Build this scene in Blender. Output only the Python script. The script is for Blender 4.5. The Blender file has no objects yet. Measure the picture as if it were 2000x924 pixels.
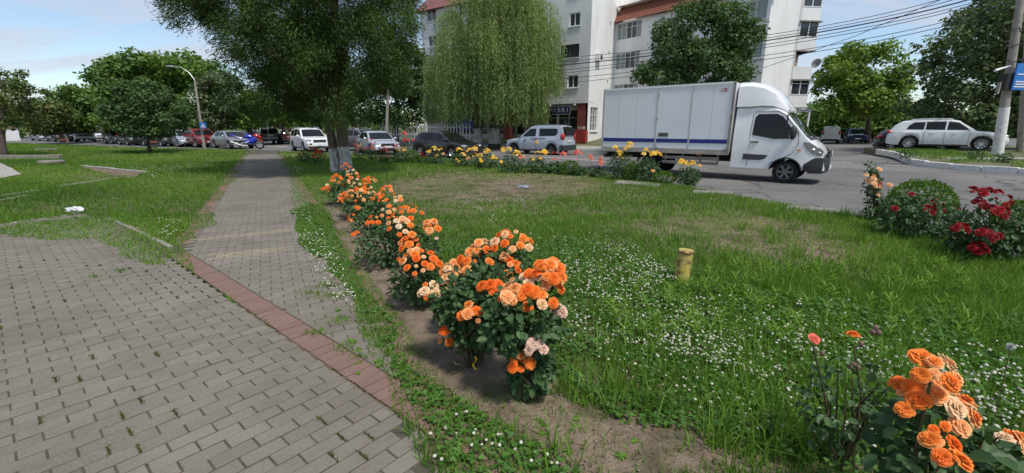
import bpy, bmesh, math, random
import numpy as np
from mathutils import Vector, Matrix

# ------------------------------------------------------------------ camera, sky, sun, exposure
SC = bpy.context.scene
C = SC.collection
F_PX, HZ, CAM_H = 850.0, 250.0, 1.575          # focal length and horizon in photo pixels, eye height in m
PITCH = math.atan((462 - HZ) / F_PX)
cam_d = bpy.data.cameras.new('camera')
cam_d.sensor_width = 36.0
cam_d.lens = 36.0 * F_PX / 2000.0
cam_d.clip_start = 0.05
cam_d.clip_end = 3000
cam = bpy.data.objects.new('camera', cam_d)
C.objects.link(cam)
cam.location = (0, 0, CAM_H)
cam.rotation_euler = (math.pi / 2 - PITCH, 0, 0)
SC.camera = cam

SUN_AZ, SUN_EL = math.radians(-52), math.radians(62)   # direction towards the sun: x-y angle from +X, elevation
sd = Vector((math.cos(SUN_AZ) * math.cos(SUN_EL), math.sin(SUN_AZ) * math.cos(SUN_EL), math.sin(SUN_EL)))
W = bpy.data.worlds.new('World')
SC.world = W
W.use_nodes = True
nt = W.node_tree
nt.nodes.clear()
out = nt.nodes.new('ShaderNodeOutputWorld')
bg = nt.nodes.new('ShaderNodeBackground')
sky = nt.nodes.new('ShaderNodeTexSky')
sky.sky_type = 'NISHITA'
sky.sun_disc = False
sky.sun_elevation = SUN_EL
sky.sun_rotation = math.pi / 2 - SUN_AZ
sky.air_density = 1.0
sky.dust_density = 0.45
sky.ozone_density = 2.2
tc = nt.nodes.new('ShaderNodeTexCoord')
sep = nt.nodes.new('ShaderNodeSeparateXYZ')
nt.links.new(tc.outputs['Generated'], sep.inputs[0])
# project the view direction onto a cloud layer: (x, y) / (z + 0.12)
addz = nt.nodes.new('ShaderNodeMath'); addz.operation = 'ADD'; addz.inputs[1].default_value = 0.16
mxz = nt.nodes.new('ShaderNodeMath'); mxz.operation = 'MAXIMUM'; mxz.inputs[1].default_value = 0.05
nt.links.new(sep.outputs[2], addz.inputs[0]); nt.links.new(addz.outputs[0], mxz.inputs[0])
dx = nt.nodes.new('ShaderNodeMath'); dx.operation = 'DIVIDE'
dy = nt.nodes.new('ShaderNodeMath'); dy.operation = 'DIVIDE'
nt.links.new(sep.outputs[0], dx.inputs[0]); nt.links.new(mxz.outputs[0], dx.inputs[1])
nt.links.new(sep.outputs[1], dy.inputs[0]); nt.links.new(mxz.outputs[0], dy.inputs[1])
comb = nt.nodes.new('ShaderNodeCombineXYZ')
nt.links.new(dx.outputs[0], comb.inputs[0]); nt.links.new(dy.outputs[0], comb.inputs[1])
mp = nt.nodes.new('ShaderNodeMapping')
mp.inputs['Rotation'].default_value = (0, 0, 0.5)
mp.inputs['Scale'].default_value = (0.42, 1.1, 1)
mp.inputs['Location'].default_value = (1.7, 0.6, 0)
nt.links.new(comb.outputs[0], mp.inputs[0])
nz = nt.nodes.new('ShaderNodeTexNoise')
nz.inputs['Scale'].default_value = 1.35
nz.inputs['Detail'].default_value = 9
nz.inputs['Roughness'].default_value = 0.58
nz.inputs['Distortion'].default_value = 0.5
nt.links.new(mp.outputs[0], nz.inputs['Vector'])
cr = nt.nodes.new('ShaderNodeValToRGB')
cr.color_ramp.elements[0].position = 0.42
cr.color_ramp.elements[0].color = (0.0, 0.0, 0.0, 1)
cr.color_ramp.elements[1].position = 0.62
cr.color_ramp.elements[1].color = (0.92, 0.92, 0.92, 1)
nt.links.new(nz.outputs['Fac'], cr.inputs[0])
mixc = nt.nodes.new('ShaderNodeMixRGB')
mixc.inputs[2].default_value = (4.0, 4.3, 4.95, 1)
nt.links.new(cr.outputs[0], mixc.inputs[0])
nt.links.new(sky.outputs[0], mixc.inputs[1])
nt.links.new(mixc.outputs[0], bg.inputs[0])
bg.inputs[1].default_value = 0.128
nt.links.new(bg.outputs[0], out.inputs[0])

sun_d = bpy.data.lights.new('sun', 'SUN')
sun_d.energy = 2.9
sun_d.angle = math.radians(8)
sun_d.color = (1.0, 0.95, 0.87)
sun = bpy.data.objects.new('sun', sun_d)
C.objects.link(sun)
sun.rotation_euler = sd.to_track_quat('Z', 'Y').to_euler()

SC.view_settings.view_transform = 'Standard'
SC.view_settings.look = 'None'
SC.view_settings.exposure = 0.32
SC.view_settings.gamma = 1.0
SC.view_settings.use_curve_mapping = False
SC.render.engine = 'CYCLES'
SC.cycles.max_bounces = 6
SC.cycles.transparent_max_bounces = 4
SC.cycles.diffuse_bounces = 3
SC.cycles.glossy_bounces = 3
SC.cycles.caustics_reflective = False
SC.cycles.caustics_refractive = False

# ------------------------------------------------------------------ pixels of the photograph -> places
CT, ST = math.cos(PITCH), math.sin(PITCH)
ROAD_Z = -0.08
def G(u, v, z=0.0):
    """point of the horizontal plane z seen at photo pixel (u, v)"""
    x = (u - 1000) / F_PX; y = (462 - v) / F_PX
    t = (z - CAM_H) / (-ST + y * CT)
    return Vector((x * t, (CT + y * ST) * t, z))
def AT(u, v, Y):
    """point at forward distance Y seen at photo pixel (u, v)"""
    x = (u - 1000) / F_PX; y = (462 - v) / F_PX
    t = Y / (CT + y * ST)
    return Vector((x * t, Y, CAM_H + (-ST + y * CT) * t))
def PX(x, y, z):
    z = z - CAM_H
    d = y * CT - z * ST
    return 1000 + F_PX * x / d, 462 - F_PX * (y * ST + z * CT) / d
def pip(poly, X, Y):
    P = np.asarray(poly, float); X = np.asarray(X, float); Y = np.asarray(Y, float)
    ins = np.zeros(X.shape, bool)
    j = len(P) - 1
    for i in range(len(P)):
        xi, yi, xj, yj = P[i, 0], P[i, 1], P[j, 0], P[j, 1]
        with np.errstate(divide='ignore', invalid='ignore'):
            c = ((yi > Y) != (yj > Y)) & (X < (xj - xi) * (Y - yi) / (yj - yi + 1e-12) + xi)
        ins ^= c
        j = i
    return ins

# ------------------------------------------------------------------ mesh helpers
class MB:
    """collects shapes, builds ONE mesh object"""
    def __init__(s): s.V = []; s.F = []; s.M = []
    def add(s, vs, fs, m=0):
        o = len(s.V); s.V += [tuple(v) for v in vs]
        s.F += [tuple(i + o for i in f) for f in fs]; s.M += [m] * len(fs)
        return s
    def box(s, c, size, rz=0.0, m=0, taper=1.0, rx=0.0, ry=0.0):
        hx, hy, hz = size[0] / 2, size[1] / 2, size[2] / 2
        R = Matrix.Rotation(rz, 3, 'Z') @ Matrix.Rotation(ry, 3, 'Y') @ Matrix.Rotation(rx, 3, 'X')
        vs = []
        for z in (-1, 1):
            k = taper if z > 0 else 1.0
            for x, y in ((-1, -1), (1, -1), (1, 1), (-1, 1)):
                vs.append(Vector(c) + R @ Vector((x * hx * k, y * hy * k, z * hz)))
        return s.add(vs, [(3, 2, 1, 0), (4, 5, 6, 7), (0, 1, 5, 4), (1, 2, 6, 5), (2, 3, 7, 6), (3, 0, 4, 7)], m)
    def bbox(s, c, size, bev=0.01, rz=0.0, m=0):
        """box with chamfered top edges"""
        hx, hy, hz = size[0] / 2, size[1] / 2, size[2] / 2
        R = Matrix.Rotation(rz, 3, 'Z'); vs = []
        for z, d in ((-hz, 0), (hz - bev, 0), (hz, bev)):
            for x, y in ((-1, -1), (1, -1), (1, 1), (-1, 1)):
                vs.append(Vector(c) + R @ Vector((x * (hx - d), y * (hy - d), z)))
        fs = [(8, 9, 10, 11)]
        for r in (0, 4):
            for i in range(4):
                j = (i + 1) % 4
                fs.append((r + i, r + j, r + 4 + j, r + 4 + i))
        return s.add(vs, fs, m)
    def loft(s, rings, m=0, caps=True, closed=True):
        n = len(rings[0]); vs = [p for r in rings for p in r]; fs = []
        for a in range(len(rings) - 1):
            for i in range(n if closed else n - 1):
                j = (i + 1) % n
                fs.append((a * n + i, a * n + j, (a + 1) * n + j, (a + 1) * n + i))
        if caps:
            fs.append(tuple(range(n - 1, -1, -1)))
            fs.append(tuple((len(rings) - 1) * n + i for i in range(n)))
        return s.add(vs, fs, m)
    def tube(s, pts, rad, n=6, m=0, caps=True):
        pts = [Vector(p) for p in pts]
        if not hasattr(rad, '__len__'): rad = [rad] * len(pts)
        rings = []
        up = Vector((0.31, 0.17, 0.93)).normalized()
        for i, p in enumerate(pts):
            a = pts[max(i - 1, 0)]; b = pts[min(i + 1, len(pts) - 1)]
            d = (b - a)
            d = d.normalized() if d.length > 1e-9 else Vector((0, 0, 1))
            x = d.cross(up)
            if x.length < 0.05: x = d.cross(Vector((1, 0, 0)))
            x.normalize(); y = d.cross(x)
            rings.append([p + (x * math.cos(2 * math.pi * k / n) + y * math.sin(2 * math.pi * k / n)) * rad[i] for k in range(n)])
        return s.loft(rings, m, caps)
    def lathe(s, prof, c=(0, 0, 0), axis='Z', n=16, m=0, caps=True):
        """prof: (radius, height) pairs"""
        rings = []
        for r, h in prof:
            ring = []
            for k in range(n):
                a = 2 * math.pi * k / n
                if axis == 'Z': p = (r * math.cos(a), r * math.sin(a), h)
                elif axis == 'Y': p = (r * math.cos(a), h, r * math.sin(a))
                else: p = (h, r * math.cos(a), r * math.sin(a))
                ring.append(Vector(c) + Vector(p))
            rings.append(ring)
        return s.loft(rings, m, caps)
    def ell(s, c, r, n=10, k=6, m=0, rz=0.0):
        R = Matrix.Rotation(rz, 3, 'Z'); rings = []
        for i in range(k + 1):
            t = math.pi * (i / k - 0.5); t = max(min(t, 1.52), -1.52)
            rings.append([Vector(c) + R @ Vector((r[0] * math.cos(t) * math.cos(2 * math.pi * j / n), r[1] * math.cos(t) * math.sin(2 * math.pi * j / n), r[2] * math.sin(t))) for j in range(n)])
        return s.loft(rings, m)
    def build(s, name, mats, parent=None, smooth=False, kind=None):
        me = bpy.data.meshes.new(name)
        me.from_pydata([tuple(v) for v in s.V], [], s.F)
        if not isinstance(mats, (list, tuple)): mats = [mats]
        for m in mats: me.materials.append(m)
        if len(mats) > 1: me.polygons.foreach_set('material_index', s.M)
        if smooth: me.polygons.foreach_set('use_smooth', [True] * len(me.polygons))
        me.update()
        if smooth:
            try: me.set_sharp_from_angle(angle=math.radians(38 if smooth is True else smooth))
            except Exception: pass
        o = bpy.data.objects.new(name, me)
        C.objects.link(o)
        if parent: o.parent = parent
        if kind: o['kind'] = kind
        return o
def obj(name, me, parent=None, loc=None, rot=None, scale=None):
    o = bpy.data.objects.new(name, me); C.objects.link(o)
    if parent: o.parent = parent
    if loc is not None: o.location = loc
    if rot is not None: o.rotation_euler = rot
    if scale is not None: o.scale = scale
    return o
def tag(o, label=None, cat=None, group=None, kind=None):
    if label: o['label'] = label
    if cat: o['category'] = cat
    if group: o['group'] = group
    if kind: o['kind'] = kind
    return o
def thing(name, label, cat, loc=(0, 0, 0), rz=0.0, group=None):
    o = bpy.data.objects.new(name, None); C.objects.link(o)
    o.location = loc; o.rotation_euler = (0, 0, rz); o.empty_display_size = 0.2
    return tag(o, label, cat, group)
def bigmesh(name, V, F, var=None, mat=None, parent=None, kind=None, link=True):
    """numpy vertices (n,3) and faces (m,k) -> object, float attribute 'v' per vertex"""
    V = np.ascontiguousarray(V, np.float32); F = np.ascontiguousarray(F, np.int32)
    me = bpy.data.meshes.new(name); m, k = F.shape
    me.vertices.add(len(V)); me.vertices.foreach_set('co', V.ravel())
    me.loops.add(m * k); me.loops.foreach_set('vertex_index', F.ravel())
    me.polygons.add(m); me.polygons.foreach_set('loop_start', np.arange(0, m * k, k, dtype=np.int32))
    if var is not None:
        at = me.attributes.new('v', 'FLOAT', 'POINT'); at.data.foreach_set('value', np.ascontiguousarray(var, np.float32))
    if mat: me.materials.append(mat)
    me.update(calc_edges=True)
    o = bpy.data.objects.new(name, me)
    if link: C.objects.link(o)
    if parent: o.parent = parent
    if kind: o['kind'] = kind
    return o
def nrm(A): return A / np.maximum(np.linalg.norm(A, axis=1, keepdims=True), 1e-9)
def leaf4(Cn, D, N, L, Wd, var, fold=0.15):
    """diamond leaves: base Cn, direction D, face normal N"""
    D = nrm(D); S = nrm(np.cross(D, N)); N2 = np.cross(S, D); n = len(Cn)
    L = np.broadcast_to(np.asarray(L, float), (n,))[:, None]; Wd = np.broadcast_to(np.asarray(Wd, float), (n,))[:, None]
    mid = Cn + D * L * 0.45 + N2 * Wd * fold
    V = np.stack([Cn, mid + S * Wd / 2, Cn + D * L, mid - S * Wd / 2], 1).reshape(-1, 3)
    F = np.arange(4 * n).reshape(n, 4)
    return V, F, np.repeat(var, 4)
def leaf6(Cn, D, N, L, Wd, var, fold=0.18, curl=0.12):
    """oval leaves folded along the midrib, two quads each"""
    D = nrm(D); S = nrm(np.cross(D, N)); N2 = np.cross(S, D); n = len(Cn)
    L = np.broadcast_to(np.asarray(L, float), (n,))[:, None]; Wd = np.broadcast_to(np.asarray(Wd, float), (n,))[:, None]
    a = Cn + D * L * 0.28; b = Cn + D * L * 0.70 - N2 * L * curl * 0.4; t = Cn + D * L - N2 * L * curl
    up = N2 * Wd * fold
    V = np.stack([Cn, a + S * Wd * 0.46 + up, b + S * Wd * 0.42 + up, t, b - S * Wd * 0.42 + up, a - S * Wd * 0.46 + up], 1).reshape(-1, 3)
    i = np.arange(n)[:, None] * 6
    F = np.concatenate([i + np.array([[0, 1, 2, 3]]), i + np.array([[0, 3, 4, 5]])], 0)
    return V, F, np.repeat(var, 6)
def join_np(parts):
    Vs, Fs, vs = [], [], []; o = 0
    for V, F, v in parts:
        Vs.append(V); Fs.append(F + o); vs.append(v); o += len(V)
    return np.concatenate(Vs), np.concatenate(Fs), np.concatenate(vs)
RS = np.random.RandomState
def rand_unit(rs, n): return nrm(rs.normal(size=(n, 3)))

# ------------------------------------------------------------------ materials
MT = {}
def mat(name, col, rough=0.7, metal=0.0, spec=0.5, col2=None, nscale=8.0, bump=0.0, bscale=60.0, coat=0.0, detail=4, lo=0.35, hi=0.65, coord='Object', stretch=None, col3=None, n3scale=1.2):
    if name in MT: return MT[name]
    m = bpy.data.materials.new(name); m.use_nodes = True
    t = m.node_tree; p = t.nodes['Principled BSDF']
    p.inputs['Base Color'].default_value = (*col, 1)
    p.inputs['Roughness'].default_value = rough
    p.inputs['Metallic'].default_value = metal
    p.inputs['Specular IOR Level'].default_value = spec
    if coat:
        p.inputs['Coat Weight'].default_value = coat; p.inputs['Coat Roughness'].default_value = 0.04
    if col2 or bump:
        tcn = t.nodes.new('ShaderNodeTexCoord'); src = tcn.outputs[coord]
        if coord == 'Geo':
            pass
        if stretch:
            mpn = t.nodes.new('ShaderNodeMapping'); mpn.inputs['Scale'].default_value = stretch
            t.links.new(src, mpn.inputs[0]); src = mpn.outputs[0]
    if col2:
        n = t.nodes.new('ShaderNodeTexNoise'); n.inputs['Scale'].default_value = nscale; n.inputs['Detail'].default_value = detail; n.inputs['Roughness'].default_value = 0.62
        t.links.new(src, n.inputs['Vector'])
        r = t.nodes.new('ShaderNodeValToRGB')
        r.color_ramp.elements[0].position = lo; r.color_ramp.elements[0].color = (*col, 1)
        r.color_ramp.elements[1].position = hi; r.color_ramp.elements[1].color = (*col2, 1)
        t.links.new(n.outputs['Fac'], r.inputs[0])
        last = r.outputs[0]
        if col3:
            n3 = t.nodes.new('ShaderNodeTexNoise'); n3.inputs['Scale'].default_value = n3scale; n3.inputs['Detail'].default_value = 6
            t.links.new(src, n3.inputs['Vector'])
            r3 = t.nodes.new('ShaderNodeValToRGB'); r3.color_ramp.elements[0].position = 0.5; r3.color_ramp.elements[1].position = 0.62
            t.links.new(n3.outputs['Fac'], r3.inputs[0])
            mx = t.nodes.new('ShaderNodeMixRGB'); mx.inputs[2].default_value = (*col3, 1)
            t.links.new(r3.outputs[0], mx.inputs[0]); t.links.new(last, mx.inputs[1]); last = mx.outputs[0]
        t.links.new(last, p.inputs['Base Color'])
    if bump:
        n2 = t.nodes.new('ShaderNodeTexNoise'); n2.inputs['Scale'].default_value = bscale; n2.inputs['Detail'].default_value = 5
        t.links.new(src, n2.inputs['Vector'])
        b = t.nodes.new('ShaderNodeBump'); b.inputs['Strength'].default_value = bump; b.inputs['Distance'].default_value = 0.02
        t.links.new(n2.outputs['Fac'], b.inputs['Height']); t.links.new(b.outputs[0], p.inputs['Normal'])
    MT[name] = m
    return m
def leafmat(name, c0, c1, trans=0.3, rough=0.5, spec=0.35, use_rand=False, c2=None):
    """two-tone by the per-leaf attribute 'v' (or the per-object random number), with light passing through"""
    if name in MT: return MT[name]
    m = bpy.data.materials.new(name); m.use_nodes = True
    t = m.node_tree; p = t.nodes['Principled BSDF']; o = t.nodes['Material Output']
    a = t.nodes.new('ShaderNodeAttribute'); a.attribute_name = 'v'
    r = t.nodes.new('ShaderNodeValToRGB')
    r.color_ramp.elements[0].color = (*c0, 1); r.color_ramp.elements[1].color = (*c1, 1)
    if c2:
        r.color_ramp.elements[1].position = 0.8
        e = r.color_ramp.elements.new(1.0); e.color = (*c2, 1)
    if use_rand:
        oi = t.nodes.new('ShaderNodeObjectInfo')
        ad = t.nodes.new('ShaderNodeMath'); ad.operation = 'MULTIPLY_ADD'; ad.inputs[1].default_value = 0.35
        sb = t.nodes.new('ShaderNodeMath'); sb.operation = 'MULTIPLY'; sb.inputs[1].default_value = 0.75
        t.links.new(oi.outputs['Random'], sb.inputs[0])
        t.links.new(a.outputs['Fac'], ad.inputs[0]); t.links.new(sb.outputs[0], ad.inputs[2])
        t.links.new(ad.outputs[0], r.inputs[0])
    else:
        t.links.new(a.outputs['Fac'], r.inputs[0])
    t.links.new(r.outputs[0], p.inputs['Base Color'])
    p.inputs['Roughness'].default_value = rough; p.inputs['Specular IOR Level'].default_value = spec
    if trans > 0:
        tr = t.nodes.new('ShaderNodeBsdfTranslucent')
        g = t.nodes.new('ShaderNodeMixRGB'); g.blend_type = 'MULTIPLY'; g.inputs[0].default_value = 1; g.inputs[2].default_value = (1.5, 1.45, 0.7, 1) if not use_rand else (1.1, 1, 0.9, 1)
        t.links.new(r.outputs[0], g.inputs[1]); t.links.new(g.outputs[0], tr.inputs[0])
        mx = t.nodes.new('ShaderNodeMixShader'); mx.inputs[0].default_value = trans
        t.links.new(p.outputs[0], mx.inputs[1]); t.links.new(tr.outputs[0], mx.inputs[2]); t.links.new(mx.outputs[0], o.inputs[0])
    MT[name] = m
    return m
def pavermat(name, c0, c1, cd):
    """concrete paver: per-brick tone (object random + attribute v), fine speckle, blotchy dirt"""
    m = bpy.data.materials.new(name); m.use_nodes = True
    t = m.node_tree; p = t.nodes['Principled BSDF']
    oi = t.nodes.new('ShaderNodeObjectInfo'); a = t.nodes.new('ShaderNodeAttribute'); a.attribute_name = 'v'
    ad = t.nodes.new('ShaderNodeMath'); ad.operation = 'ADD'; fr = t.nodes.new('ShaderNodeMath'); fr.operation = 'FRACT'
    t.links.new(oi.outputs['Random'], ad.inputs[0]); t.links.new(a.outputs['Fac'], ad.inputs[1]); t.links.new(ad.outputs[0], fr.inputs[0])
    r = t.nodes.new('ShaderNodeValToRGB'); r.color_ramp.elements[0].color = (*c0, 1); r.color_ramp.elements[1].color = (*c1, 1)
    t.links.new(fr.outputs[0], r.inputs[0])
    g = t.nodes.new('ShaderNodeNewGeometry')
    n = t.nodes.new('ShaderNodeTexNoise'); n.inputs['Scale'].default_value = 220; n.inputs['Detail'].default_value = 3
    t.links.new(g.outputs['Position'], n.inputs['Vector'])
    n2 = t.nodes.new('ShaderNodeTexNoise'); n2.inputs['Scale'].default_value = 1.1; n2.inputs['Detail'].default_value = 8; n2.inputs['Roughness'].default_value = 0.7
    t.links.new(g.outputs['Position'], n2.inputs['Vector'])
    r2 = t.nodes.new('ShaderNodeValToRGB'); r2.color_ramp.elements[0].position = 0.45; r2.color_ramp.elements[1].position = 0.72
    r2.color_ramp.elements[1].color = (0.75, 0.75, 0.75, 1)
    t.links.new(n2.outputs['Fac'], r2.inputs[0])
    mx = t.nodes.new('ShaderNodeMixRGB'); mx.inputs[2].default_value = (*cd, 1)
    t.links.new(r2.outputs[0], mx.inputs[0]); t.links.new(r.outputs[0], mx.inputs[1])
    r1 = t.nodes.new('ShaderNodeMapRange'); r1.inputs[1].default_value = 0.3; r1.inputs[2].default_value = 0.7; r1.inputs[3].default_value = 0.72; r1.inputs[4].default_value = 1.25
    t.links.new(n.outputs['Fac'], r1.inputs[0])
    mu = t.nodes.new('ShaderNodeMixRGB'); mu.blend_type = 'MULTIPLY'; mu.inputs[0].default_value = 1
    t.links.new(mx.outputs[0], mu.inputs[1]); t.links.new(r1.outputs[0], mu.inputs[2])
    t.links.new(mu.outputs[0], p.inputs['Base Color'])
    p.inputs['Roughness'].default_value = 0.88; p.inputs['Specular IOR Level'].default_value = 0.25
    b = t.nodes.new('ShaderNodeBump'); b.inputs['Strength'].default_value = 0.35; b.inputs['Distance'].default_value = 0.004
    t.links.new(n.outputs['Fac'], b.inputs['Height']); t.links.new(b.outputs[0], p.inputs['Normal'])
    MT[name] = m
    return m

mat('soil', (0.150, 0.112, 0.078), 0.95, col2=(0.245, 0.190, 0.138), nscale=9, bump=1.0, bscale=45, spec=0.15, detail=10, col3=(0.10, 0.085, 0.05), n3scale=2.0)
mat('asphalt', (0.115, 0.112, 0.107), 0.9, col2=(0.165, 0.16, 0.152), nscale=0.5, bump=0.5, bscale=130, spec=0.3, detail=12, col3=(0.185, 0.178, 0.165), n3scale=0.22)
def add_cracks(m):
    """thin dark crack lines on a surface, broken up by noise"""
    t = m.node_tree; p = t.nodes['Principled BSDF']; old = p.inputs['Base Color'].links[0].from_socket
    g = t.nodes.new('ShaderNodeNewGeometry'); n = t.nodes.new('ShaderNodeTexNoise'); n.inputs['Scale'].default_value = 0.9; n.inputs['Detail'].default_value = 6
    t.links.new(g.outputs['Position'], n.inputs['Vector'])
    ad = t.nodes.new('ShaderNodeVectorMath'); ad.operation = 'MULTIPLY_ADD'; ad.inputs[1].default_value = (1.6, 1.6, 0); t.links.new(n.outputs['Color'], ad.inputs[0]); t.links.new(g.outputs['Position'], ad.inputs[2])
    v = t.nodes.new('ShaderNodeTexVoronoi'); v.feature = 'DISTANCE_TO_EDGE'; v.inputs['Scale'].default_value = 0.22; t.links.new(ad.outputs[0], v.inputs['Vector'])
    r = t.nodes.new('ShaderNodeValToRGB'); r.color_ramp.elements[0].position = 0.003; r.color_ramp.elements[0].color = (0.38, 0.37, 0.36, 1); r.color_ramp.elements[1].position = 0.009; r.color_ramp.elements[1].color = (1, 1, 1, 1)
    t.links.new(v.outputs['Distance'], r.inputs[0])
    mu = t.nodes.new('ShaderNodeMixRGB'); mu.blend_type = 'MULTIPLY'; mu.inputs[0].default_value = 0.9; t.links.new(old, mu.inputs[1]); t.links.new(r.outputs[0], mu.inputs[2]); t.links.new(mu.outputs[0], p.inputs['Base Color'])
add_cracks(MT['asphalt'])
mat('far_ground', (0.10, 0.12, 0.05), 0.95, col2=(0.17, 0.15, 0.09), nscale=0.4)
mat('bank_soil', (0.085, 0.095, 0.040), 0.95, col2=(0.16, 0.145, 0.085), nscale=1.5, bump=0.6, bscale=12, detail=8)
mat('sidewalk', (0.30, 0.28, 0.25), 0.92, col2=(0.37, 0.35, 0.31), nscale=2.0, bump=0.3, bscale=40)
mat('joint', (0.060, 0.053, 0.038), 0.95, col2=(0.10, 0.088, 0.06), nscale=9, bump=0.5, bscale=80)
mat('kerb', (0.19, 0.175, 0.145), 0.93, col2=(0.30, 0.28, 0.24), nscale=6, bump=0.7, bscale=30, detail=8, col3=(0.20, 0.19, 0.15), n3scale=3.5)
mat('kerb_white', (0.72, 0.71, 0.68), 0.9, col2=(0.50, 0.48, 0.44), nscale=5, bump=0.5, bscale=30, lo=0.45, hi=0.7, detail=8)
mat('road_paint', (0.62, 0.61, 0.58), 0.8, col2=(0.35, 0.34, 0.33), nscale=14, lo=0.45, hi=0.75)
pavermat('paver_grey', (0.180, 0.160, 0.130), (0.212, 0.190, 0.156), (0.125, 0.109, 0.083))
pavermat('paver_tan', (0.235, 0.20, 0.145), (0.27, 0.23, 0.17), (0.20, 0.17, 0.125))
pavermat('paver_red', (0.190, 0.116, 0.094), (0.225, 0.140, 0.115), (0.165, 0.118, 0.094))
mat('concrete', (0.36, 0.34, 0.31), 0.92, col2=(0.25, 0.235, 0.21), nscale=3, bump=0.4, bscale=25, detail=8)
mat('pole_concrete', (0.36, 0.33, 0.29), 0.92, col2=(0.24, 0.22, 0.19), nscale=3, bump=0.3, bscale=25, stretch=(3, 3, 0.7))
mat('whitewash', (0.52, 0.52, 0.50), 0.92, col2=(0.22, 0.19, 0.16), nscale=4, bump=0.8, bscale=18, lo=0.42, hi=0.62, detail=9, stretch=(2.5, 2.5, 0.8))
mat('bark', (0.085, 0.065, 0.048), 0.95, col2=(0.17, 0.135, 0.105), nscale=5, bump=1.0, bscale=14, stretch=(4, 4, 0.5), spec=0.2)
mat('bark_dark', (0.05, 0.042, 0.034), 0.95, col2=(0.10, 0.085, 0.07), nscale=6, bump=0.8, bscale=16, stretch=(3, 3, 0.5), spec=0.2)
mat('white_trim', (0.80, 0.80, 0.79), 0.5)
mat('metal_grey', (0.42, 0.43, 0.43), 0.45, metal=0.6)
mat('tyre', (0.018, 0.018, 0.019), 0.85, spec=0.3)
mat('plastic', (0.022, 0.023, 0.025), 0.6)
mat('plastic_grey', (0.045, 0.047, 0.05), 0.55)
mat('rim', (0.55, 0.56, 0.57), 0.3, metal=0.8)
mat('rim_dark', (0.17, 0.17, 0.175), 0.45, metal=0.4)
mat('chrome', (0.7, 0.7, 0.7), 0.12, metal=1.0)
mat('car_glass', (0.008, 0.010, 0.011), 0.03, spec=0.35)
mat('head_glass', (0.40, 0.43, 0.45), 0.10, metal=0.35, spec=0.8, coat=0.6)
mat('lamp_dark', (0.10, 0.105, 0.11), 0.12, spec=0.8, coat=0.6)
mat('tail_red', (0.42, 0.012, 0.014), 0.15, spec=0.6, coat=0.5)
mat('amber', (0.75, 0.22, 0.01), 0.2)
mat('plate', (0.74, 0.74, 0.72), 0.5)
mat('seam', (0.03, 0.03, 0.03), 0.8)
mat('under', (0.012, 0.012, 0.012), 0.9)
# ------------------------------------------------------------------ the ground, road, kerbs, paving
def sheet(name, pts, m, z=None, kind='structure', skirt=None):
    bm = bmesh.new()
    vs = [bm.verts.new((p[0], p[1], (p[2] if len(p) > 2 else 0) if z is None else z)) for p in pts]
    f = bm.faces.new(vs)
    if f.normal.z < 0 or f.calc_area() < 0: f.normal_flip()
    bm.normal_update()
    if f.normal.z < 0: f.normal_flip()
    if skirt:
        n = len(vs); low = [bm.verts.new((v.co.x, v.co.y, v.co.z - skirt)) for v in vs]
        for i in range(n):
            j = (i + 1) % n
            bm.faces.new((vs[i], low[i], low[j], vs[j]))
    bmesh.ops.triangulate(bm, faces=[f])
    me = bpy.data.meshes.new(name); bm.to_mesh(me); bm.free()
    me.materials.append(MT[m]); o = obj(name, me); o['kind'] = kind
    return o
sheet('ground', [(-900, -60), (900, -60), (900, 1500), (-900, 1500)], 'far_ground', z=-0.20)
sheet('road', [(-95, 3), (95, 3), (95, 120), (-95, 120)], 'asphalt', z=ROAD_Z)

EDGE_PX = [(0, 279), (100, 282.5), (200, 286), (290, 289.5), (400, 291.5), (480, 293.5), (560, 296.5), (640, 299.5), (700, 302.5), (800, 307), (900, 313), (1000, 322), (1130, 335), (1200, 343), (1290, 355), (1345, 366), (1440, 383), (1530, 399), (1640, 417), (1720, 432), (1850, 468), (2000, 512)]
EDGE = [G(u, v) for u, v in EDGE_PX]
LAWN = [(-62, 44)] + [(p.x, p.y) for p in EDGE] + [(6.6, 3.2), (7.4, 0.5), (8, -3), (-20, -3), (-62, 8)]
sheet('lawn_ground', LAWN, 'soil', z=0.0, skirt=0.16)

# kerb stones along the lawn's road edge
kerb = thing('kerb', None, None); kerb['kind'] = 'structure'; 
rk = random.Random(5)
def kerb_run(pts, parent, m, step=1.0, w=0.14, top=0.015, h=0.2, jit=1.0, name='kerb_stone', side=0.0):
    P = [Vector((p[0], p[1], 0)) for p in pts]
    segs = [(P[i], P[i + 1]) for i in range(len(P) - 1)]
    acc = 0.0; cur = []
    total = sum((b - a).length for a, b in segs)
    def at(s):
        for a, b in segs:
            l = (b - a).length
            if s <= l: return a.lerp(b, s / max(l, 1e-6))
            s -= l
        return segs[-1][1]
    s = 0.0
    while s < total - 0.3:
        e = min(s + step, total); a, b = at(s), at(e); d = b - a
        c = (a + b) / 2
        tp = top + rk.uniform(-0.015, 0.015) * jit
        mb = MB(); mb.bbox((0, 0, -h / 2), (d.length - 0.012 - rk.uniform(0, 0.02) * jit, w, h), 0.014)
        o = mb.build(name, MT[m], parent)
        o.location = (c.x, c.y, tp + (p_z(c) if callable(side) else 0)); o.rotation_euler = (rk.uniform(-.03, .03) * jit, rk.uniform(-.012, .012) * jit, math.atan2(d.y, d.x) + rk.uniform(-.012, .012) * jit)
        s = e
i0 = [i for i, p in enumerate(EDGE_PX) if p[0] >= 480][0]
kerb_run([(p.x + 0.02, p.y + 0.04) for p in EDGE[i0:]], kerb, 'kerb', top=-0.012)

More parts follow.
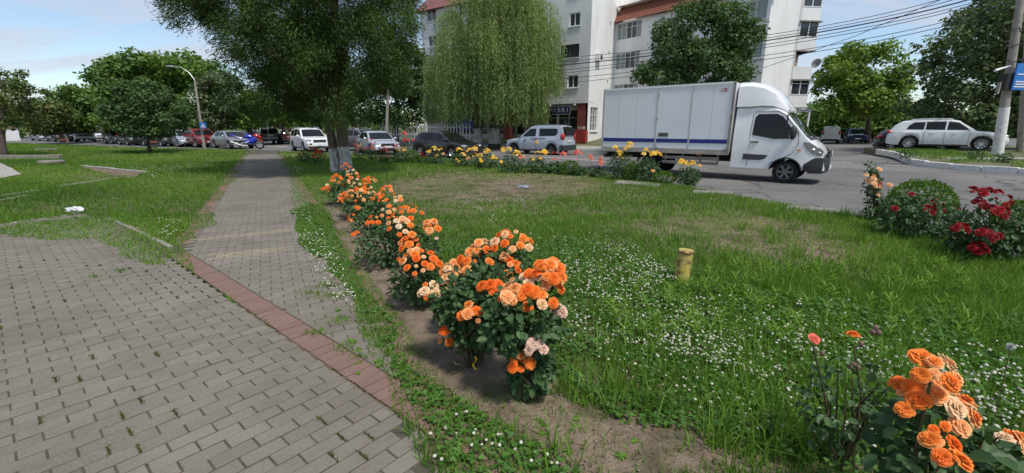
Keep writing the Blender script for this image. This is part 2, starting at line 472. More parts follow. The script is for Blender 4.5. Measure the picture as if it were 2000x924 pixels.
# ---- pavers
AL = 0.8719
E1 = np.array([math.cos(AL), math.sin(AL)]); N1 = np.array([math.sin(AL), -math.cos(AL)]); O1 = np.array([-1.608, 2.031])
AP = math.radians(29.0)
E2 = np.array([math.cos(AP), math.sin(AP)]); N2 = np.array([-math.sin(AP), math.cos(AP)])     # N2 runs along the path
def g2(u, v): p = G(u, v); return (p.x, p.y)
r0, r1 = np.array(g2(345, 512)), np.array(g2(800, 828))                                     # left edge of the red strip
rd = (r1 - r0) / np.linalg.norm(r1 - r0); rn = np.array([-rd[1], rd[0]]);
if rn[1] < 0: rn = -rn
PLAZA = [tuple(r0 - rd * 1.2)] + [g2(345, 512), g2(800, 828), g2(856, 930), (-0.25, 1.2), (0.1, -1.0), (-9.6, -1.0), (-13, 6.0), g2(-60, 447), g2(0, 441), g2(155, 420), g2(205, 425), g2(300, 470)]
BW, BL = 0.10, 0.20
def brick_mesh(name, m, l, w):
    mb = MB(); mb.bbox((0, 0, -0.03), (l - 0.009, w - 0.0075, 0.06), 0.002)
    me = bpy.data.meshes.new(name); me.from_pydata([tuple(v) for v in mb.V], [], mb.F); me.materials.append(MT[m])
    return me
def cut_brick(parent, c, ang, m, n, dist, o, z=0.009):
    """a brick cut along the line through o with normal n, keeping the side where (p - o).n * sign >= dist"""
    ca, sa = math.cos(ang), math.sin(ang); hl, hw = (BL - 0.010) / 2, (BW - 0.004) / 2
    P = [np.array([c[0] + x * ca - y * sa, c[1] + x * sa + y * ca]) for x, y in ((-hl, -hw), (hl, -hw), (hl, hw), (-hl, hw))]
    f = [(p - o) @ n - dist for p in P]; Q = []
    for i in range(4):
        j = (i + 1) % 4
        if f[i] >= 0: Q.append(P[i])
        if f[i] * f[j] < 0: Q.append(P[i] + (P[j] - P[i]) * f[i] / (f[i] - f[j]))
    if len(Q) < 3: return
    A = abs(sum(Q[i][0] * Q[(i + 1) % len(Q)][1] - Q[(i + 1) % len(Q)][0] * Q[i][1] for i in range(len(Q)))) / 2
    if A < 0.0009: return
    k = len(Q); q0 = sum(Q) / k
    g = MB(); g.add([(*(q - q0), 0) for q in Q] + [(*(q - q0), -0.06) for q in Q], [tuple(range(k))] + [(i, i + k, (i + 1) % k + k, (i + 1) % k) for i in range(k)])
    b = g.build('cut_brick', MT[m], parent); b.location = (q0[0], q0[1], z)
def lay(parent, cents, ang, meshes, nmax, seed, base_z=0.009, tan=None, name='brick'):
    """the nmax bricks that show largest become objects, the rest one joined part"""
    rs = RS(seed); cents = np.array(cents)
    d = np.hypot(cents[:, 0], cents[:, 1])
    u = 1000 + F_PX * cents[:, 0] / np.maximum(cents[:, 1] * CT + CAM_H * ST, 0.01)
    vv = np.array([PX(c[0], max(c[1], 0.05), 0)[1] for c in cents])
    d = d + np.where((u < -30) | (u > 2030) | (vv > 950) | (cents[:, 1] < 0.5), 100, 0)
    order = np.argsort(d)
    Vs, Fs, vs, Ms = [], [], [], []; k = 0
    base = np.array([v.co[:] for v in meshes[0].vertices]); bf = np.array([list(p.vertices) for p in meshes[0].polygons])
    for r, i in enumerate(order):
        x, y = cents[i]; z = base_z + rs.uniform(-0.003, 0.003)
        dr = rs.normal() * 0.008; tx, ty = rs.normal(0, 0.006, 2)
        if r < nmax:
            mi = 1 if (tan is not None and tan[i]) else 0
            obj(name, meshes[mi], parent, (x, y, z), (tx, ty, ang + dr))
        else:
            c, s = math.cos(ang + dr), math.sin(ang + dr)
            B = np.empty_like(base); B[:, 0] = base[:, 0] * c - base[:, 1] * s + x; B[:, 1] = base[:, 0] * s + base[:, 1] * c + y; B[:, 2] = base[:, 2] + z + base[:, 1] * tx
            Vs.append(B); Fs.append(bf + k * len(base)); vs.append(np.full(len(base), rs.rand())); k += 1
            Ms += [1 if (tan is not None and tan[i]) else 0] * len(bf)
    if Vs:
        o = bigmesh('brick_field', np.concatenate(Vs), np.concatenate(Fs), np.concatenate(vs), meshes[0].materials[0], parent, 'stuff')
        if len(meshes) > 1:
            o.data.materials.append(meshes[1].materials[0]); o.data.polygons.foreach_set('material_index', Ms)
plaza = thing('plaza_pavement', None, None); plaza['kind'] = 'structure'
cs = []
for j in range(-90, 90):
    for i in range(-60, 60):
        c = O1 + E1 * (BL * (i + 0.5) + (j % 2) * BL / 2) + N1 * BW * j
        cs.append(c)
cs = np.array(cs); cs = cs[pip(PLAZA, cs[:, 0], cs[:, 1]) & (cs[:, 1] > 0.3) & (cs[:, 0] > -1.35 * cs[:, 1] - 2.4)]
sheet('joint_sand', [(p[0], p[1]) for p in PLAZA], 'joint', z=0.0045)
sd_ = (cs - r0) @ rn
for c in cs[(sd_ >= -BL * 0.5) & (sd_ < BL * 0.5) & (((cs - r0) @ rd) > -0.3)]: cut_brick(plaza, c, AL, 'paver_grey', -rn, 0.004, r0)
cs = cs[sd_ < -BL * 0.5]
lay(plaza, cs, AL, [brick_mesh('brick', 'paver_grey', BL, BW)], 300, 1)
strip = thing('red_brick_strip', None, None); strip['kind'] = 'structure'
cs = [r0 + rn * 0.105 + rd * (0.05 + BW * j) for j in range(-4, 60)]
lay(strip, [c for c in cs if c[1] > 1.2], math.atan2(rn[1], rn[0]), [brick_mesh('brick', 'paver_red', BL, BW)], 300, 2, 0.010)
path = thing('brick_path', None, None); path['kind'] = 'structure'
cs, rc, tn = [], [], []
for j in range(0, 300):
    al = 1.0 + BW * j
    for i in range(-7, 7):
        ac = -0.22 + BL * i + (j % 2) * BL / 2
        c = E2 * ac + N2 * al
        if c[1] > 31.6: continue
        sdd = (c - r0) @ rn
        if -1.05 < ac < 0.6 and 0.10 < sdd < 0.325 and c[1] < 6: cut_brick(path, c, AP, 'paver_grey', rn, 0.212, r0)
        if sdd < 0.325: continue
        if -1.05 < ac < 0.6:
            cs.append(c); tn.append((7.45 < al < 7.7) or (6.2 < al < 6.55 and ac < 0.1) or (5.75 < al < 5.85 and ac > 0.2))
        elif (-1.30 < ac <= -1.05) or (0.6 <= ac < 0.86): pass
    for ac in (-1.16, 0.72):
        c = E2 * ac + N2 * al
        if (c - r0) @ rn > 0.30 and c[1] < 31.6: rc.append(c)
sheet('path_joint_sand', [tuple(E2 * -1.26 + N2 * 5.2), tuple(E2 * 0.82 + N2 * 3.4), tuple(E2 * 0.82 + N2 * 36.2), tuple(E2 * -1.26 + N2 * 36.2)], 'joint', z=0.0045)
lay(path, cs, AP, [brick_mesh('brick', 'paver_grey', BL, BW), brick_mesh('brick', 'paver_tan', BL, BW)], 300, 3, tan=tn)
border = thing('red_path_border', None, None); border['kind'] = 'structure'
lay(border, rc, AP, [brick_mesh('brick', 'paver_red', BL, BW)], 150, 4)

# concrete edging and slabs of the left lawn
edging = thing('concrete_edging', None, None); edging['kind'] = 'structure'
kerb_run([g2(-60, 448), g2(0, 440), g2(155, 418)], edging, 'kerb', 0.8, 0.09, 0.03, name='edging_stone')
kerb_run([g2(205, 424), g2(260, 446), g2(310, 472), g2(335, 486)], edging, 'kerb', 0.5, 0.07, 0.022, name='edging_stone')
kerb_run([g2(-60, 396), g2(0, 385), g2(60, 378), g2(75, 373), g2(150, 361), g2(230, 348)], edging, 'kerb', 0.9, 0.12, 0.045, name='edging_stone')
kerb_run([g2(-60, 406), g2(0, 394), g2(55, 384)], edging, 'kerb', 0.9, 0.12, 0.035, name='edging_stone')
kerb_run([g2(160, 325), g2(285, 338)], edging, 'concrete', 1.5, 0.14, 0.06, name='edging_stone')
kerb_run([g2(-40, 313), g2(120, 311)], edging, 'kerb', 1.5, 0.25, 0.22, h=0.4, name='edging_stone')
kerb_run([g2(72, 294), g2(112, 294)], edging, 'kerb', 1.0, 0.3, 0.16, h=0.4, name='edging_stone')
sheet('side_path', [g2(-80, 322), g2(0, 319), g2(24, 330), g2(42, 342), g2(0, 350), g2(-80, 358)], 'sidewalk', z=0.03)
ditch = sheet('ditch_soil', [g2(165, 326), g2(285, 337), g2(262, 346), g2(228, 346), g2(175, 332)], 'soil', z=0.008)
mb = MB(); c = G(1245, 360)
mb.bbox((0, 0, 0), (1.25, 0.6, 0.16), 0.03)
o = mb.build('concrete_slab', MT['kerb'], None); o.location = (c.x, c.y, -0.035); o.rotation_euler = (0.02, 0.03, -0.45)
tag(o, 'flat weathered concrete slab in the grass in front of the yellow roses', 'slab')
for (u, v, l, rz, lab) in ((1390, 378, 1.15, -0.62, 'pale broken kerb block beside the truck rear wheels'), (1585, 411, 1.1, -0.80, 'cracked concrete block at the grass edge below the truck front')):
    mb = MB(); mb.bbox((0, 0, 0), (l * 0.8, 0.26, 0.2), 0.035)
    c = G(u, v); o = mb.build('concrete_block', MT['kerb']); o.location = (c.x, c.y, -0.045); o.rotation_euler = (0.05, -0.03, rz)
    tag(o, lab, 'block')
c = G(100, 316, 0.1); mb = MB(); mb.lathe([(0.45, 0), (0.45, 0.08), (0.40, 0.10)], n=20); o = mb.build('manhole_cover', MT['kerb'], smooth=True)
o.location = (c.x, c.y, 0.06); tag(o, 'round dark concrete manhole cover in the left lawn', 'manhole cover')

# ---- road markings
mk = MB()
def dash(u0, v0, u1, v1, w=0.12):
    a, b = G(u0, v0, ROAD_Z), G(u1, v1, ROAD_Z); d = b - a; c = (a + b) / 2
    mk.box((c.x, c.y, ROAD_Z + 0.004), (d.length, w, 0.004), math.atan2(d.y, d.x))
dash(1618, 316.5, 1664, 318.5); dash(1728, 322.5, 1800, 325); dash(1045, 306, 1180, 315, 0.15); dash(470, 284, 560, 286.5, 0.5)
dash(1688, 290, 1735, 292.5)
mk.build('road_markings', MT['road_paint'])['kind'] = 'structure'

# ---- far side of the road: raised pavement rising to the building
FAR_PX = [(560, 276), (700, 279.5), (840, 283), (960, 287), (1060, 290), (1180, 292.5), (1260, 296)]
FAR = [G(u, v, 0.0) for u, v in FAR_PX]
FAR = [Vector((-40, 66, 0))] + FAR + [Vector((12.2, 28.8, 0)), Vector((14.8, 28.2, 0)), Vector((17.0, 30.0, 0)), Vector((19.5, 33.5, 0))]
NB = Vector((0.57, 0.82, 0))                                   # across the road, away from us
def bank_z(s): return 0.06 + 0.58 * min(1.0, max(0.0, s / 7.0))
rows = []
for s in (0.0, 0.12, 1.6, 3.5, 7.0, 45.0):
    rows.append([Vector((p.x + NB.x * s, p.y + NB.y * s, bank_z(s) if s > 0 else -0.12)) for p in FAR])
rows[1] = [Vector((p.x, p.y, 0.06)) for p in rows[0]]
mb = MB(); mb.loft(rows, closed=False, caps=False); o = mb.build('far_bank', MT['bank_soil']); o['kind'] = 'structure'
mb = MB(); mb.loft([[p + Vector((0, 0, 0.006)) for p in rows[1]], [p + Vector((0, 0, 0.006)) for p in rows[2]]], closed=False, caps=False)
mb.build('far_sidewalk', MT['sidewalk'])['kind'] = 'structure'
fk = thing('far_kerb', None, None); fk['kind'] = 'structure'
kerb_run([(p.x - NB.x * 0.07, p.y - NB.y * 0.07) for p in FAR[2:]], fk, 'kerb_white', 1.0, 0.14, 0.075, h=0.25)

# island at the right with the parked car
def isl_z(x, y): return 0.28 * math.exp(-((x - 27) / 14) ** 2 - ((y - 26) / 9) ** 2)
ISL = [(22.3, 27.0), (21.3, 24.6), (19.6, 22.0), (18.35, 20.1), (18.0, 18.9), (18.35, 17.4), (19.0, 16.0), (20.4, 13.0), (24, 6), (60, 6), (70, 22), (48, 40), (30, 35), (24.2, 30.5)]
bm = bmesh.new(); gx = []
n = len(ISL); cen = Vector((27, 25.0, 0))
rings = []
for k in (1.0, 0.93, 0.8, 0.6, 0.4, 0.2, 0.05):
    rings.append([Vector((cen.x + (x - cen.x) * k, cen.y + (y - cen.y) * k, 0)) for x, y in ISL])
low = [Vector((x, y, -0.12)) for x, y in ISL]
for r in rings:
    for p in r: p.z = isl_z(p.x, p.y) + 0.05
mb = MB(); mb.loft([low] + rings, caps=False); mb.add(rings[-1], [tuple(range(n))])
mb.build('island_ground', MT['bank_soil'])['kind'] = 'structure'
p_z = lambda c: isl_z(c.x, c.y)
ik = thing('island_kerb', None, None); ik['kind'] = 'structure'
kerb_run([(x - 0.05, y - 0.03) for x, y in ISL[:10]], ik, 'kerb_white', 1.0, 0.16, 0.07, h=0.3, side=p_z)
mb = MB()                                                       # paved standing for the parked car
pts = [(22.9, 27.6), (25.5, 25.2), (29, 22.5), (33, 25), (31, 30), (26, 31)]
me = [Vector((x, y, isl_z(x, y) + 0.058)) for x, y in pts]
mb.add(me, [tuple(range(len(pts)))]); mb.build('parking_pad', MT['asphalt'])['kind'] = 'structure'
mb = MB(); sw = [(20.3, 21.2), (24, 20.5), (32, 17.6), (40, 16), (40, 14.6), (32, 16.2), (23.6, 19.2), (20.0, 20.1)]
mb.add([Vector((x, y, isl_z(x, y) + 0.062)) for x, y in sw], [tuple(range(len(sw)))]); mb.build('island_sidewalk', MT['sidewalk'])['kind'] = 'structure'

# ------------------------------------------------------------------ grass, clover and weeds
leafmat('moss', (0.045, 0.060, 0.014), (0.13, 0.15, 0.035), 0.15, 0.8, 0.1)
leafmat('grass', (0.052, 0.138, 0.015), (0.190, 0.335, 0.048), 0.32, 0.55, 0.25, c2=(0.30, 0.30, 0.10))
leafmat('dry_grass', (0.20, 0.17, 0.085), (0.34, 0.29, 0.16), 0.15, 0.8, 0.1)
leafmat('clover_leaf', (0.042, 0.125, 0.022), (0.120, 0.25, 0.042), 0.28, 0.5, 0.3)
mat('clover_bloom', (0.40, 0.36, 0.25), 0.9, col2=(0.58, 0.57, 0.46), nscale=90, lo=0.3, hi=0.55)
def wpoly(px): return [g2(*p) for p in px]
LAWN_A = np.array(LAWN)
BED = wpoly([(636, 408), (662, 470), (690, 522), (716, 572), (752, 600), (776, 640), (770, 690), (830, 745), (900, 800), (1000, 850), (1090, 900), (1150, 940), (1480, 940), (1380, 868), (1250, 825), (1110, 775), (1050, 700), (960, 640), (880, 590), (830, 545), (770, 480), (720, 430), (690, 400), (660, 385)])
GAP_STRIP = wpoly([(556, 425), (585, 480), (640, 560), (690, 640), (760, 700), (770, 740), (835, 830), (870, 940), (1150, 940), (1000, 850), (830, 745), (770, 690), (776, 640), (716, 572), (662, 470), (636, 408), (600, 395)])
BARE1 = wpoly([(745, 352), (900, 342), (1100, 340), (1190, 358), (1160, 382), (1040, 396), (900, 400), (800, 392), (750, 376)])
BARE2 = wpoly([(1235, 430), (1330, 418), (1480, 420), (1600, 440), (1700, 478), (1700, 510), (1560, 512), (1400, 488), (1290, 462)])
CLOV = wpoly([(1090, 500), (1300, 510), (1330, 560), (1500, 590), (1700, 640), (1800, 760), (1990, 800), (1990, 950), (1550, 950), (1250, 850), (1100, 760), (1060, 640)])
CLOV2 = wpoly([(1010, 470), (1120, 480), (1250, 500), (1300, 560), (1150, 560), (1090, 540)])
PATHB = [tuple(E2 * -1.26 + N2 * 3.2), tuple(E2 * 0.80 + N2 * 2.3), tuple(E2 * 0.80 + N2 * 36), tuple(E2 * -1.26 + N2 * 36)]
def fbm(x, y, seed, sc):
    rs = RS(seed); v = np.zeros_like(x)
    for o in range(4):
        for _ in range(3):
            a = rs.rand() * 6.28; f = sc * (1.9 ** o) * (0.7 + 0.6 * rs.rand())
            v += np.sin((x * math.cos(a) + y * math.sin(a)) * f + rs.rand() * 6.28) * 0.62 ** o
    return v / 3.2
def grass_field(x, y):
    """probability of a blade and its height at ground points"""
    jx = x + 0.10 * fbm(x, y, 3, 7.0); jy = y + 0.10 * fbm(x, y, 4, 7.0)
    d = np.ones_like(x); h = 0.075 + 0.03 * fbm(x, y, 11, 1.6)
    d[~pip(LAWN_A, x, y)] = 0
    n = fbm(x, y, 9, 2.2)
    near_r = (x > -0.3) & (y < 6.5)
    h = np.where(near_r, 0.088 + 0.035 * fbm(x, y, 12, 1.3), h)
    h = np.where(y > 8, h * 1.05, h)
    rr = RS(len(x)); sx = jx + rr.normal(0, 0.10, len(x)) * np.clip(y / 4, 1, 5); sy = jy + rr.normal(0, 0.16, len(x)) * np.clip(y / 4, 1, 5)
    b = pip(BARE1, sx, sy) | pip(BARE2, sx, sy)
    d = np.where(b, np.clip(0.50 + 0.5 * n, 0.16, 0.9), d); h = np.where(b, 0.030, h)
    s = pip(GAP_STRIP, jx, jy)
    d = np.where(s, np.clip(1.0 + 0.9 * n, 0.1, 1), d); h = np.where(s, 0.05, h)
    bed = pip(BED, jx, jy)
    d = np.where(bed, np.clip(0.9 * fbm(x, y, 21, 2.6) - 0.22, 0.012, 0.6), d); h = np.where(bed, 0.05, h)
    pz = pip(PLAZA, x + 0.05 * n, y + 0.05 * n)
    d = np.where(pz, 0, d)
    # the path: bricks are bare, the edges are overgrown irregularly
    ac = x * E2[0] + y * E2[1]; al = x * N2[0] + y * N2[1]
    nn = fbm(x, y, 31, 1.5)
    onp = (al > 0.5) & (al < 36) & (ac > -1.27) & (ac < 0.82) & ((x - r0[0]) * rn[0] + (y - r0[1]) * rn[1] > -0.01)
    e_l = -1.03 + 0.20 * nn; e_r = np.interp(al, [1.5, 4, 6, 9, 12, 16, 36], [0.62, 0.42, 0.30, 0.26, 0.44, 0.50, 0.62]) + 0.13 * fbm(x, y, 33, 1.3)
    over = (ac < e_l) | (ac > e_r)
    d = np.where(onp, np.where(over, 0.85, 0), d); h = np.where(onp, 0.045, h)
    # overgrown corner of the plaza
    cor = pip(wpoly([(150, 424), (210, 424), (350, 490), (330, 520), (270, 512), (200, 470), (60, 470), (0, 462), (0, 446)]), jx, jy)
    d = np.where(cor, np.clip(0.75 + 0.6 * n, 0.1, 1), d); h = np.where(cor, 0.05, h)
    sl = pip(wpoly([(-80, 320), (0, 318), (24, 329), (44, 342), (0, 352), (-80, 360)]), x, y) | pip(wpoly([(165, 325), (290, 336), (262, 347), (226, 347), (172, 332)]), jx, jy)
    d = np.where(sl, 0.03, d)
    return d, h
BANDS = [(0.35, 2.5, 5200, 0.0055, 2), (2.5, 4.5, 4200, 0.0065, 2), (4.5, 8, 2100, 0.009, 2), (8, 14, 800, 0.015, 1), (14, 24, 300, 0.028, 1), (24, 47, 80, 0.06, 1)]
def blades(x, y, h, w, seg, rs, var, z=0.0):
    n = len(x); a = rs.rand(n) * 6.283; lean = np.abs(rs.normal(0, 0.55, n)); b = rs.rand(n) * 6.283
    B = np.stack([x, y, np.full(n, z)], 1); S = np.stack([np.cos(a), np.sin(a), np.zeros(n)], 1) * (w / 2)[:, None]
    Ld = np.stack([np.cos(b), np.sin(b), np.zeros(n)], 1) * (lean * h)[:, None]; U = np.stack([np.zeros(n), np.zeros(n), h], 1)
    if seg == 1:
        V = np.stack([B - S, B + S, B + U + Ld * 0.8], 1).reshape(-1, 3)
        return V, np.arange(3 * n).reshape(n, 3), np.repeat(var, 3)
    M = B + U * 0.55 + Ld * 0.28
    V = np.stack([B - S, B + S, M + S * 0.85, M - S * 0.85, B + U * (1 - 0.2 * np.minimum(lean, 1.5))[:, None] + Ld], 1).reshape(-1, 3)
    i = np.arange(n)[:, None] * 5
    F = np.concatenate([i + np.array([[0, 1, 2]]), i + np.array([[0, 2, 3]]), i + np.array([[3, 2, 4]])], 0)
    return V, F, np.repeat(var, 5)
parts = []; rs = RS(77)
for (y0, y1, rho, w, seg) in BANDS:
    xl = -1.28 * y1 - 1.8; xr = min(1.28 * y1 + 1.8, 8.0)
    n = int((xr - xl) * (y1 - y0) * rho)
    x = rs.uniform(xl, xr, n); y = rs.uniform(y0, y1, n)
    k = np.abs(x) < 1.26 * y + 1.7; x, y = x[k], y[k]
    k = pip(LAWN_A, x, y); x, y = x[k], y[k]
    d, h = grass_field(x, y)
    k = rs.rand(len(x)) < d; x, y, h = x[k], y[k], h[k]
    n = len(x)
    hh = h * rs.uniform(0.5, 1.35, n) + (rs.rand(n) < 0.02) * rs.uniform(0.03, 0.14, n) * (h > 0.06)
    var = np.clip(0.40 + 0.22 * fbm(x, y, 41, 0.9) + rs.normal(0, 0.17, n), 0, 0.97)
    parts.append(blades(x, y, hh, np.full(n, w) * rs.uniform(0.6, 1.3, n), seg, rs, var))
n = 90000; x = rs.uniform(-4.2, 1.2, n); y = rs.uniform(1.2, 9.2, n)          # dense short turf beside the path
k = pip(GAP_STRIP, x, y) & ~pip(PLAZA, x, y); x, y = x[k], y[k]; d, h = grass_field(x, y); k = (rs.rand(len(x)) < d) & (d > 0.25); x, y = x[k], y[k]; n = len(x)
parts.append(blades(x, y, rs.uniform(0.025, 0.085, n), np.full(n, 0.007) * rs.uniform(0.7, 1.3, n), 2, rs, np.clip(0.42 + 0.2 * fbm(x, y, 43, 1.5) + rs.normal(0, 0.15, n), 0, 0.95)))
V, F, v = join_np(parts)
o = bigmesh('lawn_grass', V, F, v, MT['grass'], None, 'stuff'); tag(o, 'green lawn grass on both sides of the brick path', 'grass')
# taller broad tufts in the near lawn
tp = []
for i in range(330):
    u, vv = rs.uniform(1080, 2060), rs.uniform(395, 900)
    p = G(u, vv)
    if pip(BED, [p.x], [p.y])[0] or not pip(LAWN_A, [p.x], [p.y])[0]: continue
    m = rs.randint(14, 40); R = rs.uniform(0.03, 0.12)
    x = p.x + rs.normal(0, R, m); y = p.y + rs.normal(0, R, m)
    tp.append(blades(x, y, rs.uniform(0.10, 0.26, m), np.full(m, 0.008), 2, rs, np.clip(rs.normal(0.35 + 0.2 * rs.rand(), 0.12, m), 0, 1)))
V, F, v = join_np(tp); bigmesh('tall_grass_tufts', V, F, v, MT['grass'], None, 'stuff'); tag(bpy.context.scene.objects['tall_grass_tufts'], 'taller coarse grass tufts in the near lawn', 'grass')
# dry clippings on the bare patches and soil
n = 9000; xs = rs.uniform(-6, 6.5, n); ys = rs.uniform(1.2, 17, n)
k = (pip(BARE1, xs, ys) | pip(BARE2, xs, ys)) ; xs, ys = xs[k], ys[k]
n2 = 700; xb = rs.uniform(-3, 2, n2); yb = rs.uniform(1.3, 9, n2); k = pip(BED, xb, yb); xs = np.concatenate([xs, xb[k]]); ys = np.concatenate([ys, yb[k]])
n = len(xs); a = rs.rand(n) * 6.28; L = rs.uniform(0.03, 0.12, n)
D = np.stack([np.cos(a), np.sin(a), rs.normal(0.05, 0.15, n)], 1)
V, F, v = leaf4(np.stack([xs, ys, np.full(n, 0.008)], 1), D, np.tile([0, 0, 1.0], (n, 1)) + rs.normal(0, .2, (n, 3)), L, L * 0.12, rs.rand(n))
o = bigmesh('dry_clippings', V, F, v, MT['dry_grass'], None, 'stuff'); tag(o, 'dry yellow grass clippings on the bare lawn patches', 'grass clippings')
# clover leaves: three leaflets on a short stalk
def clover(x, y, h, size, rs):
    n = len(x); parts = []; a0 = rs.rand(n) * 6.28; var = np.clip(rs.normal(0.45, 0.22, n), 0, 1)
    top = np.stack([x, y, h], 1); tl = rs.normal(0, 0.25, (n, 2))
    for k in range(3):
        a = a0 + k * 2.094
        D = np.stack([np.cos(a), np.sin(a), 0.15 + tl[:, 0] * np.cos(a) + tl[:, 1] * np.sin(a)], 1)
        parts.append(leaf6(top, D, np.tile([0, 0, 1.0], (n, 1)) + np.stack([-tl[:, 0], -tl[:, 1], np.zeros(n)], 1), size, size * 0.95, var, 0.12, 0.1))
    return join_np(parts)
n = 120000; x = rs.uniform(-5, 5.5, n); y = rs.uniform(1.0, 11, n)
k = (np.abs(x) < 1.24 * y + 1.4) & (rs.rand(n) < np.clip(3.2 / y, 0.1, 1)); x, y = x[k], y[k]
cn = fbm(x, y, 51, 1.1)
inC = pip(CLOV, x, y); inS = pip(GAP_STRIP, x, y); d, h = grass_field(x, y)
onbrick = pip(PLAZA, x, y)
keep = ((inC & (cn > -0.6)) | (inS & (cn > -0.5) & (d > 0.3)) | ((d > 0.9) & (cn > 0.35) & (y < 7) & (x > -2.2))) & ~onbrick
x, y, h = x[keep], y[keep], h[keep]
V, F, v = clover(x, y, np.clip(h * rs.uniform(0.5, 1.0, len(x)), 0.02, 0.11), rs.uniform(0.012, 0.022, len(x)) * np.clip(0.8 + y * 0.06, 1, 1.5), rs)
o = bigmesh('clover_leaves', V, F, v, MT['clover_leaf'], None, 'stuff'); tag(o, 'low green clover leaves in the lawn and beside the path', 'clover')
# white clover flower heads
me0 = bmesh.new(); bmesh.ops.create_icosphere(me0, subdivisions=1, radius=1.0)
for vv in me0.verts: vv.co *= 0.85 + 0.3 * rs.rand()
me0.verts.ensure_lookup_table(); SV = np.array([q.co[:] for q in me0.verts]); SF = np.array([[q.index for q in f.verts] for f in me0.faces]); me0.free()
fx, fy = [], []
def scatter_px(poly, n, thr, seed):
    P = np.array(poly, float); m = n * 6
    u = rs.uniform(P[:, 0].min(), P[:, 0].max(), m); v = rs.uniform(P[:, 1].min(), P[:, 1].max(), m)
    k = pip(P, u, v); u, v = u[k], v[k]
    xy = np.array([g2(a, b) for a, b in zip(u, v)]); f = fbm(xy[:, 0], xy[:, 1], seed, 1.8)
    xy = xy[f + rs.normal(0, 0.45, len(f)) > thr + 0.35][:n]; fx.extend(xy[:, 0]); fy.extend(xy[:, 1])
scatter_px([(1100, 470), (1250, 490), (1320, 560), (1200, 600), (1110, 580), (1090, 520)], 420, -0.75 + 0.35 * rs.rand(), 61)
scatter_px([(1000, 440), (1150, 450), (1350, 560), (1700, 620), (1990, 700), (1990, 900), (1500, 880), (1100, 700)], 420, -0.9, 60)
scatter_px([(1100, 560), (1330, 590), (1500, 620), (1620, 660), (1800, 740), (1980, 760), (1995, 840), (1700, 800), (1500, 760), (1300, 700), (1110, 660)], 820, -0.75 + 0.35 * rs.rand(), 62)
scatter_px([(1120, 640), (1400, 700), (1700, 780), (1995, 850), (1995, 920), (1650, 920), (1500, 850), (1250, 780)], 170, -0.75 + 0.35 * rs.rand(), 63)
scatter_px([(560, 425), (600, 410), (640, 470), (690, 560), (700, 620), (650, 590), (610, 520)], 190, -0.75 + 0.35 * rs.rand(), 64)
scatter_px([(820, 830), (900, 810), (1060, 880), (1130, 924), (850, 924)], 24, -0.75 + 0.35 * rs.rand(), 65)
scatter_px([(560, 300), (590, 305), (590, 345), (572, 345)], 90, -0.75 + 0.35 * rs.rand(), 66)
scatter_px([(250, 330), (420, 315), (420, 340), (300, 350)], 90, -0.75 + 0.35 * rs.rand(), 67)
scatter_px([(310, 430), (360, 440), (340, 475), (310, 470)], 24, -0.75 + 0.35 * rs.rand(), 68)
scatter_px([(900, 395), (1000, 385), (1060, 410), (960, 440)], 60, -0.75 + 0.35 * rs.rand(), 69)
fx, fy = np.array(fx), np.array(fy); n = len(fx)
d, h = grass_field(fx, fy); hz = np.clip(h * rs.uniform(0.75, 1.35, n), 0.04, 0.16)
r = rs.uniform(0.0065, 0.0125, n) * np.clip(0.9 + fy * 0.03, 1, 1.6)
V = (SV[None] * r[:, None, None] * np.array([1, 1, 0.85]) + np.stack([fx, fy, hz], 1)[:, None]).reshape(-1, 3)
F = (SF[None] + (np.arange(n) * len(SV))[:, None, None]).reshape(-1, 3)
o = bigmesh('clover_flowers', V, F, None, MT['clover_bloom'], None, 'stuff'); tag(o, 'small white clover flower heads scattered in the lawn', 'clover flowers')
# broad-leaved light weeds in the near lawn (rosettes of long leaves)
parts = []
for i in range(110):
    u, vv = rs.uniform(1180, 1900), rs.uniform(520, 680)
    p = G(u, vv); m = 11; a = rs.rand() * 6.28 + np.arange(m) * 2.4; t = np.arange(m) / m
    D = np.stack([np.cos(a), np.sin(a), 0.25 + 1.3 * t], 1)
    Cc = np.tile([p.x, p.y, 0.05], (m, 1)) + np.stack([0 * t, 0 * t, 0.10 * t], 1)
    parts.append(leaf6(Cc, D, np.tile([0, 0, 1.0], (m, 1)), rs.uniform(0.05, 0.085), 0.014, np.clip(rs.normal(0.60, 0.10, m), 0, 0.79), 0.1, 0.3))
for (u0, v0, u1, v1, cnt) in ((560, 300, 640, 390, 60), (1400, 330, 1700, 420, 0), (1060, 740, 1500, 900, 25), (660, 560, 860, 800, 45), (880, 780, 1200, 924, 28)):
    for i in range(cnt):
        p = G(rs.uniform(u0, u1), rs.uniform(v0, v1))
        if pip(PLAZA, [p.x], [p.y])[0]: continue
        m = 9; a = rs.rand() * 6.28 + np.arange(m) * 2.4
        D = np.stack([np.cos(a), np.sin(a), rs.uniform(0.1, 0.6, m)], 1)
        parts.append(leaf6(np.tile([p.x, p.y, 0.01], (m, 1)), D, np.tile([0, 0, 1.0], (m, 1)), rs.uniform(0.02, 0.04), 0.016, np.clip(rs.normal(0.45, 0.15, m), 0, 0.79), 0.12, 0.3))
V, F, v = join_np(parts); o = bigmesh('low_weeds', V, F, v, MT['grass'], None, 'stuff'); tag(o, 'low leafy weeds among the grass and on the soil', 'weeds')
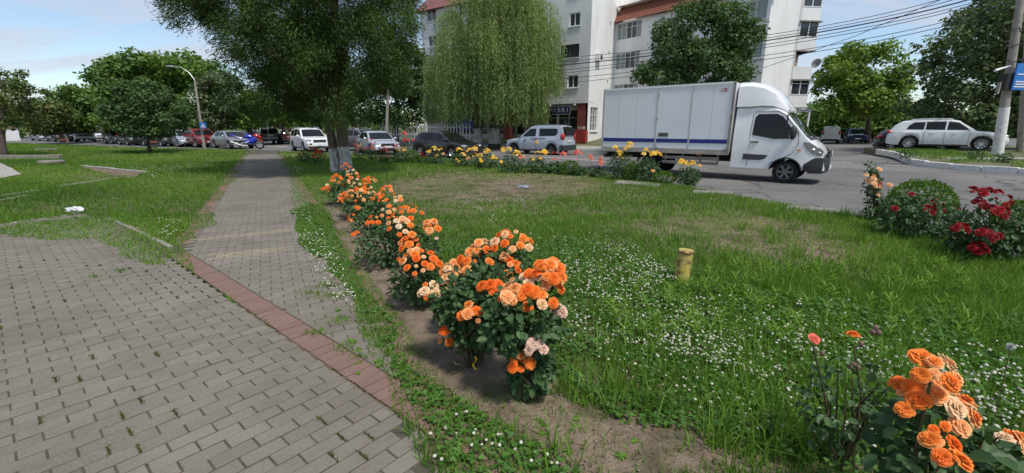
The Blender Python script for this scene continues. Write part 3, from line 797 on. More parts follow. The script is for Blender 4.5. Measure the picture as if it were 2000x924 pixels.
# weeds in the joints of the paving
parts = []; moss = []
spots = [(g2(u, v), s) for u, v, s in ((181, 704, .04), (110, 748, .05), (148, 750, .05), (312, 690, .05), (64, 826, .05), (232, 812, .04), (246, 843, .04), (202, 886, .04), (262, 882, .04), (340, 810, .05), (646, 828, .035), (630, 830, .04), (648, 901, .05), (705, 890, .045), (666, 858, .05), (717, 855, .04), (180, 543, .07), (168, 520, .06), (196, 520, .05), (240, 530, .08), (215, 535, .06), (260, 525, .06), (90, 510, .06), (55, 520, .06), (130, 505, .06), (290, 532, .05), (30, 560, .05), (75, 600, .05), (22, 640, .05), (130, 590, .05), (310, 770, .04), (345, 585, .04), (668, 628, .12), (622, 653, .10), (672, 683, .10), (700, 700, .09), (640, 560, .16), (655, 580, .16), (640, 530, .12), (700, 545, .12), (610, 575, .10), (737, 628, .10), (715, 600, .12))]
for (x0, y0), s in spots:
    if s < 0.07 and pip(PLAZA, [x0], [y0])[0]:                     # grows along the nearest brick-end joint
        rel = np.array([x0, y0]) - O1; jj = int(round(rel @ N1 / BW)); ii = int(round((rel @ E1 - (jj % 2) * BL / 2) / BL))
        c = O1 + E1 * (BL * ii + (jj % 2) * BL / 2) + N1 * BW * jj; m = int(20 + 500 * s)
        q = c + N1 * rs.uniform(-0.05, 0.05, m)[:, None] + rs.normal(0, 0.007, (m, 2))
        moss.append(blades(q[:, 0], q[:, 1], rs.uniform(0.006, 0.024, m), np.full(m, 0.006), 2, rs, rs.rand(m), 0.002)); continue
    m = int(14 + 900 * s * s * 4); x = x0 + rs.normal(0, s * 0.55, m); y = y0 + rs.normal(0, s * 0.4, m)
    parts.append(blades(x, y, rs.uniform(0.012, 0.04, m) * (1 + 3 * s), np.full(m, 0.008), 2, rs, np.clip(rs.normal(0.5, 0.2, m), 0, 1), 0.006))
# moss and grass along the red strip and random joints of the plaza
t = rs.rand(900) * np.linalg.norm(r1 - r0) * 1.1; q = r0 + rd * t[:, None] + rn * rs.normal(0.0, 0.012, (900, 1))
q = q[(fbm(q[:, 0], q[:, 1], 71, 4) > -0.1)]
moss.append(blades(q[:, 0], q[:, 1], rs.uniform(0.006, 0.02, len(q)), np.full(len(q), 0.008), 2, rs, rs.rand(len(q)), 0.003))
for i in range(900):
    j = rs.randint(-90, 60); ii = rs.randint(-40, 30)
    c = O1 + E1 * (BL * ii + (j % 2) * BL / 2) + N1 * BW * j
    if c[1] < 1.2 or not pip(PLAZA, [c[0]], [c[1]])[0]: continue
    m = rs.randint(4, 26); tt = rs.uniform(-0.045, 0.045, m)
    q = c + N1 * tt[:, None] + rs.normal(0, 0.006, (m, 2))
    moss.append(blades(q[:, 0], q[:, 1], rs.uniform(0.004, 0.016, m), np.full(m, 0.005), 2, rs, rs.rand(m), 0.002))
V, F, v = join_np(parts); o = bigmesh('joint_weeds', V, F, v, MT['grass'], None, 'stuff'); tag(o, 'small grass weeds growing over the path bricks', 'weeds')
V, F, v = join_np(moss); o = bigmesh('joint_moss', V, F, v, MT['moss'], None, 'stuff'); tag(o, 'olive moss and tiny weeds in the paving joints', 'moss')
# relief of the rose bed soil
m = 150; gx = np.linspace(-3.6, 2.4, m); gy = np.linspace(1.2, 9.6, m); XX, YY = np.meshgrid(gx, gy)
ZZ = 0.006 + 0.012 * (fbm(XX, YY, 81, 3.0) + 0.6) + 0.006 * fbm(XX, YY, 82, 16)
ins = pip(BED, XX, YY); mk_ = ins.astype(float)
for _ in range(3): mk_ = (mk_ + np.roll(mk_, 1, 0) + np.roll(mk_, -1, 0) + np.roll(mk_, 1, 1) + np.roll(mk_, -1, 1)) / 5
ZZ = 0.0015 + np.maximum(ZZ, 0.004) * np.clip((mk_ - 0.55) / 0.45, 0, 1); idx = np.arange(m * m).reshape(m, m)
cell = ins[:-1, :-1] & ins[1:, :-1] & ins[:-1, 1:] & ins[1:, 1:]
F = np.stack([idx[:-1, :-1][cell], idx[:-1, 1:][cell], idx[1:, 1:][cell], idx[1:, :-1][cell]], 1)
bigmesh('rose_bed_soil', np.stack([XX, YY, ZZ], 2).reshape(-1, 3), F, None, MT['soil'], None, 'structure')
# small stones and clods on the soil
mat('pebble', (0.24, 0.19, 0.145), 0.9, col2=(0.16, 0.12, 0.085), nscale=30)
n = 2600; xs = rs.uniform(-3, 2, n); ys = rs.uniform(1.3, 9, n); k = pip(BED, xs, ys); xs, ys = xs[k], ys[k]; n = len(xs); r = 0.003 + 0.010 * rs.rand(n) ** 3; r[:5] = 0.018
V = (SV[None] * r[:, None, None] * np.array([1.2, 1, 0.6]) + np.stack([xs, ys, np.full(n, 0.014)], 1)[:, None]).reshape(-1, 3)
F = (SF[None] + (np.arange(n) * len(SV))[:, None, None]).reshape(-1, 3)
o = bigmesh('soil_pebbles', V, F, None, MT['pebble'], None, 'stuff'); tag(o, 'small stones and clods on the bare soil of the rose bed', 'pebbles')
# grass of the far bank and the island
def bank_grass(name, label, polys, n, h, seed, zf, w):
    rs = RS(seed); P = np.array(polys); x = rs.uniform(P[:, 0].min(), P[:, 0].max(), n); y = rs.uniform(P[:, 1].min(), P[:, 1].max(), n)
    k = pip(P, x, y) & (fbm(x, y, seed, 0.8) > -0.35); x, y = x[k], y[k]; n = len(x)
    V, F, v = blades(x, y, h * rs.uniform(0.5, 1.4, n), np.full(n, w), 1, rs, np.clip(rs.normal(0.5, 0.17, n), 0, 1))
    V[:, 2] += np.repeat(zf(x, y), 3)
    o = bigmesh(name, V, F, v, MT['grass'], None, 'stuff'); tag(o, label, 'grass')
fb = [p + NB * 1.7 for p in FAR[1:9]] + [p + NB * 8.5 for p in reversed(FAR[1:9])]
def fbz(x, y):
    # height of the bank at (x, y): interpolate along NB
    A = np.array([[p.x, p.y] for p in FAR]); best = np.full(x.shape, 1e9); 
    for i in range(len(A) - 1):
        a, b = A[i], A[i + 1]; d = b - a; t = np.clip(((x - a[0]) * d[0] + (y - a[1]) * d[1]) / (d @ d), 0, 1)
        best = np.minimum(best, np.hypot(x - a[0] - t * d[0], y - a[1] - t * d[1]))
    return 0.06 + 0.58 * np.clip(best / 7.4, 0, 1) - 0.02
bank_grass('bank_grass', 'uneven grass strip under the willow across the road', [(p.x, p.y) for p in fb], 26000, 0.22, 91, fbz, 0.05)
bank_grass('island_grass', 'patchy grass on the kerbed island at the right', [(20.0, 22.2), (19.0, 20.0), (18.5, 18.8), (19.2, 16.6), (22, 12), (40, 11), (40, 14.4), (32, 16), (23.5, 19.0), (20.3, 20.1), (24, 20.7), (32, 17.9), (42, 16.5), (44, 21), (29, 22.3), (25.3, 25), (22.8, 27)], 42000, 0.13, 92, lambda x, y: 0.28 * np.exp(-((x - 27) / 14) ** 2 - ((y - 26) / 9) ** 2) + 0.05, 0.03)
# ------------------------------------------------------------------ trees
leafmat('leaf_cedar', (0.026, 0.060, 0.017), (0.088, 0.150, 0.036), 0.27, 0.65, 0.15, c2=(0.14, 0.19, 0.05))
leafmat('leaf_willow', (0.105, 0.168, 0.058), (0.275, 0.37, 0.125), 0.30, 0.55, 0.25, c2=(0.24, 0.29, 0.06))
leafmat('leaf_linden', (0.040, 0.086, 0.026), (0.115, 0.190, 0.060), 0.28, 0.5, 0.3)
leafmat('leaf_linden_right', (0.042, 0.082, 0.030), (0.13, 0.185, 0.075), 0.26, 0.5, 0.3, c2=(0.16, 0.18, 0.12))
leafmat('leaf_locust', (0.10, 0.18, 0.030), (0.22, 0.33, 0.06), 0.35, 0.5, 0.25)
leafmat('leaf_mid', (0.060, 0.130, 0.026), (0.165, 0.265, 0.055), 0.28, 0.5, 0.25)
leafmat('leaf_bright', (0.07, 0.15, 0.024), (0.17, 0.28, 0.05), 0.32, 0.5, 0.25)
leafmat('leaf_pale', (0.035, 0.068, 0.028), (0.12, 0.165, 0.065), 0.25, 0.5, 0.25, c2=(0.30, 0.33, 0.20))
leafmat('leaf_brown', (0.055, 0.092, 0.026), (0.13, 0.175, 0.05), 0.25, 0.6, 0.2, c2=(0.19, 0.13, 0.06))
leafmat('leaf_box', (0.05, 0.115, 0.014), (0.13, 0.24, 0.032), 0.25, 0.5, 0.3)

def outline_clumps(poly, Yc, thick, n, rr, seed, zmin=None, yflat=0.85, zoff=0.0):
    """clump centres (x, y, z, r) filling the volume whose outline from the viewpoint is the pixel polygon"""
    rs = RS(seed); P = np.array(poly, float); out = []; tries = 0
    uc = (P[:, 0].min() + P[:, 0].max()) / 2; uw = (P[:, 0].max() - P[:, 0].min()) / 2
    vc = (P[:, 1].min() + P[:, 1].max()) / 2; vw = (P[:, 1].max() - P[:, 1].min()) / 2
    while len(out) < n and tries < n * 60:
        tries += 1
        u = rs.uniform(P[:, 0].min(), P[:, 0].max()); v = rs.uniform(P[:, 1].min(), P[:, 1].max())
        r = rs.uniform(*rr)
        e = 1 - ((u - uc) / uw) ** 2 * 0.8 - ((v - vc) / vw) ** 2 * 0.35
        Y = Yc + thick * math.sqrt(max(e, 0.08)) * (rs.rand() ** 0.6) * rs.choice([-1, 1])
        pr = r * F_PX / Yc * 0.72
        if not pip(P, np.array([u, u - pr, u + pr, u, u]), np.array([v, v, v, v - pr, v + pr])).all(): continue
        p = AT(u, v, Yc); 
        f = Y / Yc
        p = Vector((p.x * (0.5 + 0.5 * f), Y, CAM_H + (p.z - CAM_H) * (0.5 + 0.5 * f)))
        out.append((p.x, p.y, p.z, r))
    return np.array(out)
def crown_mesh(name, parent, cl, per, L, Wd, m, seed, flat=0.75, droop=0.0, org=None, shell=0.45, out_dir=None, aspect_rand=0.4, tone=0.16, ctone=0.12):
    rs = RS(seed); n = len(cl) * per
    ci = np.repeat(np.arange(len(cl)), per); U = rand_unit(rs, n)
    rho = shell + (1 - shell) * rs.rand(n) ** 0.6
    rad = cl[ci, 3] * rho * rs.uniform(0.75, 1.15, n)
    P = cl[ci, :3] + U * rad[:, None] * np.array([1, 1, flat])
    N = nrm(U * 0.7 + np.array([0, 0, 0.55]) + rs.normal(0, 0.45, (n, 3)))
    D = rs.normal(0, 1, (n, 3)) + U * 0.6 - np.array([0, 0, droop])
    if out_dir is not None:
        od = P - np.array(out_dir); od[:, 2] *= 0.2; D = D * 0.55 + nrm(od) * 1.0 - np.array([0, 0, droop])
    D = D - N * np.sum(D * N, 1, keepdims=True)
    var = np.clip(0.42 + rs.normal(0, tone, n) + rs.normal(0, ctone, len(cl))[ci], 0, 1)
    sc = rs.uniform(1 - aspect_rand, 1 + aspect_rand, n)
    V, F, v = leaf4(P, D, N, L * sc, Wd * sc, var)
    if org is not None: V = V - np.array(org)
    return bigmesh(name, V, F, v, m, parent, 'stuff')
def limbs(mb, base, top, cl, r0, n, seed, rmin=0.02, m=0, start=0.35, org=Vector((0, 0, 0)), sides=5):
    rs = random.Random(seed); base = Vector(base); top = Vector(top)
    idx = list(range(len(cl))); rs.shuffle(idx)
    for i in idx[:n]:
        c = Vector(cl[i][:3]); t = max(start, min(0.95, (c.z - base.z) / max(top.z - base.z, 0.1) * 0.75))
        a = base.lerp(top, t); mid = a.lerp(c, 0.5) + Vector((rs.uniform(-.2, .2), rs.uniform(-.2, .2), rs.uniform(0.0, .35))) * (c - a).length * 0.5
        rr = r0 * (1 - t * 0.75) * rs.uniform(0.35, 0.6)
        mb.tube([a - org, mid - org, c - org], [rr, rr * 0.6, max(rmin * 0.5, rr * 0.15)], sides, m)
def simple_tree(name, label, base, poly, Yc, thick, n, rr, per, L, Wd, leafm, seed, r0, group='trees around the square', white=0.0, barkm='bark', ntop=0.7, nl=14, flat=0.75, droop=0.1, tone=0.16, lean=(0, 0), shell=0.45):
    cl = outline_clumps(poly, Yc, thick, n, rr, seed)
    t = thing(name, label, 'tree', base, 0, group); org = Vector(base)
    zt = cl[:, 2].min() * (1 - ntop) + cl[:, 2].max() * ntop; top = Vector((cl[:, 0].mean(), cl[:, 1].mean(), zt))
    mb = MB(); b = Vector(base); rs = random.Random(seed)
    pts = [b + Vector((0, 0, -0.1))]; K = 6
    for k in range(1, K + 1):
        f = k / K; q = b.lerp(top, f); q.x += rs.uniform(-1, 1) * r0 * 0.5 + lean[0] * f * (1 - f); q.y += rs.uniform(-1, 1) * r0 * 0.5; pts.append(q)
    rad = [r0 * 1.25] + [r0 * (1 - 0.8 * k / K) for k in range(1, K + 1)]
    mb.tube([p - org for p in pts], rad, 8)
    limbs(mb, b, top, cl, r0, nl, seed + 1, org=org)
    tr = mb.build('trunk', MT[barkm], t, smooth=True)
    if white:
        w = MB(); f = [b.lerp(pts[1], s) for s in (0.0, 0.5, 1.0)]
        hh = min(white, (pts[1] - b).length); d = (pts[1] - b).normalized()
        w.tube([d * (hh * s) - Vector((0, 0, 0.02)) for s in (0, 0.5, 1.0)], [r0 * 1.26, r0 * 1.16, r0 * 1.1], 8, caps=False)
        w.build('whitewash_band', MT['whitewash'], t, smooth=True)
    crown_mesh('crown', t, cl, per, L, Wd, MT[leafm], seed + 2, flat, droop, org=base, tone=tone, shell=shell)
    return t

# the big dark cedar beside the path: two fused trunks, whitewashed foot
cb = G(667, 336)
cedar = thing('cedar_tree', 'huge dark cedar with two fused trunks and whitewashed foot beside the path', 'tree', cb, 0, 'trees around the square')
poly = [(332, 5), (352, 42), (395, 65), (412, 110), (446, 128), (470, 180), (488, 222), (530, 244), (585, 250), (640, 262), (688, 262), (712, 225), (760, 190), (800, 176), (826, 120), (832, 40), (826, -60), (800, -200), (720, -330), (600, -380), (470, -330), (390, -200), (340, -90), (322, -30)]
cl = outline_clumps(poly, cb.y, 3.3, 520, (0.32, 0.75), 11)
mb = MB(); rs = random.Random(3)
T1 = [Vector(p) for p in ((0.19, 0, -0.1), (0.18, 0, 0.45), (0.14, 0.02, 1.3), (0.18, 0.05, 2.6), (0.3, 0.0, 4.5), (0.2, 0.1, 7.5), (0.0, 0.1, 10.5))]
T2 = [Vector(p) for p in ((-0.21, 0.02, -0.1), (-0.22, 0.02, 0.45), (-0.27, 0.05, 1.3), (-0.38, 0.1, 2.4), (-0.8, 0.1, 4.2), (-1.5, 0.2, 7.0), (-2.0, 0.2, 9.5))]
mb.tube(T1, [0.25, 0.205, 0.19, 0.18, 0.16, 0.10, 0.04], 14)
mb.tube(T2, [0.20, 0.160, 0.15, 0.14, 0.12, 0.08, 0.03], 14)
limbs(mb, cb + Vector((0.2, 0, 0)), cb + Vector((0.1, 0, 9)), cl, 0.14, 30, 5, org=cb, start=0.2)
limbs(mb, cb + Vector((-0.4, 0, 0)), cb + Vector((-1.5, 0, 9)), cl, 0.12, 20, 6, org=cb, start=0.3)
mb.build('trunk', MT['bark'], cedar, smooth=True)
for (x, y, r, h, dx) in ((0.188, 0, 0.252, 0.90, -0.04), (-0.213, 0.02, 0.202, 0.84, -0.045)):
    w = MB(); w.tube([(x, y, 0.0), (x, y, 0.3), (x + dx * 0.2, y, 0.6), (x + dx * 0.8, y + 0.01, h)], [r * 0.97, r * 0.90, r * 0.84, r * 0.81], 14, caps=False)
    w.build('whitewash_band', MT['whitewash'], cedar, smooth=True)
crown_mesh('crown', cedar, cl, 640, 0.115, 0.024, MT['leaf_cedar'], 12, 1.05, 0.28, org=cb, out_dir=(cb.x, cb.y, 4), shell=0.2, tone=0.18, ctone=0.2)

# the weeping willow across the road
wb = Vector((-2.0, 36.0, 0.45))
willow = thing('willow_tree', 'large weeping willow with hanging pale green branches across the road', 'tree', wb, 0, 'trees around the square')
rs = RS(21)
wpolyg = [(832, 235), (830, 150), (845, 60), (875, -10), (930, -60), (1000, -75), (1060, -40), (1095, 30), (1104, 110), (1094, 185), (1066, 238), (1020, 248), (950, 245), (880, 246)]
parts = []; nod = []
def strand(p, ln, rs, lean):
    k = max(6, int(ln / 0.10)); t = np.linspace(0, 1, k)
    sw = rs.normal(0, 0.10, 2)
    P = np.stack([p[0] + lean[0] * (t ** 0.5) + sw[0] * t, p[1] + lean[1] * (t ** 0.5) + sw[1] * t, p[2] - ln * t + 0.25 * np.sin(t * 3.14) * 0.3], 1)
    P += rs.normal(0, 0.035, P.shape)
    D = np.stack([rs.normal(0, 0.45, k), rs.normal(0, 0.45, k), np.full(k, -1.0)], 1)
    N = rs.normal(0, 1, (k, 3)); L = rs.uniform(0.13, 0.24, k)
    return P, D, N, L
Ps, Ds, Ns, Ls, vs = [], [], [], [], []
cl = outline_clumps(wpolyg, 36.0, 4.4, 135, (0.7, 1.25), 22)
tone = {}
for (x, y, z, r) in cl:
    tb = rs.normal(0.04, 0.2); dk_ = rs.uniform(2.0, 4.4); zfloor = AT(960, 247 if PX(x, y, z)[0] < 1052 else 196, y).z
    for q in range(60):
        a = rs.rand() * 6.28; d = rs.rand() ** 0.45 * r
        px, py = x + math.cos(a) * d, y + math.sin(a) * d
        ln = min(dk_ * rs.uniform(0.6, 1.1), z - zfloor - rs.uniform(-0.35, 0.7))
        if ln < 0.5: continue
        P, D, N, L = strand((px, py, z + 0.75 * math.sqrt(max(0.0, r * r - d * d))), ln, rs, (math.cos(a) * 0.3, math.sin(a) * 0.3))
        Ps.append(P); Ds.append(D); Ns.append(N); Ls.append(L); vs.append(np.clip(rs.normal(0.40 + tb, 0.13, len(P)), 0, 0.98))
P = np.concatenate(Ps); L = np.concatenate(Ls)
V, F, v = leaf4(P, np.concatenate(Ds), np.concatenate(Ns), L, L * 0.25, np.concatenate(vs))
mb = MB()
for (x, s) in ((-0.75, 0.36), (0.55, 0.45)):
    mb.tube([(x, 0, -0.5), (x, 0, 0.6), (x * 1.2, 0, 2.2), (x * 1.9, 0.3, 4.5), (x * 2.8, -0.2, 7)], [s * 1.2, s, s * 0.85, s * 0.6, s * 0.3], 9)
    w = MB(); w.tube([(x, 0, -0.1), (x, 0, 0.6), (x * 1.08, 0, 1.1)], [s * 1.19, s * 1.03, s * 0.98], 9, caps=False)
    w.build('whitewash_band', MT['whitewash'], willow, smooth=True)
limbs(mb, wb, wb + Vector((0, 0, 8)), cl, 0.4, 40, 23, org=wb, start=0.3)
mb.build('trunk', MT['bark_dark'], willow, smooth=True)
bigmesh('crown', V - np.array(wb), F, v, MT['leaf_willow'], willow, 'stuff')

ST_ = simple_tree
ST_('linden_tree', 'round dark linden standing behind the box truck', (9.8, 27.5, 0.2), [(1232, 160), (1222, 145), (1255, 120), (1262, 80), (1280, 55), (1300, 25), (1340, 2), (1390, -12), (1440, 5), (1475, 50), (1490, 95), (1478, 130), (1488, 160), (1440, 200), (1300, 200)], 27.5, 2.6, 150, (0.4, 0.75), 150, 0.19, 0.13, 'leaf_linden', 31, 0.2)
ST_('linden_tree', 'massive dark linden at the right edge behind the white parked car', (33, 27.5, 0.3), [(1772, 240), (1766, 170), (1790, 120), (1812, 80), (1850, 45), (1890, 20), (1930, -30), (2000, -90), (2120, -120), (2200, 0), (2200, 200), (2100, 255), (1980, 262), (1880, 262), (1810, 258)], 29, 4.2, 330, (0.6, 1.15), 150, 0.26, 0.17, 'leaf_linden_right', 32, 0.35, nl=24)
ST_('locust_tree', 'airy bright green tree behind the parked cars at the right', (40, 50, 0), [(1585, 225), (1600, 180), (1598, 150), (1625, 110), (1640, 88), (1690, 74), (1735, 82), (1752, 110), (1772, 130), (1790, 180), (1790, 225), (1720, 240), (1650, 240)], 48, 3.6, 120, (0.7, 1.2), 130, 0.36, 0.22, 'leaf_locust', 33, 0.3, nl=20, shell=0.3)
ST_('background_tree', 'low mid green tree behind the white van', (38, 60, 0), [(1560, 272), (1562, 215), (1590, 192), (1640, 190), (1700, 205), (1780, 200), (1800, 240), (1800, 272)], 60, 4.0, 120, (0.9, 1.5), 116, 0.42, 0.28, 'leaf_mid', 34, 0.3, nl=10)
ST_('background_tree', 'dark green hedge tree behind the silver and blue cars at the right', (52, 54, 0), [(1650, 262), (1660, 225), (1720, 212), (1800, 205), (1850, 235), (1850, 275), (1700, 275)], 55, 3.0, 90, (0.8, 1.3), 116, 0.40, 0.26, 'leaf_mid', 35, 0.3, nl=8)
# left side
p = G(293, 298)
ST_('young_linden_tree', 'small round linden growing in the left lawn before the parked cars', p, [(212, 250), (205, 220), (222, 190), (240, 160), (275, 143), (305, 150), (330, 175), (352, 210), (362, 240), (340, 262), (300, 275), (250, 272)], 29.2, 2.2, 120, (0.35, 0.6), 140, 0.17, 0.12, 'leaf_linden', 41, 0.11, barkm='bark_dark', nl=16)
p = G(4, 306)
ST_('dark_tree', 'leaning dark tree with crooked trunk at the left edge', p, [(-90, 240), (-80, 150), (-30, 128), (20, 132), (60, 150), (82, 172), (70, 195), (84, 215), (70, 240), (40, 255), (0, 250)], 26.5, 2.0, 66, (0.3, 0.65), 100, 0.17, 0.11, 'leaf_brown', 42, 0.24, barkm='bark_dark', nl=20, lean=(0.9, 0), shell=0.25)
ST_('background_tree', 'brownish dark tree in front of the far left cars', (-46, 46, 0), [(55, 262), (55, 215), (70, 192), (100, 188), (130, 200), (140, 235), (135, 262), (95, 268)], 47, 2.2, 70, (0.6, 1.0), 116, 0.30, 0.2, 'leaf_brown', 43, 0.2)
ST_('background_tree', 'mid green rounded tree left of the tall walnut', (-42, 55, 0), [(118, 245), (120, 180), (150, 158), (185, 155), (215, 165), (230, 215), (225, 262), (140, 262)], 54, 3.2, 100, (0.8, 1.3), 116, 0.36, 0.24, 'leaf_mid', 44, 0.3)
ST_('walnut_tree', 'tall spreading green walnut behind the young linden', (-39, 52, 0), [(190, 262), (205, 200), (180, 128), (215, 122), (240, 105), (270, 96), (300, 100), (318, 130), (322, 200), (310, 262)], 50, 4.0, 130, (0.8, 1.4), 123, 0.38, 0.25, 'leaf_mid', 45, 0.4, nl=20)
ST_('background_tree', 'tall bright green tree left of the street lamp', (-34, 52, 0), [(290, 262), (300, 150), (300, 112), (330, 98), (370, 96), (405, 102), (424, 130), (426, 200), (410, 262)], 52, 4.0, 130, (0.9, 1.5), 123, 0.40, 0.27, 'leaf_bright', 46, 0.4)
ST_('silver_linden_tree', 'linden with pale flowering leaves right of the street lamp', (-25, 44, 0), [(388, 255), (385, 190), (392, 150), (415, 130), (445, 135), (468, 160), (478, 210), (470, 255)], 44, 2.6, 100, (0.5, 0.9), 100, 0.27, 0.18, 'leaf_pale', 47, 0.28, tone=0.3)
ST_('background_tree', 'light green tree behind the motorbike', (-22, 46, 0), [(455, 250), (458, 195), (490, 175), (530, 180), (556, 215), (552, 245), (500, 256)], 45, 2.4, 70, (0.5, 0.9), 130, 0.28, 0.19, 'leaf_bright', 48, 0.25)
ST_('background_tree', 'shaded linden behind the cedar trunk', (-16, 50, 0.2), [(530, 252), (520, 150), (560, 90), (640, 80), (690, 110), (700, 200), (690, 252)], 50, 3.5, 100, (0.8, 1.3), 116, 0.36, 0.25, 'leaf_linden', 49, 0.3)
ST_('linden_tree', 'dark linden between the cedar and the willow', (-11.5, 44, 0.4), [(690, 248), (690, 150), (720, 100), (760, 85), (800, 80), (840, 105), (866, 180), (862, 240), (800, 252)], 43, 3.0, 130, (0.6, 1.0), 100, 0.28, 0.19, 'leaf_linden', 50, 0.3, tone=0.22)
# far wood that closes the horizon behind everything
rs = RS(99); n = 260; a = np.linspace(math.radians(20), math.radians(160), n)
cl = np.stack([np.cos(a) * rs.uniform(105, 130, n), np.sin(a) * rs.uniform(105, 130, n), rs.uniform(0.5, 4.5, n), rs.uniform(2.5, 4.5, n)], 1)
o = crown_mesh('distant_wood', None, cl, 90, 1.1, 0.8, MT['leaf_mid'], 98); tag(o, 'distant band of trees closing the horizon', 'wood')

# ------------------------------------------------------------------ roses and shrubs
leafmat('rose_leaf', (0.030, 0.072, 0.024), (0.080, 0.150, 0.052), 0.2, 0.5, 0.28, c2=(0.12, 0.20, 0.055))
mat('rose_stem', (0.06, 0.09, 0.03), 0.7, col2=(0.10, 0.06, 0.035), nscale=12)
PAL = {
 'orange': ((0.84, 0.125, 0.010), (0.88, 0.27, 0.045), (0.90, 0.52, 0.24)),
 'peach': ((0.86, 0.27, 0.06), (0.90, 0.52, 0.24), (0.88, 0.72, 0.48)),
 'cream': ((0.84, 0.50, 0.24), (0.86, 0.64, 0.40), (0.86, 0.74, 0.56)),
 'pale': ((0.72, 0.42, 0.30), (0.76, 0.55, 0.43), (0.78, 0.62, 0.52)),
 'red': ((0.15, 0.003, 0.006), (0.28, 0.007, 0.012), (0.40, 0.018, 0.02)),
 'scarlet': ((0.55, 0.03, 0.02), (0.70, 0.07, 0.04), (0.78, 0.16, 0.09)),
 'coral': ((0.75, 0.10, 0.07), (0.80, 0.20, 0.13), (0.82, 0.34, 0.25)),
 'yellow': ((0.84, 0.48, 0.035), (0.86, 0.62, 0.10), (0.86, 0.78, 0.38)),
 'apricot': ((0.82, 0.40, 0.15), (0.86, 0.52, 0.25), (0.86, 0.66, 0.42)),
}
for k, (a, b, c) in PAL.items(): leafmat('petal_' + k, a, b, 0.22, 0.6, 0.2, use_rand=True, c2=c)
mat('bud', (0.18, 0.10, 0.08), 0.8)
def bloom_mesh(seed):
    rs = random.Random(seed); V, F, A = [], [], []
    for (n, r0, ln, tilt, wid, z0, tone) in ((4, 0.05, 0.40, 4, 1.0, 0.36, 0.0), (5, 0.14, 0.46, 12, 0.85, 0.28, 0.05), (6, 0.24, 0.52, 24, 0.70, 0.18, 0.15), (7, 0.32, 0.58, 40, 0.60, 0.08, 0.3), (8, 0.36, 0.62, 60, 0.54, 0.0, 0.55)):
        ph = rs.random() * 6.28
        for i in range(n):
            p0 = ph + 6.283 * i / n + rs.uniform(-.12, .12); ti = math.radians(tilt + rs.uniform(-7, 7)); o = len(V); l2 = ln * rs.uniform(0.88, 1.1)
            for b in (0, 0.5, 1.0):
                for a in (-1, 0, 1):
                    t2 = ti + (0.45 * b * b if b > 0.6 else 0) - 0.15 * (1 - b)
                    r = r0 + l2 * b * math.sin(t2) + (0.03 if a == 0 else 0) * b
                    z = z0 + l2 * b * math.cos(t2) * (0.9 if a else 1.0) - (0.06 * b if a else 0)
                    an = p0 + a * wid * (0.55 + 0.45 * math.sin(b * 2.2)) * (0.85 if b < 1 else 0.72)
                    V.append((r * math.cos(an), r * math.sin(an), z)); A.append(min(1, tone + 0.25 * b + rs.uniform(-.04, .04)))
            for b in range(2):
                for a in range(2): F.append((o + b * 3 + a, o + b * 3 + a + 1, o + b * 3 + a + 4, o + b * 3 + a + 3))
    return np.array(V), np.array(F), np.array(A)
BLOOM = {}
for s in range(3):
    V, F, A = bloom_mesh(s + 40)
    for k in PAL:
        o = bigmesh('flower', V * 0.55, F, A, MT['petal_' + k], link=False); o.data.polygons.foreach_set('use_smooth', [True] * len(F)); BLOOM[(k, s)] = o.data
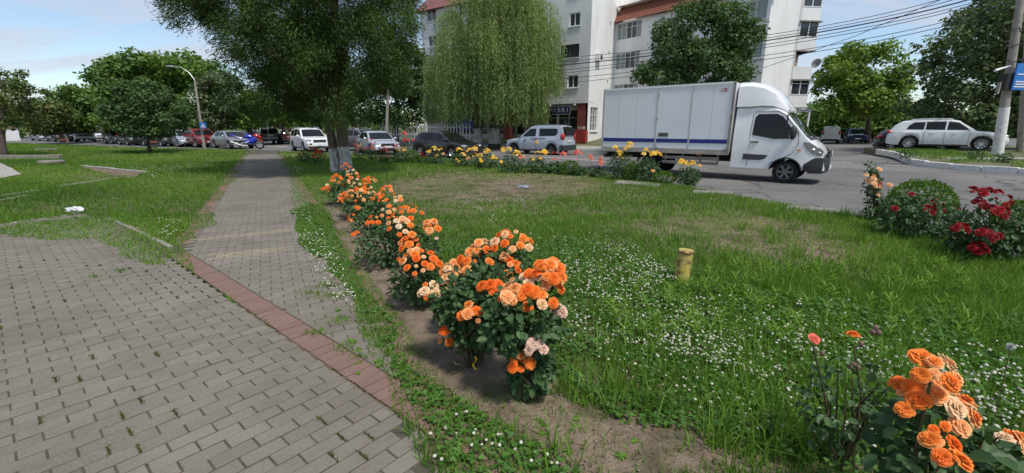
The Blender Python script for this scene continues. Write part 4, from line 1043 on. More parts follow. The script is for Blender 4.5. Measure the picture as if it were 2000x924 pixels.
def rose_bush(label, base, clusters, fol, seed, fsize=0.065, leafn=700, leafL=0.05, Y=None, group='rose bushes', stems=9, red_new=0.0, leafm='rose_leaf', name='rose_bush'):
    """clusters: (u, v, ru, rv, n, palette) in photo pixels, at the bush's distance; fol: foliage ellipsoids (u, v, ru, rv)"""
    rs = RS(seed); base = Vector(base); t = thing(name, label, 'rose bush', base, 0, group)
    Yb = Y if Y else base.y; heads = []
    for (u, v, ru, rv, n, pal) in clusters:
        ppm = F_PX / (Yb * CT + 0.25)
        fo = 0.0
        for (fu, fv, fru, frv) in fol:
            e = 1 - ((u - fu) / fru) ** 2 - ((v - fv) / frv) ** 2
            if e > 0: fo = max(fo, min(0.16, fru / ppm * 0.95 * math.sqrt(e)) if Yb < 1.6 else fru / ppm * 0.95 * math.sqrt(e))
        c = AT(u, v, Yb - fo - 0.03 * (fo > 0) + rs.uniform(-0.03, 0.03)); rad = ru / ppm; radz = rv / ppm
        placed = []
        for i in range(n):
            best = None
            for _ in range(14):
                a = rs.rand() * 6.28; q = rs.rand() ** 0.5
                p = np.array([math.cos(a) * q * rad, math.sin(a) * q * max(rad * 0.75, 0.03), 0.0]); p[2] = -radz * 0.9 * (q ** 2) + radz * 0.35 + rs.uniform(-0.25, 0.25) * radz - p[1] * 0.0 + (p[1] * 0.5 if rad > 0.05 else 0)
                dmin = min([np.linalg.norm((p - o) * np.array([1, 0.8, 1])) for o in placed] or [9])
                if best is None or dmin > best[0]: best = (dmin, p)
            placed.append(best[1])
        for p in placed:
            s = fsize * (rs.uniform(0.45, 0.7) if rs.rand() < 0.16 else rs.uniform(0.82, 1.22)); pl = pal if isinstance(pal, str) else pal[rs.randint(len(pal))]
            nx, ny = p[0] / max(rad, 0.03) * 0.8, p[1] / max(rad, 0.03) * 0.5
            w = Vector((c.x + p[0], c.y + p[1], c.z + p[2])) - base
            nv = Vector((nx + rs.normal(0, .22), ny - 0.55 + rs.normal(0, .22), 0.80)).normalized()
            e = nv.to_track_quat('Z', 'Y').to_euler()
            obj('flower', BLOOM[(pl, rs.randint(3))], t, w, e, (s, s, s * rs.uniform(0.8, 1.0)))
        heads.append(Vector((c.x, c.y, c.z - radz * 1.3 - fsize * 0.25)) - base)
    mb = MB()
    for h in heads:
        f = Vector((rs.normal(0, 0.03), rs.normal(0, 0.03), 0)); mid = f.lerp(h, 0.55) + Vector((rs.normal(0, .04), rs.normal(0, .04), 0.03))
        mb.tube([f + Vector((0, 0, -0.02)), mid, h - Vector((0, 0, 0.01))], [0.007, 0.0055, 0.004], 5)
    ppm = F_PX / (Yb * CT + 0.25); tips = []
    Cs, Ds, Ns, Ls = [], [], [], []
    tot = sum(f[2] * f[3] for f in fol)
    for (u, v, ru, rv) in fol:
        c = AT(u, v, Yb) - base; rx, rz = ru / ppm, rv / ppm; ry = rx * 0.9
        n = int(leafn * ru * rv / tot)
        for k in range(stems):
            a = rs.rand() * 6.28; q = rs.rand() ** 0.5
            e = c + Vector((math.cos(a) * rx * q * .8, math.sin(a) * ry * q * .8, rs.uniform(0.0, 0.9) * rz))
            f = Vector((rs.normal(0, .03), rs.normal(0, .03), 0)); mb.tube([f, f.lerp(e, .5) + Vector((rs.normal(0, .03), rs.normal(0, .03), .02)), e], [0.007, 0.005, 0.003], 4)
        U = rand_unit(rs, n); rho = 0.35 + 0.65 * rs.rand(n) ** 0.5
        P = U * rho[:, None] * np.array([rx, ry, rz]) + np.array(c)
        P += 0.12 * rx * np.stack([np.sin(P[:, 2] * 40 + seed), np.cos(P[:, 0] * 37), np.sin(P[:, 1] * 31)], 1)
        P[:, 2] = np.maximum(P[:, 2], 0.02)
        Cs.append(P); D = U * 1.0 + rs.normal(0, .7, (n, 3)); D[:, 2] -= 0.25; Ds.append(D); Ns.append(U * 0.6 + np.array([0, -0.1, 0.9]) + rs.normal(0, .4, (n, 3)))
    mb.build('stems', MT['rose_stem'], t)
    P = np.concatenate(Cs); n = len(P); L = leafL * rs.uniform(0.65, 1.25, n)
    V, F, v = leaf6(P, np.concatenate(Ds), np.concatenate(Ns), L, L * 0.68, np.clip(rs.normal(0.42, 0.2, n), 0, 1))
    bigmesh('foliage', V, F, v, MT[leafm], t, 'stuff')
    return t
OR = ('orange', 'orange', 'orange', 'peach', 'peach', 'cream')
g_ = 'orange rose bushes along the path'
rose_bush('nearest orange rose bush with a broad flower head and pale faded blooms', G(1032, 778), [(1040, 556, 54, 26, 24, OR), (1070, 522, 30, 18, 11, 'orange'), (1046, 674, 18, 13, 5, 'pale'), (1018, 704, 22, 17, 6, 'orange'), (988, 584, 14, 8, 3, OR), (1090, 602, 9, 16, 4, 'pale')], [(1020, 628, 76, 66), (1035, 720, 42, 48)], 101, leafn=1250, group=g_, leafL=0.055)
rose_bush('orange rose bush hung with a yellow ribbon left of the nearest bush', G(927, 716), [(920, 610, 21, 22, 7, OR), (873, 654, 14, 24, 5, 'orange'), (838, 562, 17, 17, 6, OR), (958, 557, 17, 11, 4, 'orange')], [(925, 625, 70, 55), (945, 570, 60, 45), (900, 585, 60, 40)], 102, leafn=1400, group=g_, leafL=0.05)
rose_bush('tall orange rose bush behind the nearest two', AT(950, 640, 3.1) * 1.0 - Vector((0, 0, AT(950, 640, 3.1).z)), [(1000, 468, 38, 20, 15, OR), (940, 474, 17, 15, 6, OR), (914, 499, 20, 10, 5, 'orange'), (992, 516, 20, 14, 6, 'orange'), (950, 508, 6, 5, 1, 'orange'), (884, 524, 22, 15, 9, 'peach'), (914, 531, 6, 6, 1, 'orange'), (876, 552, 13, 10, 4, OR)], [(950, 545, 78, 48), (985, 500, 50, 26), (900, 560, 40, 40)], 103, leafn=1300, group=g_, leafL=0.05)
rose_bush('orange and peach rose bush fourth from the near end of the row', G(822, 600), [(817, 502, 40, 20, 19, OR), (801, 469, 21, 18, 11, ('orange', 'peach')), (849, 464, 5, 5, 1, 'pale'), (842, 438, 14, 11, 7, ('orange', 'peach'))], [(815, 545, 52, 42), (825, 500, 36, 36)], 104, leafn=900, group=g_)
rose_bush('orange rose bush fifth from the near end of the row', G(762, 520), [(780, 436, 24, 13, 11, OR), (796, 412, 30, 12, 13, 'orange'), (727, 427, 12, 11, 6, 'orange'), (693, 455, 5, 5, 2, 'orange')], [(750, 480, 58, 38), (780, 450, 36, 28)], 105, leafn=1000, group=g_, fsize=0.06)
rose_bush('orange rose bush sixth from the near end of the row', G(722, 455), [(759, 408, 18, 14, 9, OR), (698, 404, 6, 5, 3, 'orange'), (689, 421, 10, 8, 5, 'orange'), (777, 386, 8, 5, 4, OR)], [(728, 435, 42, 26), (745, 415, 30, 22)], 106, leafn=700, group=g_, fsize=0.062, leafL=0.06)
rose_bush('dense orange rose bush seventh from the near end of the row', G(706, 428), [(741, 384, 15, 10, 9, 'orange'), (755, 369, 15, 10, 9, 'orange'), (700, 374, 30, 12, 22, ('orange', 'peach')), (670, 383, 14, 12, 11, ('orange', 'peach'))], [(705, 402, 42, 22), (735, 395, 24, 18)], 107, leafn=650, group=g_, fsize=0.068, leafL=0.07)
rose_bush('orange rose bush second from the cedar', G(684, 400), [(698, 356, 30, 10, 20, OR), (721, 349, 12, 8, 8, 'orange'), (656, 346, 12, 9, 8, 'orange'), (637, 366, 10, 10, 7, OR)], [(680, 375, 44, 18)], 108, leafn=520, group=g_, fsize=0.075, leafL=0.08)
rose_bush('small orange rose bush at the foot of the cedar', G(676, 372), [(674, 324, 9, 5, 5, 'orange'), (686, 337, 14, 5, 6, OR)], [(678, 350, 22, 16)], 109, leafn=260, group=g_, fsize=0.085, leafL=0.09)
# bottom right corner: very near bush and a sparse one
b = Vector((1.45, 1.32, 0))
rose_bush('very near orange rose bush in the bottom right corner', b, [(1825, 716, 34, 14, 7, OR), (1826, 782, 66, 30, 18, OR), (1852, 876, 28, 10, 4, 'orange'), (1984, 862, 26, 14, 4, OR)], [(1830, 880, 120, 80), (1900, 960, 140, 90)], 110, leafn=620, fsize=0.057, leafL=0.06, group=g_, stems=6)
b = AT(1645, 900, 1.75); b.z = 0
rose_bush('sparse rose bush with one open orange bloom in the clover', b, [(1670, 658, 5, 4, 1, 'orange'), (1590, 662, 3, 3, 1, 'coral')], [(1650, 790, 80, 110)], 111, leafn=170, fsize=0.045, leafL=0.045, group=g_, stems=14)
mb = MB(); rs = RS(5)
t = [o for o in SC.objects if o.get('label', '').startswith('sparse rose bush')][0]
for (u, v) in ((1710, 640), (1705, 648), (1716, 650), (1668, 712), (1660, 716), (1676, 718), (1606, 690), (1696, 735), (1682, 672)):
    c = AT(u, v, 1.75) - Vector(t.location); mb = MB(); mb.ell(c, (0.011, 0.011, 0.014), 7, 5); mb.build('spent_bloom', MT['bud'], t, smooth=True)


g_ = 'red rose bushes at the road corner'
rose_bush('dark red rose bush in front of the clipped round shrub', G(1792, 462), [(1814, 406, 9, 7, 4, 'red'), (1828, 392, 12, 7, 5, 'red'), (1866, 408, 10, 6, 5, 'red'), (1785, 380, 5, 4, 1, 'red'), (1752, 404, 6, 4, 1, 'red'), (1842, 410, 4, 4, 1, 'red')], [(1790, 425, 75, 36), (1770, 410, 45, 30)], 121, leafn=1200, fsize=0.085, leafL=0.07, group=g_)
rose_bush('dark red rose bush with large heads at the right edge', G(1935, 505), [(1938, 380, 36, 13, 15, 'red'), (1916, 392, 12, 8, 5, 'red'), (1954, 410, 16, 8, 7, 'red'), (1876, 441, 12, 9, 5, 'red'), (1929, 455, 20, 9, 8, 'red'), (1911, 482, 12, 8, 5, 'red')], [(1930, 450, 70, 50), (1985, 460, 50, 50), (1895, 455, 45, 36)], 122, leafn=1500, fsize=0.085, leafL=0.065, group=g_)
b = G(1714, 430)
rose_bush('tall thin apricot rose beside the clipped round shrub', b, [(1719, 332, 5, 4, 1, 'apricot'), (1700, 343, 9, 4, 3, 'apricot'), (1706, 352, 9, 5, 4, 'apricot'), (1718, 359, 6, 4, 2, 'coral'), (1714, 366, 8, 4, 2, 'apricot'), (1736, 359, 5, 4, 1, 'apricot'), (1714, 380, 6, 4, 2, 'apricot'), (1695, 322, 3, 3, 0, 'apricot')], [(1700, 330, 8, 14), (1703, 360, 14, 26), (1708, 405, 18, 28)], 123, leafn=380, fsize=0.075, leafL=0.06, group='apricot roses')
def box_shrub(label, u, v, vb, ru, rv, seed, n=2600, L=0.035, group='clipped round box shrubs'):
    b = G(u, vb); t = thing('box_shrub', label, 'shrub', b, 0, group); rs = RS(seed); ppm = F_PX / (b.y * CT + 0.25)
    c = AT(u, v, b.y) - b; R = np.array([ru / ppm, ru / ppm * 0.9, rv / ppm]); U = rand_unit(rs, n); rho = (0.72 + 0.28 * rs.rand(n) ** 0.5) * (1 + 0.05 * np.sin(U[:, 0] * 9) * np.cos(U[:, 2] * 8 + U[:, 1] * 7))
    P = U * rho[:, None] * R + np.array(c); P[:, 2] = np.maximum(P[:, 2], 0.01)
    Ls = L * rs.uniform(0.6, 1.3, n)
    V, F, va = leaf4(P, U + rs.normal(0, .7, (n, 3)) + np.array([0, 0, .3]), U + rs.normal(0, .6, (n, 3)), Ls, Ls * 0.6, np.clip(rs.normal(.45, .2, n), 0, 1))
    bigmesh('foliage', V, F, va, MT['leaf_box'], t, 'stuff')
    mb = MB()
    for k in range(7):
        a = k * 0.9; mb.tube([(0, 0, -0.02), (c.x + math.cos(a) * R[0] * .5, c.y + math.sin(a) * R[1] * .5, c.z + R[2] * .3)], [0.012, 0.005], 5)
    mb.build('stems', MT['bark_dark'], t)
box_shrub('large clipped round box shrub behind the dark red roses', 1798, 393, 438, 54, 40, 131, 4200, 0.045)
box_shrub('box shrub half hidden behind the red roses at the right edge', 1995, 430, 478, 44, 38, 132, 2600, 0.045)
g_ = 'roses along the road edge'
def far_rose(label, u, vb, top, half, flowers, seed, fs=0.10, n=330, L=0.075):
    b = G(u, vb); mid = (vb + top) / 2
    return rose_bush(label, b, flowers, [(u, vb - (vb - top) * 0.38, half * 1.2, (vb - top) * 0.38)], seed, fsize=fs, leafn=int(n * 1.5), leafL=L, group=g_, stems=5)
far_rose('scarlet rose bush left of the cedar trunk', 615, 322, 275, 17, [(610, 292, 8, 5, 5, 'scarlet'), (622, 296, 8, 6, 7, 'scarlet'), (616, 303, 8, 5, 5, 'scarlet'), (606, 282, 5, 3, 2, 'apricot'), (624, 290, 3, 3, 1, 'yellow')], 141, 0.11, 300)
far_rose('low scarlet rose bush between the cedar and the white car', 592, 318, 292, 10, [(590, 298, 7, 4, 5, 'scarlet')], 142, 0.10, 160)
far_rose('coral rose bush just right of the cedar trunk', 702, 312, 278, 13, [(693, 282, 5, 4, 4, 'coral'), (702, 284, 6, 4, 5, 'apricot'), (712, 290, 4, 3, 3, 'coral'), (698, 290, 5, 3, 3, 'coral')], 143, 0.11, 240)
far_rose('tall pink rose bush in front of the silver car', 725, 313, 276, 9, [(722, 271, 6, 4, 4, 'coral'), (727, 278, 5, 3, 3, 'scarlet'), (726, 288, 6, 3, 4, 'coral')], 144, 0.11, 200)
far_rose('coral rose bush below the silver car bonnet', 750, 316, 288, 13, [(745, 288, 6, 4, 5, 'coral'), (755, 289, 6, 4, 5, 'scarlet'), (755, 304, 4, 3, 2, 'coral'), (738, 306, 3, 3, 2, 'apricot')], 145, 0.10, 260)
far_rose('yellow rose bush left of the clipped shrub', 780, 318, 288, 14, [(772, 285, 4, 3, 3, 'scarlet'), (776, 291, 5, 4, 4, 'yellow'), (788, 290, 6, 4, 5, 'yellow')], 146, 0.11, 300)
far_rose('red rose bush beside the clipped shrub and the dark hatchback', 826, 319, 302, 9, [(822, 299, 4, 3, 3, 'red'), (832, 302, 5, 3, 3, 'red')], 147, 0.10, 180)
far_rose('yellow rose bush in front of the dark hatchback wheel', 852, 321, 292, 17, [(848, 288, 6, 4, 5, 'yellow'), (859, 291, 4, 3, 2, 'yellow'), (838, 294, 4, 3, 3, 'yellow'), (853, 303, 3, 3, 2, 'yellow'), (866, 300, 4, 3, 3, 'apricot')], 148, 0.11, 340)
far_rose('yellow rose bush in front of the dark hatchback door', 905, 325, 290, 24, [(897, 291, 6, 4, 5, 'yellow'), (903, 301, 5, 3, 3, 'yellow'), (915, 291, 7, 4, 6, 'yellow'), (927, 288, 6, 4, 5, 'yellow'), (889, 310, 3, 3, 1, 'yellow'), (898, 315, 3, 3, 1, 'yellow'), (925, 301, 6, 4, 4, 'yellow'), (913, 308, 4, 3, 2, 'apricot')], 149, 0.115, 460)
far_rose('pale yellow rose bush in front of the dark hatchback bonnet', 948, 330, 292, 20, [(938, 302, 6, 4, 4, 'yellow'), (950, 292, 6, 4, 5, 'yellow'), (962, 305, 5, 4, 4, 'yellow'), (951, 296, 5, 4, 3, 'yellow'), (938, 312, 4, 3, 2, 'yellow'), (968, 309, 4, 3, 2, 'yellow')], 150, 0.115, 420)
far_rose('broad yellow rose bush with orange tips', 1000, 337, 295, 26, [(982, 291, 4, 4, 3, 'yellow'), (994, 290, 5, 4, 4, 'yellow'), (1009, 297, 6, 4, 5, 'yellow'), (978, 317, 4, 3, 1, 'yellow'), (1013, 306, 5, 3, 3, 'coral'), (1020, 306, 4, 3, 2, 'apricot')], 151, 0.115, 520)
far_rose('yellow rose bush with one tall orange bloom beside the road', 1048, 338, 300, 17, [(1047, 278, 4, 4, 2, 'yellow'), (1062, 296, 7, 5, 6, 'yellow'), (1039, 309, 5, 4, 3, 'yellow'), (1056, 308, 5, 4, 3, 'yellow'), (1050, 297, 4, 3, 2, 'yellow')], 152, 0.115, 420)
far_rose('red rose bush with a single large red bloom', 1086, 339, 312, 17, [(1083, 297, 4, 4, 2, 'scarlet'), (1100, 300, 5, 4, 4, 'coral'), (1085, 310, 6, 3, 3, 'coral')], 153, 0.12, 420)
far_rose('coral rose bush right of the single red bloom', 1130, 342, 322, 16, [(1130, 297, 8, 4, 7, 'coral'), (1126, 309, 3, 3, 1, 'coral')], 154, 0.115, 380)
far_rose('small coral rose bush left of the truck', 1168, 346, 325, 14, [(1152, 305, 5, 4, 4, 'coral'), (1172, 317, 6, 4, 4, 'coral'), (1176, 308, 3, 3, 1, 'coral')], 155, 0.11, 260)
far_rose('tall yellow rose bush in front of the truck box', 1212, 351, 285, 22, [(1200, 288, 5, 4, 3, 'yellow'), (1210, 297, 6, 4, 4, 'yellow'), (1231, 281, 6, 5, 5, 'yellow'), (1224, 288, 5, 4, 3, 'yellow'), (1212, 306, 5, 3, 2, 'yellow')], 156, 0.105, 620, 0.065)
far_rose('yellow rose bush in front of the truck rear wheel', 1262, 355, 295, 22, [(1261, 293, 5, 4, 3, 'yellow'), (1280, 299, 10, 4, 7, 'yellow'), (1256, 301, 5, 3, 2, 'yellow'), (1278, 331, 4, 3, 1, 'apricot')], 157, 0.105, 560, 0.065)
far_rose('rightmost yellow rose bush before the truck cab', 1345, 361, 318, 19, [(1332, 314, 6, 4, 4, 'yellow'), (1342, 318, 6, 4, 4, 'yellow'), (1353, 318, 5, 4, 3, 'yellow'), (1364, 322, 5, 4, 2, 'yellow')], 158, 0.10, 560, 0.06)
far_rose('tall scarlet rose bush in front of the white fence', 792, 312, 268, 9, [(790, 260, 6, 5, 5, 'scarlet'), (793, 271, 6, 4, 5, 'scarlet')], 159, 0.11, 180)
g2_ = 'clipped round box shrubs'
box_shrub('small clipped box shrub in front of the dark hatchback', 806, 306, 320, 13, 12, 133, 900, 0.07)
box_shrub('small clipped box shrub between the tall yellow roses at the truck', 1234, 336, 354, 15, 16, 134, 900, 0.06)
box_shrub('low clipped box shrub right of the yellow roses at the truck', 1298, 347, 359, 22, 11, 135, 900, 0.06)
box_shrub('clipped box shrub right of the red bloom', 1112, 327, 342, 17, 13, 136, 900, 0.06)
for (u, v, r, lab) in ((1770, 309, 0.45, 'low dark rose plant on the island left of the leaning poles'), (1905, 312, 0.5, 'low dark rose plant at the foot of the white painted pole'), (1960, 316, 0.5, 'low rose plant at the right end of the island')):
    b = G(u, v, 0.2); t = rose_bush(lab, b, [], [(u, v - 9, 16, 8)], int(u), leafn=160, leafL=0.09, group='low plants on the island', stems=8)
# ------------------------------------------------------------------ vehicles
def paint(name, col, metal=0.0, rough=0.28):
    return mat('paint_' + name, col, rough, metal=metal, coat=0.6, spec=0.5, col2=tuple(c * 0.93 for c in col), nscale=3.0)
for nm, c, mt in (('white', (0.78, 0.79, 0.79), 0), ('pearl', (0.62, 0.635, 0.65), 0.0), ('silver', (0.42, 0.43, 0.44), 0.5), ('lightsilver', (0.52, 0.55, 0.60), 0.35), ('dark', (0.010, 0.010, 0.012), 0.1), ('black', (0.010, 0.010, 0.012), 0.0), ('grey', (0.16, 0.16, 0.165), 0.4), ('red', (0.28, 0.016, 0.018), 0.1), ('maroon', (0.10, 0.010, 0.014), 0.1), ('blue', (0.02, 0.04, 0.13), 0.2), ('teal', (0.04, 0.14, 0.13), 0.1), ('dacia', (0.48, 0.52, 0.58), 0.25)):
    paint(nm, c, mt)
def interp(pts, x):
    xs = [p[0] for p in pts]; zs = [p[1] for p in pts]
    return float(np.interp(x, xs, zs))
WHEEL = {}
def wheel_meshes(r, w, spokes, style):
    key = (r, w, spokes, style)
    if key in WHEEL: return WHEEL[key]
    def me(mb, name, m, sm=True):
        o = mb.build(name, MT[m], smooth=sm); d = o.data; bpy.data.objects.remove(o); return d
    hub = MB(); hub.lathe([(0.02, -w * 0.42), (r * 0.60, -w * 0.42), (r * 0.60, w * 0.25), (0.02, w * 0.25)], axis='Y', n=20)
    ty = MB(); ty.lathe([(r * 0.66, -w / 2), (r * 0.92, -w / 2), (r, -w * 0.36), (r, w * 0.36), (r * 0.92, w / 2), (r * 0.66, w / 2), (r * 0.63, w * 0.4), (r * 0.63, -w * 0.4), (r * 0.66, -w / 2)], axis='Y', n=28, caps=False)
    rm = MB(); rm.lathe([(r * 0.60, w * 0.30), (r * 0.67, w * 0.47), (r * 0.63, w * 0.49), (r * 0.58, w * 0.36)], axis='Y', n=28, caps=False)
    rm.lathe([(0.01, w * 0.40), (r * 0.15, w * 0.40), (r * 0.13, w * 0.30)], axis='Y', n=12)
    for k in range(spokes):
        a = 2 * math.pi * k / spokes; ca, sa = math.cos(a), math.sin(a)
        wd = r * (0.10 if spokes > 7 else 0.17)
        i0 = Vector((ca * r * 0.10, w * 0.37, sa * r * 0.10)); i1 = Vector((ca * r * 0.61, w * 0.42, sa * r * 0.61)); sd = Vector((-sa, 0, ca)) * wd / 2; dp = Vector((0, -w * 0.12, 0))
        vs = [i0 - sd, i0 + sd, i1 + sd * 1.15, i1 - sd * 1.15]; vs += [v + dp for v in vs]
        rm.add(vs, [(0, 1, 2, 3), (7, 6, 5, 4), (0, 4, 5, 1), (1, 5, 6, 2), (2, 6, 7, 3), (3, 7, 4, 0)])
    WHEEL[key] = (me(hub, 'wheel', 'under'), me(ty, 'tyre', 'tyre'), me(rm, 'rim', style))
    return WHEEL[key]
def add_wheel(t, x, y, r, w=0.22, spokes=5, style='rim', z=None):
    side = 1 if y > 0 else -1
    h, ty, rm = wheel_meshes(r, w, spokes, style)
    o = obj('wheel', h, t, (x, y, r if z is None else z), (0, 0, 0 if side > 0 else math.pi))
    obj('tyre', ty, o); obj('rim', rm, o)
    return o
def car(name, label, loc, heading, sp, cat='car', group='cars around the square'):
    """sp: L, W, wheels (rear x, front x), r, top (beltline/bonnet profile), roof profile, side windows; x runs rear 0 -> front L"""
    L, Wd = sp['L'], sp['W'] / 2; xr, xf = sp['wheels']; r = sp['r']; ra = r + 0.055; sill = sp.get('sill', 0.24)
    off = (L / 2)
    t = thing(name, label, cat, loc, heading, group)
    top, roof = sp['top'], sp['roof']; pm = MT['paint_' + sp['paint']]
    def PW(x):                                   # half width in plan
        e = min(x, L - x); k = max(0.0, 1 - e / 0.75)
        return Wd * (1 - (0.15 if x > L / 2 else sp.get('rtap', 0.09)) * k ** 2.2)
    xs = set(np.linspace(0.0, L, 34).tolist()) | {0.03, 0.08, L - 0.03, L - 0.08}
    for xw in (xr, xf):
        for k in range(11): xs.add(xw + ra * math.cos(math.pi * k / 10))
        xs.add(xw - ra - 0.004); xs.add(xw + ra + 0.004)
    xs = sorted(x for x in xs if 0 <= x <= L)
    def zb(x):
        z = sill
        for xw in (xr, xf):
            d = abs(x - xw)
            if d <= ra + 1e-6: z = max(z, r + math.sqrt(max(ra * ra - d * d, 0)))
        e = min(x, L - x)
        return z + (0.10 * (1 - e / 0.25) ** 2 if e < 0.25 else 0)
    rings = []
    for x in xs:
        w = PW(x); b = zb(x); tz = interp(top, x); b = min(b, tz - 0.05); h = tz - b
        half = [(w * 0.955, b), (w * 0.985, b + min(0.10, h * 0.2)), (w * 1.0, b + h * 0.45), (w * 0.992, b + h * 0.72), (w * 0.965, tz - 0.035), (w * 0.90, tz - 0.004), (w * 0.55, tz + 0.012)]
        rings.append([(x - off, -y, z) for y, z in half] + [(x - off, 0, tz + 0.02)] + [(x - off, y, z) for y, z in reversed(half)])
    body = MB(); body.loft(rings, caps=True)
    n = len(rings[0])
    for i, f in enumerate(body.F):
        if len(f) == 4 and any((f[a] % n == 0 and f[(a + 1) % 4] % n == n - 1) or (f[a] % n == n - 1 and f[(a + 1) % 4] % n == 0) for a in range(4)): body.M[i] = 1
    bo = body.build('body', [pm, MT['under']], t, smooth=True)
    # cabin
    Hr = max(z for _, z in roof) - interp(top, L * 0.5); tum = sp.get('tumble', 0.17)
    x0, x1 = roof[0][0], roof[-1][0]
    def zbelt(x): return interp(top, x) - 0.015
    def wb(x): return PW(x) * 0.935
    def ys(x, z): return wb(x) - tum * max(0, z - zbelt(x)) / Hr
    cab = []; cxs = sorted(set([p[0] for p in roof] + np.linspace(x0, x1, 22).tolist()))
    for x in cxs:
        zr = max(interp(roof, x), zbelt(x) + 0.01); zz = zbelt(x); k = min(1, (zr - zz) / 0.3)
        half = [(wb(x), zz), (ys(x, zz + (zr - zz) * .5), zz + (zr - zz) * .5), (ys(x, zr - 0.07 * k), zr - 0.07 * k), (ys(x, zr) - 0.055, zr - 0.02 * k), (wb(x) * 0.45, zr + 0.004)]
        cab.append([(x - off, -y, z) for y, z in half] + [(x - off, 0, zr + 0.01)] + [(x - off, y, z) for y, z in reversed(half)])
    cb_ = MB(); cb_.loft(cab); cb_.build('cabin', pm, t, smooth=True)
    for s in (-1, 1):
        for poly in sp['win']:
            g = MB(); g.add([(x - off, s * (ys(x, z) + 0.007), z) for x, z in (poly if s > 0 else poly[::-1])], [tuple(range(len(poly)))])
            g.build('side_window', MT['car_glass'], t)
        for x in sp.get('seams', ()):
            g = MB()
            pts = [(x + dx * 0.0, zz) for dx, zz in ((0, sill + 0.1), (0, sill + 0.35), (0, interp(top, x) - 0.05))]
            for a, b in zip(pts[:-1], pts[1:]):
                c = ((a[0]) - off, s * (PW(a[0]) * 1.0), (a[1] + b[1]) / 2); g.box(c, (0.012, 0.008, b[1] - a[1]))
            g.build('door_seam', MT['seam'], t)
        for x in sp.get('handles', ()):
            g = MB(); g.box((x - off, s * (PW(x) * 0.998), interp(top, x) - 0.13), (0.19, 0.03, 0.03)); g.build('door_handle', MT[sp.get('handle_m', 'seam')], t)
        for xx in (xr, xf):
            if sp.get('arch'):
                g = MB(); pts = [(xx - off + (ra + 0.03) * math.cos(math.pi * k / 12), s * (PW(xx) * 1.004), r + (ra + 0.03) * math.sin(math.pi * k / 12)) for k in range(13)]
                g.tube(pts, 0.035, 5); g.build('wheel_arch_trim', MT['plastic_grey'], t)
            add_wheel(t, xx - off, s * (Wd - 0.12), r, 0.23, sp.get('spokes', 5), sp.get('rim', 'rim'))
        m = MB(); mx = sp['mirror']; mz = zbelt(mx) + 0.10
        m.ell((mx - off, s * (Wd + 0.07), mz), (0.07, 0.11, 0.075), 8, 6); m.box((mx - off, s * (Wd - 0.02), mz - 0.05), (0.05, 0.12, 0.03))
        m.build('wing_mirror', pm if sp.get('mirror_p', True) else MT['plastic'], t, smooth=True)
        hz = sp.get('hz', 0.70); hx = L - 0.20
        m = MB(); m.ell((hx - off, s * (PW(hx) - 0.20), hz), (0.21, 0.19, 0.085), 10, 6, rz=s * -0.35); m.build('headlight', MT['head_glass'], t, smooth=True)
        tz = sp.get('tz', 0.85); th = sp.get('th', 0.10)
        m = MB(); m.ell((0.10 - off, s * (PW(0.1) - 0.10), tz), (0.16, 0.14, th), 10, 6); m.build('tail_light', MT['tail_red'], t, smooth=True)
        if sp.get('rails'):
            pts = [(x - off, s * (ys(x, interp(roof, x)) - 0.03), interp(roof, x) + 0.035) for x in np.linspace(sp['rails'][0], sp['rails'][1], 6)]
            pts = [(pts[0][0] - .05, pts[0][1], pts[0][2] - .06)] + pts + [(pts[-1][0] + .05, pts[-1][1], pts[-1][2] - .06)]
            m = MB(); m.tube(pts, 0.018, 5); m.build('roof_rail', MT[sp.get('rail_m', 'metal_grey')], t)
    def top_glass(nm, xa, xb, inset=0.09):
        g = MB(); rows = []
        for x in np.linspace(xa, xb, 7):
            zr = interp(roof, x); w = max(0.1, ys(x, zr) - inset); sl = 0.014
            rows.append([(x - off + (0.008 if xb > L / 2 else -0.008), w * q, zr - 0.012 + 0.024 * (1 - abs(q)) + sl) for q in (-1, -.5, 0, .5, 1)])
        g.loft(rows, closed=False, caps=False); g.build(nm, MT['car_glass'], t, smooth=True)
    if 'ws' in sp: top_glass('windscreen', *sp['ws'])
    if 'rw' in sp: top_glass('rear_window', *sp['rw'])
    # nose and tail details
    g = MB(); g.box((L - off + 0.0, 0, sp.get('hz', 0.7) - 0.02), (0.05, sp['W'] * 0.46, 0.14)); g.build('grille', MT['plastic'], t)
    g = MB(); g.box((L - off - 0.01, 0, 0.36), (0.06, sp['W'] * 0.66, 0.13)); g.build('lower_grille', MT['plastic'], t)
    g = MB(); g.box((L - off + 0.035, 0, 0.50), (0.012, 0.52, 0.11)); g.build('number_plate', MT['plate'], t)
    g = MB(); g.box((-off - 0.008, 0, sp.get('pz', 0.75)), (0.012, 0.52, 0.11)); g.build('number_plate', MT['plate'], t)
    g = MB(); g.box((-off + 0.03, 0, 0.40), (0.12, sp['W'] * 0.84, 0.16)); g.build('rear_bumper_trim', MT['plastic'], t)
    g = MB()
    for s in (-1, 1): g.box((0, s * (Wd * 0.965), sill + 0.02), ((xf - xr) - 2 * ra - 0.05, 0.06, 0.08))
    for s in (-1, 1):
        q = MB(); q.box(((xf + xr) / 2 - off, s * (Wd * 0.955), sill + 0.01), ((xf - xr) - 2 * ra - 0.06, 0.05, 0.09)); q.build('sill', MT['plastic'], t)
    return t
